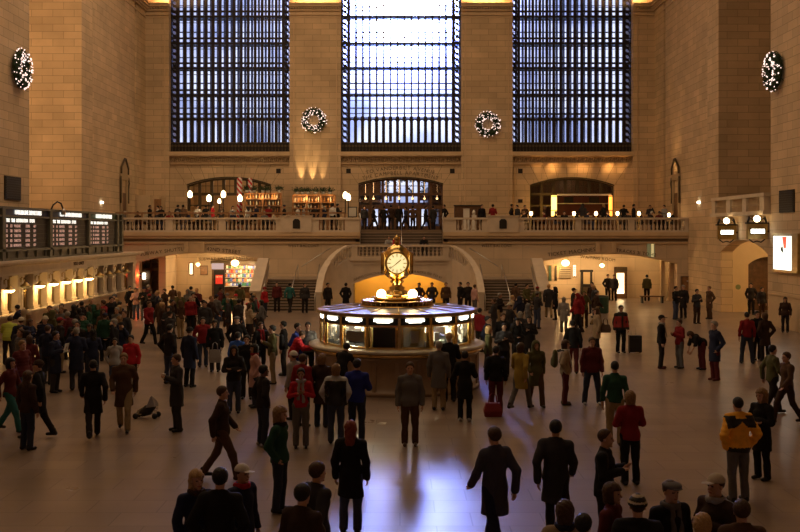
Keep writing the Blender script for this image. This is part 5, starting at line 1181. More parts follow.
def head_piece(j, fem):
    H = np.zeros(3); w = .92 if fem else 1.0
    def f(X, Y, Z):
        r = ell(X, Y, Z, (0, .012, .035), (.076, .095, .092))
        r = smin(r, ell(X, Y, Z, (0, -.022, -.035), (.056*w, .062, .078)), .035)
        r = smin(r, cap(X, Y, Z, (0, .02, -.07), (0, .03, -.2), .052*w, .056*w), .02)
        r = smin(r, cap(X, Y, Z, (0, -.082, .018), (0, -.106, -.022), .008, .014), .012)
        r = smin(r, cap(X, Y, Z, (-.02, -.082, -.058), (.02, -.082, -.058), .009, .009), .008)
        r = smin(r, ell(X, Y, Z, (0, -.072, -.096), (.022, .02, .018)), .02)
        r = smin(r, cap(X, Y, Z, (-.035, -.078, .036), (.035, -.078, .036), .009, .009), .014)
        for s in (-1, 1):
            r = -smin(-r, ell(X, Y, Z, (s*.03, -.094, .013), (.015, .014, .011)), .012)
            r = np.minimum(r, ell(X, Y, Z, (s*.03, -.074, .012), (.0125, .0125, .0115)))
            r = smin(r, ell(X, Y, Z, (s*.078, .012, -.005), (.009, .018, .03)), .006)
        return r
    p, q = nets(f, (-.11, -.14, -.21), (.11, .13, .15), .0078)
    c = p[q].mean(1); m = np.zeros(len(q), int)
    for s in (-1, 1): m[(np.abs(c[:, 0]-s*.03) < .0125) & (np.abs(c[:, 2]-.012) < .0085) & (c[:, 1] < -.075)] = 1
    m[(np.abs(c[:, 0]) < .024) & (np.abs(c[:, 2]+.058) < .0075) & (c[:, 1] < -.082)] = 2
    p = rotx(p, H, tilt_of(j))+np.array(j['head'])
    return p, q, m
def torso(X, Y, Z, j, o, fem, k=.05, chest_r=.145, waist_r=.125, hip_r=.145):
    if fem: chest_r -= .012; waist_r -= .016; hip_r += .004
    fs = [cap(X, Y, Z, j['pelvis'], j['waist'], hip_r+o, waist_r+o, .78), cap(X, Y, Z, j['waist'], j['chest'], waist_r+o, chest_r+o, .75)]
    ch = np.array(j['chest']); mid = (np.array(j['shl'])+np.array(j['shr']))/2
    fs.append(cap(X, Y, Z, ch, mid-(0, 0, .10), chest_r+o, .105+o, .75))
    sc = .90 if fem else .95
    for n in 'lr':
        s = np.array(j['sh'+n]); s = mid+(s-mid)*sc; s = s-(0, 0, .015); fs.append(cap(X, Y, Z, np.array(j['neck'])*(1, 1, 1)-(0, 0, .03), s, .045+o*.8, .05+o*.9, .9))
    return union(fs, k)
def limbs(X, Y, Z, j, o, fem, which, end=1.0):
    r = None
    for n in 'lr':
        if which == 'arm':
            a, b, c = (np.array(j[q+n]) for q in ('sh', 'el', 'wr')); c = b+(c-b)*end; a = a-(a*(1, 0, 0))*.05-(0, 0, .02)
            f = smin(cap(X, Y, Z, a, b, .054+o, .042+o), cap(X, Y, Z, b, c, .042+o, .032+o), .015)
        else:
            a, b, c = (np.array(j[q+n]) for q in ('hp', 'kn', 'an')); 
            f = smin(cap(X, Y, Z, a, b, .088+o, .058+o), cap(X, Y, Z, b, c, .058+o, .042+o), .02)
        r = f if r is None else np.minimum(r, f)
    return r
def bounds(j, pad=.2):
    a = np.array(list(j.values())); return a.min(0)-pad, a.max(0)+pad
def body_mesh(j, fem):
    lo, hi = bounds(j, .13); hi[2] = j['neck'][2]+.06
    def f(X, Y, Z):
        r = torso(X, Y, Z, j, -.012, fem); r = smin(r, limbs(X, Y, Z, j, -.008, fem, 'arm'), .03); r = smin(r, limbs(X, Y, Z, j, -.008, fem, 'leg'), .03)
        return smin(r, cap(X, Y, Z, j['neck'], np.array(j['neck'])+(0, 0, .04), .056, .054), .03)
    p, q = nets(f, lo, hi, .028); parts = [(p, q, 0)]; parts.append(head_piece(j, fem))
    for n, s in (('l', -1), ('r', 1)):
        d = np.array(j['wr'+n])-np.array(j['el'+n]); hp, hq = hand_sdf(j['wr'+n], d, s); parts.append((hp, hq, 0))
    return mk(parts, 'person', ['skin', 'eye', 'lip'])
def wrinkle(X, Y, Z): return .004*np.sin(23*Z+9*X+5*np.sin(11*Y))+.003*np.sin(31*X+17*Z)+.003*np.sin(27*Y-13*Z)
def coat_mesh(j, fem, kind):
    lo, hi = bounds(j, .24); o = {'sweater': .016, 'jacket': .030, 'puffer': .045, 'coat': .030}[kind]
    sit = j['pelvis'][2] < .6; pz = j['pelvis'][2]; hem = pz-(.10 if kind != 'coat' else (.38 if not sit else .12)); 
    if kind == 'sweater': hem = pz-.04
    lo[2] = hem-.06; nk = np.array(j['neck']); dn = np.array(j['head'])-nk; dn = dn/np.linalg.norm(dn)
    def f(X, Y, Z):
        r = torso(X, Y, Z, j, o, fem); r = smin(r, limbs(X, Y, Z, j, o*.75, fem, 'arm', 1.02), .035)
        pv = np.array(j['pelvis']); dn2 = (0, 0, -.16) if kind != 'coat' else (0, 0, -.45)
        if not sit: r = smin(r, cap(X, Y, Z, pv, pv+dn2, .15+o, .155+o+(.02 if kind == 'coat' else 0), .80), .05)
        elif kind != 'sweater': r = smin(r, cap(X, Y, Z, pv, pv+(0, -.1, 0), .15+o, .15+o, .8), .05)
        co = nk+dn*.035; r = smin(r, cap(X, Y, Z, nk-dn*.03, co, .078+o*.4, .074+o*.4, .9), .03)
        w = wrinkle(X, Y, Z)
        if kind == 'puffer': w = w+.010*np.abs(np.sin(Z*38))-.004
        r = r+w*.9
        r = np.maximum(r, hem-Z+.01*np.sin(8*X))
        cut = (X-nk[0])*dn[0]+(Y-nk[1])*dn[1]+(Z-nk[2])*dn[2]-.045-.02*np.clip((Y-nk[1])*12, -1, 1)
        r = np.maximum(r, np.where(np.sqrt((X-nk[0])**2+(Y-nk[1])**2) < .135, cut, -1))
        return r
    p, q = nets(f, lo, hi, .0155); return mk([(p, q, 0)], 'coat', ['cloth'])
def trousers_mesh(j, fem, loose=.016):
    lo, hi = bounds(j, .2); hi[2] = j['waist'][2]; lo[2] = .0
    def f(X, Y, Z):
        r = smin(limbs(X, Y, Z, j, loose, fem, 'leg'), cap(X, Y, Z, np.array(j['pelvis'])+(0, 0, -.03), np.array(j['pelvis'])+(0, 0, .08), .145, .13, .8), .03)
        r = r+wrinkle(X, Y, Z)
        for n in 'lr':
            a, k_ = np.array(j['an'+n]), np.array(j['kn'+n]); r = smin(r, cap(X, Y, Z, k_+(a-k_)*.5, a+(0, .0, -.01), .058+loose*.5, .066), .02)
        return np.maximum(np.maximum(r, Z-j['pelvis'][2]-.09), .045-Z)
    p, q = nets(f, lo, hi, .0165); return mk([(p, q, 0)], 'trousers', ['cloth'])
def shoes_mesh(j, n):
    parts = []
    for n in (n,):
        a = np.array(j['an'+n]); k_ = np.array(j['kn'+n]); 
        def f(X, Y, Z):
            r = smin(cap(X, Y, Z, a+(0, .045, -.03), a+(0, -.15, -.042), .043, .036, 1), cap(X, Y, Z, a+(0, .02, -.02), a+(0, .01, .06), .045, .04), .03)
            return np.maximum(r, (a[2]-.08)-Z+.002)
        p, q = nets(f, a+(-.08, -.22, -.1), a+(.08, .13, .12), .014); parts.append((p, q, 0))
    return mk(parts, 'shoe', ['leather'])
def hair_mesh(j, style):
    def shell(X, Y, Z, t): return ell(X, Y, Z, (0, .016, .04), (.080+t, .100+t, .094+t))
    def f(X, Y, Z):
        if style == 'short':
            r = shell(X, Y, Z, .011); r = np.maximum(r, -(Z-.048-(-Y-.0)*0)+0*X) if False else r
            r = np.maximum(r, np.maximum(-(Z-.062), 0-Y-.02)*.7) if False else r
            r = np.maximum(r, -((Y+.045)+(Z-.045)*.9)*.8); return np.maximum(r, -.055-Z)+.0035*np.sin(X*110+Z*40)*np.sin(Z*90)*np.sin(Y*100)-.001
        if style == 'thin':
            r = shell(X, Y, Z, .006); r = np.maximum(r, -((Y+.025)+(Z-.045)*.75)*.8); return np.maximum(r, -.055-Z)
        if style == 'bob':
            r = smin(shell(X, Y, Z, .02), cap(X, Y, Z, (0, .035, .0), (0, .04, -.07), .095, .088), .03)
            r = np.maximum(r, -np.maximum(Y+.03, (Z-.055)*1.0+.0)); return np.maximum(r, -.12-Z)+.005*np.sin(X*85+4*np.sin(Z*30))*np.cos(Y*60)
        if style == 'long':
            r = smin(shell(X, Y, Z, .018), cap(X, Y, Z, (0, .04, .0), (0, .075, -.20), .09, .085, .8), .03)
            r = np.maximum(r, -np.maximum(Y+.02, (Z-.058))); return np.maximum(r, -.30-Z)+.006*np.sin(X*80+3*np.sin(Z*25))
        if style == 'curly':
            r = smin(shell(X, Y, Z, .03), cap(X, Y, Z, (0, .04, .0), (0, .05, -.10), .11, .10, .9), .03)
            r = np.maximum(r, -np.maximum(Y+.03, (Z-.058))); return np.maximum(r, -.2-Z)+.008*np.sin(X*75)*np.sin(Z*70)*np.sin(Y*70)
        if style == 'cap':
            r = np.maximum(shell(X, Y, Z, .014), -(Z-.048)); return np.minimum(r, np.maximum(ell(X, Y, Z, (0, -.12, .050), (.07, .075, .010)), Y+.04))
        if style == 'flatcap':
            r = ell(X, Y, Z, (0, -.01, .082), (.105, .125, .046)); return np.minimum(r, np.maximum(ell(X, Y, Z, (0, -.1, .058), (.07, .06, .012)), Y+.04))
        if style == 'beanie':
            r = np.maximum(shell(X, Y, Z, .018), -(Z-.03)); return np.minimum(r, np.maximum(shell(X, Y, Z, .026), np.abs(Z-.045)-.018))
        if style == 'hood':
            r = smin(shell(X, Y, Z, .03), cap(X, Y, Z, (0, .04, -.05), (0, .05, -.16), .11, .13), .04)
            return np.maximum(np.maximum(r, -ell(X, Y, Z, (0, -.1, 0), (.07, .09, .09))), -.2-Z)
    p, q = nets(f, (-.16, -.22, -.34), (.16, .19, .20), .0105)
    p = rotx(p, np.zeros(3), tilt_of(j))+np.array(j['head']); return mk([(p, q, 0)], style, ['cloth' if style in ('beanie', 'hood', 'cap', 'flatcap') else 'hair'])
def scarf_mesh(j, tail):
    nk = np.array(j['neck'])
    def f(X, Y, Z):
        R_ = np.sqrt((X-nk[0])**2+((Y-nk[1]+.005))**2)-.088; r = np.sqrt(R_**2+((Z-nk[2]-.015)*.75)**2)-.030
        if tail: r = smin(r, np.maximum(cap(X, Y, Z, nk+(.04, -.10, -.02), nk+(.06, -.17, -.42), .032, .04, .4), 0*X-1), .02); r = smin(r, cap(X, Y, Z, nk+(-.04, -.10, -.02), nk+(-.06, -.17, -.36), .032, .04, .4), .02)
        return r+.004*np.sin(60*X+40*Z)
    p, q = nets(f, nk-(.17, .25, .5), nk+(.17, .17, .12), .013); return mk([(p, q, 0)], 'scarf', ['cloth'])
_cache = {}
def cached(kind, *a):
    k = (kind,)+a
    if k not in _cache:
        j = POSES[a[0]]
        _cache[k] = {'body': lambda: body_mesh(j, a[1]), 'coat': lambda: coat_mesh(j, a[1], a[2]), 'trousers': lambda: trousers_mesh(j, a[1]), 'shoes': lambda: shoes_mesh(j, a[1]),
                     'hair': lambda: hair_mesh(j, a[1]), 'scarf': lambda: scarf_mesh(j, a[1])}[kind]()
    return _cache[k]
def child(name, me, par, col):
    o = bpy.data.objects.new(name, me); COL.objects.link(o); o.parent = par; o.color = (*col, 1); return o
CN = {'slate': (.055, .055, .08), 'black': (.012, .011, .012), 'dark': (.022, .018, .018), 'charcoal': (.04, .038, .042), 'navy': (.018, .022, .05), 'blue': (.03, .05, .28), 'royal': (.02, .03, .22), 'bright blue': (.03, .10, .45), 'jeans': (.05, .065, .12), 'dkjeans': (.03, .038, .065),
      'grey': (.13, .125, .125), 'lgrey': (.3, .29, .28), 'white': (.62, .6, .56), 'cream': (.48, .42, .32), 'beige': (.34, .26, .17), 'khaki': (.30, .22, .12), 'brown': (.09, .05, .03), 'dkbrown': (.045, .025, .018), 'maroon': (.10, .018, .02), 'red': (.42, .02, .03), 'dkred': (.22, .015, .02), 'pink': (.5, .3, .28),
      'green': (.02, .07, .045), 'olive': (.09, .085, .035), 'lime': (.42, .48, .08), 'teal': (.03, .13, .13), 'yellow': (.55, .40, .08), 'mustard': (.35, .25, .05), 'orange': (.6, .2, .03), 'purple': (.09, .04, .10),
      'hblack': (.012, .01, .01), 'hbrown': (.06, .03, .015), 'hauburn': (.16, .05, .02), 'hred': (.20, .035, .015), 'hblond': (.42, .27, .12), 'hgrey': (.25, .23, .2), 'hlight': (.22, .13, .06)}
SK = [(.52, .31, .22), (.46, .27, .18), (.34, .19, .12), (.16, .085, .055)]
prs = random.Random(77)
PPL = []
def person(px, yt, h, sex, pose, face, coat, cc, tc_, hair, hc, label, skin=0, scarf=None, z0=0.0, yd=None, group=None, shoes='black', px_is_head=True):
    """px, yt: picture position of the top of the head; h: height; face: degrees turned from facing the viewer, towards the right"""
    sc = h/1.75; jt = POSES[pose]; top = (jt['head'][2]+.135)*sc+z0
    Y = yd if yd else F*(HC-top)/(yt-HY)
    x = XX(px, Y); fem = sex == 'f'
    a = math.radians(face)
    hx, hy = jt['head'][0]*sc, jt['head'][1]*sc      # keep the head, not the feet, on the mark
    dx = hx*math.cos(a)-hy*math.sin(a)
    me = cached('body', pose, fem)
    o = bpy.data.objects.new('person', me); COL.objects.link(o); o.color = (*SK[skin], 1)
    o.location = (x-dx, Y, z0); o.rotation_euler = (0, 0, a); o.scale = (sc*(1.02 if coat != 'sweater' else 1), sc, sc)
    tagp(o, label, 'person', group)
    child({'sweater': 'sweater', 'jacket': 'jacket', 'puffer': 'puffer_jacket', 'coat': 'coat'}[coat], cached('coat', pose, fem, coat), o, CN[cc])
    child('trousers', cached('trousers', pose, fem), o, CN[tc_]); child('shoe', cached('shoes', pose, 'l'), o, CN[shoes]); child('shoe', cached('shoes', pose, 'r'), o, CN[shoes])
    hn = 'hair' if hair in ('short', 'thin', 'bob', 'long', 'curly') else ('hood' if hair == 'hood' else 'hat')
    hh = child(hn, cached('hair', pose, hair), o, CN[hc])
    if hair in ('cap', 'flatcap', 'beanie'): child('hair', cached('hair', pose, 'thin'), o, CN['hbrown'])
    if scarf: child('scarf', cached('scarf', pose, scarf[1]), o, CN[scarf[0]])
    PPL.append((px, yt, o)); return o
p = person
# ---- nearest, along the bottom of the picture
p(197, 470, 1.66, 'f', 'stand', 35, 'coat', 'navy', 'dark', 'long', 'hblond', 'woman with long blonde hair and dark scarf, leftmost of the three at the bottom left', scarf=('dkbrown', False))
p(220, 468, 1.80, 'm', 'pockets', 178, 'coat', 'black', 'dark', 'short', 'hblack', 'dark-haired man in a black coat seen from behind at the bottom left')
p(243, 464, 1.66, 'm', 'stand', 55, 'jacket', 'navy', 'dkjeans', 'cap', 'white', 'person in a white cap with a red scarf and navy jacket', scarf=('red', False))
p(281, 407, 1.72, 'f', 'pockets', 75, 'jacket', 'green', 'dkjeans', 'curly', 'hlight', 'woman with wavy auburn hair and a dark green jacket facing right', scarf=('dark', False))
p(351, 421, 1.70, 'f', 'stand', 172, 'coat', 'black', 'jeans', 'long', 'hred', 'woman with long red hair in a long black coat, seen from behind')
p(303, 484, 1.75, 'm', 'chest', 150, 'jacket', 'dkbrown', 'dark', 'short', 'hblack', 'person in a dark brown jacket low at the bottom edge beside the red-haired woman')
p(318, 462, 1.78, 'm', 'walk', 130, 'jacket', 'charcoal', 'charcoal', 'short', 'hbrown', 'walking person in a charcoal jacket close behind the red-haired woman')
p(494, 427, 1.82, 'm', 'walk', -150, 'coat', 'slate', 'navy', 'short', 'hbrown', 'walking person in a slate blue-grey coat in front of the bluish floor reflection')
p(556, 420, 1.80, 'm', 'walk2', 165, 'coat', 'charcoal', 'dark', 'short', 'hblack', 'walking person in a long charcoal coat right of the bluish floor reflection')
p(606, 429, 1.80, 'm', 'chest', 70, 'jacket', 'black', 'dark', 'thin', 'hbrown', 'man with cropped brown hair and a black jacket in profile, below the red sweater woman')
p(630, 391, 1.70, 'f', 'arms_crossed', -172, 'jacket', 'dkred', 'black', 'bob', 'hlight', 'short-haired blonde woman in a loose red sweater and black trousers')
p(615, 361, 1.82, 'm', 'stand', 170, 'sweater', 'green', 'khaki', 'thin', 'hblack', 'man in a dark green top and khaki trousers seen from behind')
yj = p(738, 397, 1.78, 'm', 'pockets', -170, 'puffer', 'black', 'grey', 'thin', 'hblack', 'man in a yellow and black jacket seen from behind')
p(761, 389, 1.68, 'f', 'arms_crossed', -60, 'coat', 'black', 'black', 'curly', 'hlight', 'brown-haired woman in black with folded arms beside the yellow jacket')
p(565, 501, 1.70, 'm', 'stand', 178, 'jacket', 'beige', 'dark', 'bob', 'hbrown', 'person with round brown hair and a beige coat at the bottom edge', scarf=('navy', False))
p(613, 483, 1.66, 'f', 'stand', 60, 'jacket', 'maroon', 'dark', 'bob', 'hbrown', 'brown-haired woman in a maroon jacket at the bottom beside the striped hat')
bn = p(638, 495, 1.74, 'm', 'pockets', 170, 'puffer', 'black', 'dark', 'beanie', 'black', 'person in a black and cream striped knitted hat at the bottom edge')
p(671, 480, 1.76, 'm', 'stand', 20, 'jacket', 'black', 'dark', 'flatcap', 'grey', 'man in a grey flat cap and dark jacket at the bottom right', scarf=('grey', True))
p(715, 474, 1.80, 'm', 'chest', -60, 'jacket', 'dkbrown', 'dark', 'cap', 'cream', 'man in a cream baseball cap and dark brown jacket at the bottom right', scarf=('lgrey', False))
p(703, 514, 1.64, 'f', 'stand', 160, 'jacket', 'black', 'dark', 'bob', 'hblond', 'blonde head at the bottom edge below the cream baseball cap')
p(742, 500, 1.72, 'm', 'stand', 175, 'jacket', 'brown', 'dark', 'short', 'hbrown', 'person in a brown jacket at the bottom edge right of the blonde head')
p(584, 514, 1.68, 'm', 'stand', 150, 'jacket', 'dkbrown', 'dark', 'short', 'hblack', 'dark-haired person in dark brown at the bottom edge between two brown-haired heads')
# ---- left of the kiosk, middle distance
p(264, 365, 1.74, 'm', 'pockets', 120, 'jacket', 'dark', 'dkjeans', 'short', 'hblack', 'man in a dark jacket and jeans standing sideways before the red cardigan woman', 3, shoes='lgrey')
p(301, 368, 1.70, 'f', 'chest', 5, 'sweater', 'red', 'grey', 'short', 'hblack', 'dark-haired woman in a red cardigan with hands raised to her chest', 2, scarf=('lgrey', True))
vj = p(336, 364, 1.72, 'f', 'pockets', 178, 'jacket', 'black', 'jeans', 'bob', 'hlight', 'person in a black jacket with pale shoulders and jeans, seen from behind')
p(322, 354, 1.72, 'f', 'stand', 165, 'coat', 'dkbrown', 'dkjeans', 'bob', 'hlight', 'light-brown haired woman in a dark brown coat near the kiosk counter')
p(357, 359, 1.80, 'm', 'chest', 172, 'jacket', 'royal', 'dkjeans', 'short', 'hblack', 'man in a royal blue jacket standing close in front of the kiosk')
p(346, 344, 1.72, 'm', 'lean', 150, 'jacket', 'black', 'dark', 'short', 'hblack', 'dark-haired person in black leaning to the kiosk counter behind the royal blue jacket')
p(303, 354, 1.72, 'm', 'stand', 150, 'jacket', 'dkred', 'dkjeans', 'short', 'hbrown', 'person in a dark red jacket right behind the red cardigan woman')
p(293, 351, 1.68, 'f', 'stand', -120, 'jacket', 'lgrey', 'dark', 'beanie', 'white', 'person in a white knitted hat and light grey jacket')
p(254, 344, 1.66, 'f', 'pockets', -70, 'coat', 'pink', 'dkjeans', 'bob', 'hblack', 'dark-haired woman in a pale pink coat facing left', scarf=('dkred', False), shoes='black')
p(247, 335, 1.76, 'm', 'stand', 0, 'jacket', 'black', 'dark', 'short', 'hblack', 'man in black facing the viewer behind the pale pink coat', 1)
p(234, 346, 1.70, 'f', 'arms_crossed', 10, 'jacket', 'dark', 'jeans', 'hood', 'dark', 'woman in a dark hooded jacket with folded arms left of the pale pink coat', 1)
p(238, 332, 1.72, 'm', 'stand', 160, 'jacket', 'bright blue', 'dark', 'short', 'hblack', 'person in a bright blue jacket left of the man in black')
p(272, 325, 1.78, 'm', 'chest', -80, 'jacket', 'olive', 'khaki', 'short', 'hblack', 'man in an olive jacket with a black backpack facing left')
p(261, 322, 1.70, 'f', 'stand', 40, 'jacket', 'black', 'dark', 'short', 'hbrown', 'woman in a black jacket with a dark red scarf behind the olive jacket', scarf=('dkred', True))
p(283, 321, 1.74, 'm', 'stand', -90, 'jacket', 'black', 'dark', 'short', 'hblack', 'dark-haired person in black just right of the black backpack')
p(298, 323, 1.80, 'm', 'pockets', 70, 'coat', 'blue', 'dkjeans', 'short', 'hblack', 'man in a blue parka left of the kiosk', 1)
p(308, 322, 1.80, 'm', 'stand', 5, 'jacket', 'grey', 'dark', 'short', 'hblack', 'man in a grey jacket between the blue parka and the kiosk', 1)
p(302, 331, 1.70, 'm', 'lean', 95, 'puffer', 'red', 'dark', 'short', 'hbrown', 'person in a red puffer jacket leaning on the kiosk counter')
p(237, 316, 1.80, 'm', 'pockets', 10, 'jacket', 'black', 'dark', 'flatcap', 'grey', 'man in a grey flat cap and black jacket left of the kiosk crowd')
p(215, 320, 1.70, 'f', 'stand', 0, 'coat', 'black', 'charcoal', 'bob', 'hblack', 'woman in a long black coat facing the viewer, carrying a pale bag', 2)
p(203, 317, 1.70, 'm', 'pockets', 15, 'jacket', 'dkred', 'dkjeans', 'short', 'hblack', 'man in a dark red jacket left of the woman in the long black coat')
p(190, 327, 1.78, 'm', 'stand', 150, 'coat', 'navy', 'black', 'beanie', 'black', 'person in a long navy coat and black knitted hat walking away on the left')
p(176, 354, 1.78, 'm', 'chest', -60, 'coat', 'charcoal', 'charcoal', 'short', 'hbrown', 'man in a long charcoal coat holding a cup on the open floor at left', shoes='black')
p(56, 331, 1.76, 'm', 'chest', 80, 'coat', 'navy', 'charcoal', 'short', 'hblack', 'man in a navy coat reading a paper near the ticket queue', 1)
p(131, 335, 1.62, 'f', 'stand', -5, 'jacket', 'red', 'dkbrown', 'short', 'hblack', 'woman in a bright red jacket facing the viewer on the left floor', 1)
p(115, 338, 1.50, 'f', 'pockets', 15, 'jacket', 'lgrey', 'jeans', 'short', 'hblack', 'child in a pale grey top beside the bright red jacket woman', 2)
p(7, 317, 1.75, 'm', 'lean', -170, 'puffer', 'lime', 'dark', 'short', 'hbrown', 'person in a lime green jacket at the left edge')
p(17, 305, 1.76, 'm', 'lean', -100, 'coat', 'navy', 'dark', 'short', 'hblack', 'dark-haired man in a navy coat leaning on the ticket counter at the left edge')
p(93, 360, 1.74, 'm', 'walk', -160, 'coat', 'black', 'dark', 'short', 'hblack', 'walking man in a long black coat in the left foreground crowd')
p(124, 353, 1.80, 'm', 'walk2', 10, 'coat', 'brown', 'khaki', 'short', 'hlight', 'tall walking man in a brown coat and khaki trousers at left')
p(223, 386, 1.74, 'm', 'walk', 95, 'jacket', 'dkbrown', 'brown', 'short', 'hbrown', 'walking person in a dark brown jacket alone in the left foreground')
p(11, 358, 1.70, 'f', 'walk', 80, 'jacket', 'maroon', 'teal', 'bob', 'hblack', 'person in a maroon jacket and teal trousers at the left edge')
p(38, 360, 1.74, 'm', 'walk2', -90, 'coat', 'black', 'dark', 'beanie', 'dkbrown', 'person in black with a brown knitted hat beside the maroon jacket at the left edge')
p(28, 371, 1.66, 'f', 'stand', 150, 'jacket', 'dkbrown', 'dkjeans', 'long', 'hbrown', 'long-haired person in a dark brown jacket in front of the brown knitted hat')
# ---- in front of and right of the kiosk
p(410, 362, 1.80, 'm', 'stand', 0, 'jacket', 'grey', 'brown', 'short', 'hbrown', 'man in a grey jacket and brown trousers standing alone before the kiosk', shoes='brown')
p(439, 341, 1.78, 'm', 'stand', 170, 'coat', 'grey', 'khaki', 'short', 'hgrey', 'person in a long grey coat at the right side of the kiosk counter')
p(449, 331, 1.86, 'm', 'chest', -170, 'coat', 'black', 'black', 'short', 'hblond', 'light-haired person in a long black coat standing at the kiosk counter', yd=27.3)
p(465, 351, 1.70, 'f', 'chest', 170, 'coat', 'black', 'black', 'short', 'hblack', 'dark-haired person in black just right of the long grey coat', shoes='lgrey')
p(496, 346, 1.70, 'f', 'stand', 175, 'jacket', 'black', 'maroon', 'short', 'hblack', 'woman in a black jacket and maroon trousers beside a red tote bag')
p(521, 343, 1.72, 'f', 'walk', 140, 'coat', 'mustard', 'grey', 'bob', 'hbrown', 'person in a mustard coat right of the maroon trousers woman')
p(536, 341, 1.72, 'f', 'walk2', 10, 'coat', 'olive', 'brown', 'hood', 'olive', 'person in an olive hooded coat beside the mustard coat')
p(566, 340, 1.72, 'f', 'pockets', 85, 'jacket', 'beige', 'maroon', 'bob', 'hbrown', 'woman in a beige jacket with long white scarf and backpack facing right', scarf=('white', True), shoes='dkbrown')
p(592, 337, 1.80, 'm', 'wide', 0, 'jacket', 'maroon', 'dkjeans', 'short', 'hbrown', 'man in a dark maroon sweater standing with feet apart facing the viewer', shoes='lgrey')
p(573, 320, 1.74, 'm', 'stand', 175, 'jacket', 'black', 'maroon', 'short', 'hblack', 'man in a black jacket and maroon trousers behind the white-scarf woman')
p(621, 305, 1.82, 'm', 'stand', 10, 'jacket', 'black', 'black', 'short', 'hblack', 'man in a black and red jacket pulling a black suitcase', 1)
p(596, 308, 1.70, 'f', 'stand', -80, 'coat', 'beige', 'dark', 'bob', 'hbrown', 'woman in a beige coat carrying a brown shoulder bag, facing left')
p(555, 287, 1.72, 'm', 'stand', -100, 'coat', 'black', 'black', 'hood', 'black', 'thin dark hooded figure standing below the left end of the right arcade')
p(564, 297, 1.62, 'f', 'stand', 160, 'coat', 'lgrey', 'grey', 'bob', 'hgrey', 'person in a light grey coat right of the dark hooded figure')
p(574, 288, 1.78, 'm', 'stand', 90, 'jacket', 'dark', 'dark', 'cap', 'black', 'person in a black cap and dark jacket behind the light grey coat')
p(488, 316, 1.76, 'm', 'pockets', 70, 'jacket', 'navy', 'dark', 'short', 'hblack', 'dark-haired man in a navy jacket just right of the kiosk', 1)
p(503, 313, 1.80, 'm', 'stand', 15, 'jacket', 'black', 'dark', 'short', 'hbrown', 'tall man in a black jacket, second in the group right of the kiosk', 1)
p(504, 323, 1.70, 'm', 'chest', 0, 'jacket', 'charcoal', 'dark', 'short', 'hblack', 'person in a charcoal jacket in front of the tall man right of the kiosk', 1)
p(517, 318, 1.70, 'f', 'phone', 20, 'jacket', 'black', 'dark', 'bob', 'hblack', 'woman in black with a hand raised to her face right of the kiosk', 1)
p(529, 316, 1.66, 'f', 'chest', -20, 'coat', 'dark', 'dark', 'long', 'hblack', 'long-haired dark woman at the right end of the group beside the kiosk', 1)
p(489, 326, 1.66, 'f', 'stand', 90, 'jacket', 'olive', 'brown', 'bob', 'hblond', 'blonde woman in an olive jacket just right of the kiosk')
p(480, 308, 1.68, 'm', 'stand', 140, 'jacket', 'dkred', 'dark', 'short', 'hblack', 'person in a dark red jacket behind the right edge of the kiosk')
p(662, 315, 1.80, 'm', 'stand', 70, 'jacket', 'black', 'dark', 'cap', 'black', 'man in a black cap and pale scarf talking to a woman in red', scarf=('lgrey', True), shoes='maroon')
p(679, 319, 1.66, 'f', 'chest', -75, 'jacket', 'dkred', 'grey', 'short', 'hbrown', 'woman in a dark red top facing the man in the black cap')
p(690, 331, 1.68, 'f', 'bend', -80, 'jacket', 'black', 'maroon', 'bob', 'hbrown', 'stooping woman in black with maroon trousers left of the long navy jacket')
p(714, 321, 1.84, 'm', 'pockets', -75, 'coat', 'navy', 'maroon', 'short', 'hgrey', 'grey-haired man in a long navy jacket with hands in pockets', shoes='maroon')
p(747, 312, 1.80, 'm', 'wide', 175, 'sweater', 'dkred', 'dkjeans', 'thin', 'hblack', 'man in a red sweater and jeans seen from behind on the right')
p(757, 311, 1.76, 'm', 'stand', 10, 'jacket', 'black', 'dark', 'short', 'hblack', 'man in black facing the viewer beside the red sweater')
p(765, 313, 1.72, 'f', 'pockets', -170, 'coat', 'dkbrown', 'dark', 'bob', 'hbrown', 'woman in a dark brown coat, third from the red sweater man')
p(751, 283, 1.76, 'm', 'pockets', -30, 'jacket', 'dark', 'black', 'short', 'hblack', 'man in a dark jacket standing in the bright passage opening', 1)
p(762, 287, 1.68, 'f', 'stand', 20, 'jacket', 'charcoal', 'brown', 'short', 'hblack', 'person in a charcoal jacket at the right side of the passage opening')
p(774, 296, 1.66, 'm', 'bend', -70, 'coat', 'dark', 'dkred', 'short', 'hbrown', 'stooping person in a dark coat by the bench at right')
p(792, 293, 1.72, 'm', 'lean', -90, 'jacket', 'charcoal', 'dkjeans', 'short', 'hbrown', 'person in a charcoal jacket and jeans leaning forward at the right edge')
p(785, 297, 1.62, 'f', 'stand', -30, 'jacket', 'dkbrown', 'dark', 'long', 'hblack', 'long-haired woman in dark brown next to the right edge')
p(676, 286, 1.76, 'm', 'arms_crossed', 40, 'jacket', 'black', 'jeans', 'short', 'hblack', 'man in black with jeans, leftmost of the four under the red lamp', 1)
p(683, 285, 1.78, 'm', 'stand', -40, 'coat', 'dark', 'dark', 'short', 'hgrey', 'grey-haired man in a dark coat, second of the four under the red lamp')
p(697, 289, 1.74, 'm', 'chest', 20, 'jacket', 'charcoal', 'dkbrown', 'short', 'hblack', 'man in a charcoal jacket, third of the four under the red lamp', 1)
p(709, 286, 1.74, 'f', 'pockets', -70, 'coat', 'brown', 'brown', 'short', 'hlight', 'light-haired person in a brown coat, rightmost of the four under the red lamp')
p(647, 275, 1.76, 'm', 'stand', 170, 'jacket', 'olive', 'black', 'short', 'hblack', 'man in an olive jacket facing the back wall of the right arcade', yd=66.9)
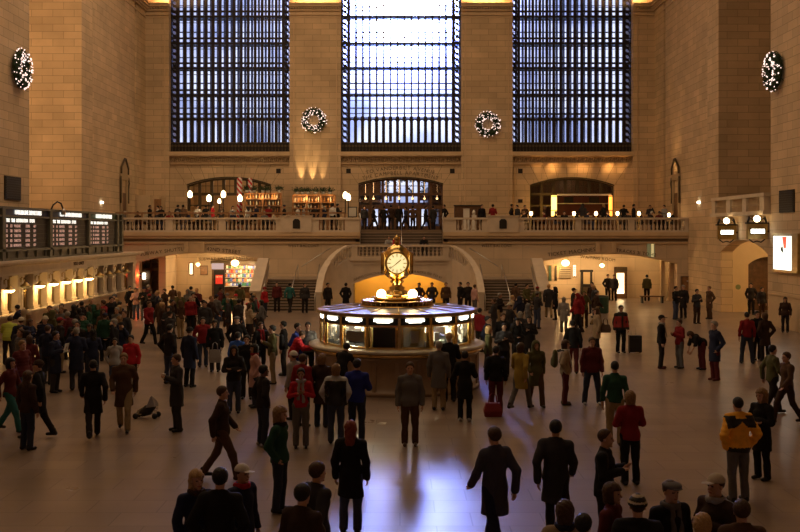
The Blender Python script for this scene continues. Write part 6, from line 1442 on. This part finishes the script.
p(608, 272.5, 1.76, 'm', 'pockets', 10, 'jacket', 'dark', 'dark', 'short', 'hblack', 'left man of the dark pair beside the lit vitrine', yd=67.5)
p(614, 272.5, 1.76, 'm', 'stand', -30, 'jacket', 'charcoal', 'black', 'short', 'hblack', 'right man of the dark pair beside the lit vitrine', yd=67.0)
p(786, 352, 1.72, 'm', 'walk', -80, 'jacket', 'brown', 'dkbrown', 'short', 'hbrown', 'walking person in a brown jacket at the right edge of the floor')
p(773, 345, 1.74, 'm', 'walk2', 100, 'jacket', 'olive', 'dark', 'short', 'hblack', 'walking person in an olive jacket left of the brown jacket at the right edge')
# ---- in front of the dining arch and on the stairs
p(328, 286, 1.76, 'm', 'stand', 40, 'jacket', 'dark', 'dark', 'short', 'hblack', 'man in a dark jacket against the left curved stair parapet', 1, yd=56.2)
p(346, 289, 1.72, 'm', 'pockets', 170, 'coat', 'black', 'dark', 'short', 'hblack', 'person in black left of the yellow dining arch', yd=57)
for x, c_, sx, ln in ((419, 'dkbrown', 'm', 'person in dark brown directly right of the golden clock globe'), (432, 'charcoal', 'm', 'person in charcoal in front of the yellow dining arch'), (446, 'brown', 'f', 'person in brown at the right spring of the dining arch'), (460, 'black', 'm', 'person in black against the right curved stair parapet'), (468, 'dark', 'f', 'person in a dark jacket left of the pink top by the right stairs')):
    p(x, 288+prs.random()*2, 1.74, sx, prs.choice(['stand', 'pockets', 'chest']), prs.uniform(-60, 60), 'jacket', c_, 'dark', 'short', 'hblack', ln, yd=56.5+prs.random())
p(475, 290, 1.66, 'f', 'stand', 120, 'jacket', 'pink', 'grey', 'short', 'hbrown', 'person in a pale pink top at the foot of the right stairs', yd=56.3)
for x, y, Yd, zz, cc, face, ps, lb in ((277, 288, 57.9, 0, 'maroon', 0, 'stand', 'person in a maroon jacket at the foot of the left stairs'), (290, 286, 57.2, 0, 'teal', 160, 'walk2', 'person in a teal jacket at the foot of the left stairs'), (305, 287, 57.0, 0, 'charcoal', 20, 'stand', 'person in charcoal at the foot of the left stairs'),
        (516, 290, 57.0, 0, 'brown', 150, 'walk', 'person in brown at the foot of the right stairs'), (527, 293, 55.5, 0, 'olive', 30, 'walk2', 'person in olive at the foot of the right stairs')):
    p(x, y, 1.72, prs.choice('mf'), ps, face, 'jacket', cc, 'dark', 'short', 'hblack', lb, z0=zz, yd=Yd)
# sitting on the landing steps, and silhouettes before the doors
for x, cc, lb in ((389, 'lgrey', 'person in light grey sitting on the upper central steps, leftmost'), (396, 'red', 'person in red sitting on the upper central steps behind the clock finial'), (424, 'black', 'person in black sitting on the upper central steps, rightmost')):
    p(x, 234.6, 1.7, 'm', 'sit', 0, 'jacket', cc, 'dark', 'short', 'hblack', lb, z0=3.12, yd=65.0)
for i, (x, cc, face) in enumerate(((364.5, 'charcoal', 20), (374, 'dark', 100), (384, 'black', 170), (391, 'dkbrown', -170), (399, 'black', 10), (405.5, 'navy', -60), (413, 'brown', 160), (426, 'black', 80), (433, 'charcoal', -150))):
    lb = ['leftmost of the dark figures before the centre doors', 'second dark figure from the left before the centre doors', 'third dark figure from the left before the centre doors', 'fourth dark figure from the left before the centre doors', 'dark figure in the very middle before the centre doors', 'dark figure just right of the middle before the centre doors', 'third dark figure from the right before the centre doors', 'second dark figure from the right before the centre doors', 'rightmost of the dark figures before the centre doors'][i]
    yd_ = 70.2+(i*1.37) % 4; hh = 1.66+.03*(i % 5); ps = 'stand walk pockets walk2'.split()[i % 4]
    p(x, HY-(ZD+hh*1.01-HC)*F/yd_, hh, 'mf'[i % 2], ps, face, 'coat' if i % 3 else 'jacket', cc, 'dark', 'short', 'hblack', lb, z0=ZD, yd=yd_)
# ---- left arcade and queue: many people close together
p(193, 293, 1.78, 'm', 'phone', 30, 'jacket', 'black', 'dkbrown', 'short', 'hblack', 'man in black with a pale scarf under the left arcade', scarf=('cream', True))
p(236, 294, 1.62, 'f', 'chest', 30, 'jacket', 'olive', 'dark', 'beanie', 'red', 'woman in a red knitted hat before the left arcade', scarf=('cream', False))
p(252, 293, 1.74, 'm', 'lean', -80, 'puffer', 'red', 'dark', 'short', 'hblack', 'man in a red puffer jacket before the news shop')
p(265, 287, 1.62, 'f', 'stand', 60, 'jacket', 'red', 'dkjeans', 'beanie', 'dkred', 'person in red with a dark red hat below the left stair slab')
p(205, 301, 1.78, 'm', 'stand', 0, 'jacket', 'charcoal', 'dark', 'short', 'hblack', 'man in a charcoal jacket in the middle of the left arcade crowd', 1)
p(130, 286, 1.74, 'm', 'stand', 60, 'jacket', 'black', 'dark', 'short', 'hblack', 'man in black at the far end of the ticket counter')
p(136, 288, 1.66, 'f', 'chest', 0, 'jacket', 'pink', 'jeans', 'short', 'hbrown', 'person in a pale pink top and jeans beyond the ticket counter')
p(144, 287, 1.74, 'm', 'chest', 0, 'jacket', 'black', 'grey', 'cap', 'navy', 'man in black with a navy cap before the arched doorway')
crowd = []
cw_ = ['black', 'charcoal', 'dark', 'navy', 'dkbrown', 'brown', 'dkbrown', 'maroon', 'olive', 'grey', 'dkred', 'beige', 'black', 'charcoal', 'brown', 'dark', 'green']
spell = {'dkbrown': 'dark brown', 'dkred': 'dark red', 'charcoal': 'charcoal', 'dark': 'near-black', 'dkjeans': 'dark jeans', 'jeans': 'blue jeans', 'khaki': 'khaki trousers', 'hblack': 'black', 'hbrown': 'brown', 'hblond': 'blond', 'hgrey': 'grey', 'hlight': 'light brown'}
used_desc = set()
def auto(px, yt, zone, yd=None, z0=0.0, sit=False, cols=None):
    for _ in range(200):
        cc = prs.choice(cols or cw_); hc = prs.choice(['hblack', 'hblack', 'hbrown', 'hbrown', 'hblond', 'hgrey', 'hlight']); st_ = prs.choice(['short', 'short', 'short', 'bob', 'long', 'beanie', 'cap', 'hood', 'thin'])
        kd = prs.choice(['jacket', 'jacket', 'coat', 'puffer', 'sweater']) if not sit else prs.choice(['jacket', 'sweater'])
        if st_ in ('beanie', 'cap'): hcl = prs.choice(['black', 'navy', 'grey', 'dkred', 'cream']); hd = '%s %s' % (spell.get(hcl, hcl), {'beanie': 'knitted hat', 'cap': 'cap'}[st_])
        elif st_ == 'hood': hcl = cc; hd = 'raised hood'
        else: hcl = hc; hd = '%s%s hair' % ({'bob': 'chin-length ', 'long': 'long ', 'short': 'short ', 'thin': 'cropped '}[st_], spell[hc])
        d = 'person with %s and %s %s %s' % (hd, spell.get(cc, cc), {'puffer': 'padded jacket'}.get(kd, kd), zone)
        if d not in used_desc: break
    used_desc.add(d); fem = st_ in ('bob', 'long') or prs.random() < .25
    pose = 'sit' if sit else prs.choice(['stand', 'stand', 'pockets', 'chest', 'arms_crossed', 'phone']+([] if 'queue' in zone or 'balcony' in zone else ['walk', 'walk2']))
    h = prs.uniform(1.62, 1.7) if fem else prs.uniform(1.7, 1.82)
    if sit: h = 1.7
    if yt is None: yt = HY-(((1.305 if sit else 1.765)*h/1.75+z0)-HC)*F/yd
    return person(px, yt, h, 'f' if fem else 'm', pose, prs.uniform(-180, 180) if not sit else prs.uniform(-90, 90), kd, cc, prs.choice(['black', 'dark', 'dkjeans', 'jeans', 'charcoal', 'dkbrown', 'khaki']), st_, hcl, d, prs.choice([0, 0, 1, 2]), z0=z0, yd=yd)
taken = [(o.location.x, o.location.y) for _, _, o in PPL]
def free(px, yt, h=1.74, r=.62):
    Y = F*(HC-h)/(yt-HY); x = XX(px, Y)
    if x < -16.2 and Y < 64.5: return False
    if all((x-a)**2+(y_-Y)**2 > r*r for a, y_ in taken): taken.append((x, Y)); return True
    return False
n = 0                                        # queue before the ticket windows
for _ in range(3000):
    px = prs.uniform(18, 128); lo_ = 313-px*.17; yt = prs.uniform(lo_, min(345, lo_+32))
    if px > 70 and yt > 330: continue
    if free(px, yt, r=.78): auto(px, yt, 'in the ticket queue'); n += 1
    if n >= 46: break
n = 0                                        # before the left arcade
for _ in range(3000):
    px = prs.uniform(146, 262); yt = prs.uniform(284, 304)
    if free(px, yt, r=.9): auto(px, yt, 'before the left arcade'); n += 1
    if n >= 30: break
n = 0
for _ in range(3000):
    px = prs.uniform(484, 545); yt = prs.uniform(292, 312)
    if free(px, yt, r=.9): auto(px, yt, 'before the right stairs'); n += 1
    if n >= 7: break
n = 0
for _ in range(3000):
    px = prs.uniform(536, 600); yt = prs.uniform(280, 296)
    if free(px, yt, r=.9): auto(px, yt, 'before the right arcade', cols=['dkbrown', 'brown', 'dark', 'charcoal', 'maroon', 'dkred', 'olive']); n += 1
    if n >= 9: break
n = 0
for _ in range(3000):
    px = prs.uniform(140, 178); yt = prs.uniform(306, 330)
    if free(px, yt, r=1.4): auto(px, yt, 'left of centre', cols=['dkbrown', 'brown', 'dark', 'charcoal']); n += 1
    if n >= 3: break
# ---- diners behind the balustrades
chair_p = None
def dining_chair(x, Y, rz, lab, grp):
    global chair_p
    if chair_p is None:
        chair_p = empty('dining_chair', (0, 0, 0), lab, 'chair', grp)
        k = MB(); k.box(-.21, .21, -.2, .22, .33, .36); k.build('seat', 'wood', chair_p)
        for sx_ in (-1, 1):
            for sy_ in (-1, 1): k = MB(); k.box(sx_*.19-.018, sx_*.19+.018, sy_*.19-.018, sy_*.19+.018, 0, .33); k.build('leg', 'wood', chair_p)
        k = MB(); k.box(-.21, .21, .27, .30, .36, .92); k.build('backrest', 'wood', chair_p); c_ = chair_p
    else: c_ = copy_tree(chair_p)
    c_.location = (x, Y, ZD); c_.rotation_euler = (0, 0, rz); c_['label'] = lab; c_['group'] = grp
for side, cx_list, Yd, zone in ((0, [135, 167, 199, 231, 263], 68.2, 'dining on the left balcony'), (1, [534, 566, 598, 630, 662], 67.6, 'dining on the right balcony')):
    for cx_ in cx_list:
        for q in (-1, 1, 0):
            x = XX(cx_, Yd)+q*.72; Yq = Yd+(.74 if q == 0 else .02); o = auto(400+x*F/Yd, None, zone, yd=Yq, z0=ZD+.0, sit=True, cols=['black', 'dark', 'charcoal', 'navy', 'white', 'dkred', 'brown', 'cream', 'grey'] if side == 0 else ['black', 'dark', 'charcoal', 'dkbrown', 'maroon', 'navy'])
            o.rotation_euler = (0, 0, -q*PI/2+prs.uniform(-.1, .1)); o.location.x = x
            dining_chair(x, Yq, -q*PI/2, 'dark wooden dining chair under a diner on the %s balcony' % ('right' if side else 'left'), 'dining chairs on the %s balcony' % ('right' if side else 'left'))
for i, (x, Yd, c_, tr_2, zone) in enumerate(((157.5, 70.8, 'white', 'black', 'waiter in a white shirt near the stone service box in the left corner'), (198, 70.8, 'white', 'black', 'waiter in a white shirt standing between the two leftmost globe lamps'), (206, 71, 'black', 'black', 'standing person in black among the left balcony diners'), (213, 70.6, 'red', 'dark', 'standing person in red among the left balcony diners'), (297.5, 71.2, 'white', 'black', 'waiter in white at the bar against the pier'), (315, 71.2, 'dark', 'black', 'bartender in a dark top at the bar against the pier'), (333, 67.4, 'white', 'black', 'waiter in a white shirt and black vest left of the menu stand'), (338, 69, 'black', 'dark', 'person in black beside the waiter near the menu stand'),
        (444, 68.2, 'black', 'black', 'person in black at the right end of the centre steps opening'), (482, 69, 'black', 'dark', 'person in black beside the dark service cabinet'), (493, 69.2, 'dkred', 'dark', 'person in dark red right of the service cabinet'), (512, 69.8, 'dark', 'dark', 'left one of the pair behind the right plaque block'), (517, 69.2, 'charcoal', 'dark', 'right one of the pair behind the right plaque block'), (525, 70.5, 'brown', 'dark', 'person in brown left of the right restaurant arch'), (624, 70.8, 'black', 'dark', 'standing dark figure right of the right orange column'), (634, 70.2, 'black', 'dark', 'tallest standing dark figure right of the orange columns'), (664, 69, 'lgrey', 'black', 'standing person in light grey near the right carved doorway'), (125, 70.5, 'maroon', 'dark', 'person in maroon at the far left of the balcony'), (178, 70.7, 'charcoal', 'dark', 'person in charcoal left of the leftmost globe lamp'), (684, 68.6, 'dark', 'dark', 'dark figure at the far right end of the balcony'))):
    h = 1.70+.03*(i % 4); p(x, HY-(1.765*h/1.75+ZD-HC)*F/Yd+.0, h, 'mmf'[i % 3], ['stand', 'chest', 'pockets'][i % 3], (-60, 20, 150, 90)[i % 4], 'sweater' if c_ == 'white' else 'jacket', c_, tr_2, 'short', 'hblack', zone, z0=ZD, yd=Yd)
for px in (150, 161, 183, 221, 233, 247, 256, 269, 284, 304, 324): auto(px, None, 'standing on the left balcony', yd=69.7+prs.random()*1.3, z0=ZD, cols=['black', 'charcoal', 'white', 'navy', 'brown', 'lgrey', 'dkred', 'dark'])
for px in (545, 583, 604, 650): auto(px, None, 'standing on the right balcony', yd=69.6+prs.random()*1.2, z0=ZD, cols=['black', 'charcoal', 'dkbrown', 'dark'])
# ---- details worn: yellow yoke jacket, pale shoulders, striped hat, red fronts
def recolour(o, child_prefix, mats, fn):
    for c_ in o.children:
        if c_.name.startswith(child_prefix):
            me = c_.data.copy(); me.materials.clear()
            for m in mats: me.materials.append(m)
            idx = [fn(q.center) for q in me.polygons]; me.polygons.foreach_set('material_index', idx); c_.data = me
blk = mat('black_nylon', (.012, .012, .012), .6, bump=.3, nscale=20)
recolour(yj, 'puffer_jacket', [M['yellow'], blk], lambda c: 1 if ((c.z > 1.26+.11*(1-min(1, abs(c.x)/.12)) and c.z < 1.46 and abs(c.x) < .26 and c.y > -.2 and not (abs(c.x) < .09 and c.z > 1.42)) or c.z < .93 and abs(c.x) < .2) else 0)
pale = mat('pale_nylon', (.42, .44, .46), .6)
recolour(vj, 'jacket', [blk, pale], lambda c: 1 if (c.z > 1.40 or abs(c.x) > .235) else 0)
cream = mat('cream_wool', (.45, .38, .28), .9)
recolour(bn, 'hat', [blk, cream], lambda c: 1 if int((c.z-1.60)/.022) % 3 == 1 else 0)
redc = mat('red_nylon', (.32, .02, .02), .6)
for _, _, o in PPL:
    if 'black and red jacket' in o['label']: recolour(o, 'jacket', [blk, redc], lambda c: 1 if (c.y < -.02 and .95 < c.z < 1.36 and .04 < abs(c.x) < .3) else 0)
# ---- things carried or left on the floor
def near(s): return next(o for _, _, o in PPL if s in o['label'])
def at(o, dx, dy=0): return o.location.x+dx, o.location.y+dy
def luggage(x, y, lab):
    t, b = world_parts('suitcase', (x, y, 0), lab, 'suitcase'); k = MB(); k.box(x-.23, x+.23, y-.13, y+.13, .05, .68); k.box(x-.2, x+.2, y-.16, y-.13, .12, .6); b(k, 'body', 'black')
    k = MB(); k.tube([(x-.12, y+.1, .68), (x-.13, y+.1, 1.0), (x+.05, y+.1, 1.0), (x+.05, y+.1, .68)], .012, 6); b(k, 'handle', 'steel')
    for q in (-1, 1): k = MB(); k.tube([(x+q*.2-.02, y+.08, .05), (x+q*.2+.02, y+.08, .05)], .05, 10); b(k, 'wheel', 'black')
sm = near('pulling a black suitcase'); luggage(*at(sm, .52, -.1), 'black upright suitcase beside the man in the black and red jacket')
def bag(x, y, z, w, h, d, col, lab, nm='handbag', held=True):
    t, b = world_parts(nm, (x, y, z), lab, 'bag'); k = MB(); vs = []
    k.add([(x-w*.42, y-d*.35, z+h), (x+w*.42, y-d*.35, z+h), (x+w*.42, y+d*.35, z+h), (x-w*.42, y+d*.35, z+h), (x-w/2, y-d/2, z), (x+w/2, y-d/2, z), (x+w/2, y+d/2, z), (x-w/2, y+d/2, z), (x-w*.56, y-d*.6, z+h*.4), (x+w*.56, y-d*.6, z+h*.4), (x+w*.56, y+d*.6, z+h*.4), (x-w*.56, y+d*.6, z+h*.4)],
        [(0, 1, 2, 3), (7, 6, 5, 4), (0, 8, 9, 1), (1, 9, 10, 2), (2, 10, 11, 3), (3, 11, 8, 0), (8, 4, 5, 9), (9, 5, 6, 10), (10, 6, 7, 11), (11, 7, 4, 8)]); b(k, 'body', mat('bag_cloth', CN.get(col, CN['black']), .6, bump=.2, nscale=15))
    for q in (-1, 1): k = MB(); k.tube([(x-w*.25, y+q*d*.33, z+h), (x-w*.2, y+q*d*.2, z+h+.18), (x+w*.0, y+q*d*.05, z+h+.26), (x+w*.2, y+q*d*.2, z+h+.18), (x+w*.25, y+q*d*.33, z+h)], .012, 5); b(k, 'strap', mat('bag_strap', CN.get(col, CN['black']), .6))
w_ = near('beside a red tote bag'); x, y = at(w_, -.12, -.45); bag(x, y, .0, .42, .34, .2, 'dkred', 'red tote bag on the floor in front of the kiosk at right', 'tote_bag')
w_ = near('brown shoulder bag'); x, y = at(w_, .34, -.02); bag(x, y, .78, .36, .3, .14, 'brown', 'brown shoulder bag carried at the side of the beige coat woman')
w_ = near('carrying a pale bag'); x, y = at(w_, .06, -.32); bag(x, y, .35, .36, .42, .14, 'lgrey', 'pale plastic carrier bag held by the woman in the long black coat', 'carrier_bag')
def backpack(o, lab, col):
    a = o.rotation_euler.z; bx_ = o.location.x-math.sin(a)*.24*1; by_ = o.location.y+math.cos(a)*.24
    t = empty('backpack', (bx_, by_, 1.05*o.scale.z), lab, 'bag', rz=a); j = None
    f = lambda X, Y, Z: smin(cap(X, Y, Z, (0, .04, .1), (0, .03, .33), .145, .115, .6), cap(X, Y, Z, (0, .10, .08), (0, .10, .16), .09, .08, .6), .04)
    q, r_ = nets(f, (-.22, -.12, -.1), (.22, .25, .52), .018); ob = bpy.data.objects.new('pack', mk([(q, r_, 0)], 'pack', ['cloth'])); COL.objects.link(ob); ob.parent = t; ob.color = (*CN[col], 1)
    for s in (-1, 1): k = MB(); k.tube([(s*.1, -.03, .40), (s*.12, -.16, .44), (s*.12, -.30, .36)], .02, 6); k.build('strap', 'black', t)
backpack(near('black backpack'), 'black backpack on the back of the man in the olive jacket', 'black')
backpack(near('white scarf and backpack'), 'grey-green backpack on the woman with the long white scarf', 'olive')
o = near('holding a cup'); a = o.rotation_euler.z; hx_, hy_ = o.location.x+math.sin(a)*.30, o.location.y-math.cos(a)*.30
k = MB(); k.lathe([(.03, 0), (.042, .11), (.044, .115), (0, .115)], (hx_, hy_, 1.24), 12); tagp(k.build('paper_cup', 'white'), 'white paper cup held by the man in the long charcoal coat', 'cup')
o = near('reading a paper'); a = o.rotation_euler.z; hx_, hy_ = o.location.x+math.sin(a)*.34, o.location.y-math.cos(a)*.34
k = MB(); k.obox((hx_, hy_, 1.30), (math.cos(a)*.12, math.sin(a)*.12, 0), (.003*math.sin(a), -.003*math.cos(a), .001), (math.sin(a)*.03, -math.cos(a)*.03, .13)); tagp(k.build('folded_newspaper', 'paper'), 'folded newspaper held by the man in the navy coat', 'newspaper')
# silver and black folded buggy lying on the floor at left
Y = HC*F/(418-HY); x = XX(148, Y); t, b = world_parts('folded_pushchair', (x, Y, 0), 'folded silver and black pushchair lying on the floor in the left foreground', 'pushchair')
k = MB()
for i in range(4): k.tube([(x-.3, Y-.1+i*.06, .06+.03*i), (x, Y-.05+i*.06, .16+.06*i), (x+.22, Y+i*.06, .12+.05*i)], .018, 6)
b(k, 'frame', 'steel')
k = MB(); k.tube([(x-.18, Y, .1), (x+.0, Y, .2), (x+.16, Y, .32)], [.08, .14, .07], 10); b(k, 'seat_cloth', 'black')
k = MB(); k.add([(x-.02, Y-.15, .28), (x+.2, Y-.12, .3), (x+.24, Y+.1, .32), (x+.02, Y+.1, .5), (x+.1, Y-.05, .56), (x+.22, Y+.0, .44)], [(0, 1, 4), (1, 5, 4), (1, 2, 5), (4, 5, 3), (0, 4, 3), (2, 3, 5), (0, 3, 2, 1)]); b(k, 'canopy', mat('silver_cloth', (.35, .35, .4), .3, .5))
for i, (dx, dy) in enumerate(((-.28, -.12), (-.26, .16), (.2, -.14), (.22, .14))): k = MB(); k.tube([(x+dx, Y+dy-.015, .07), (x+dx, Y+dy+.015, .07)], .07, 12); b(k, 'wheel', 'black')
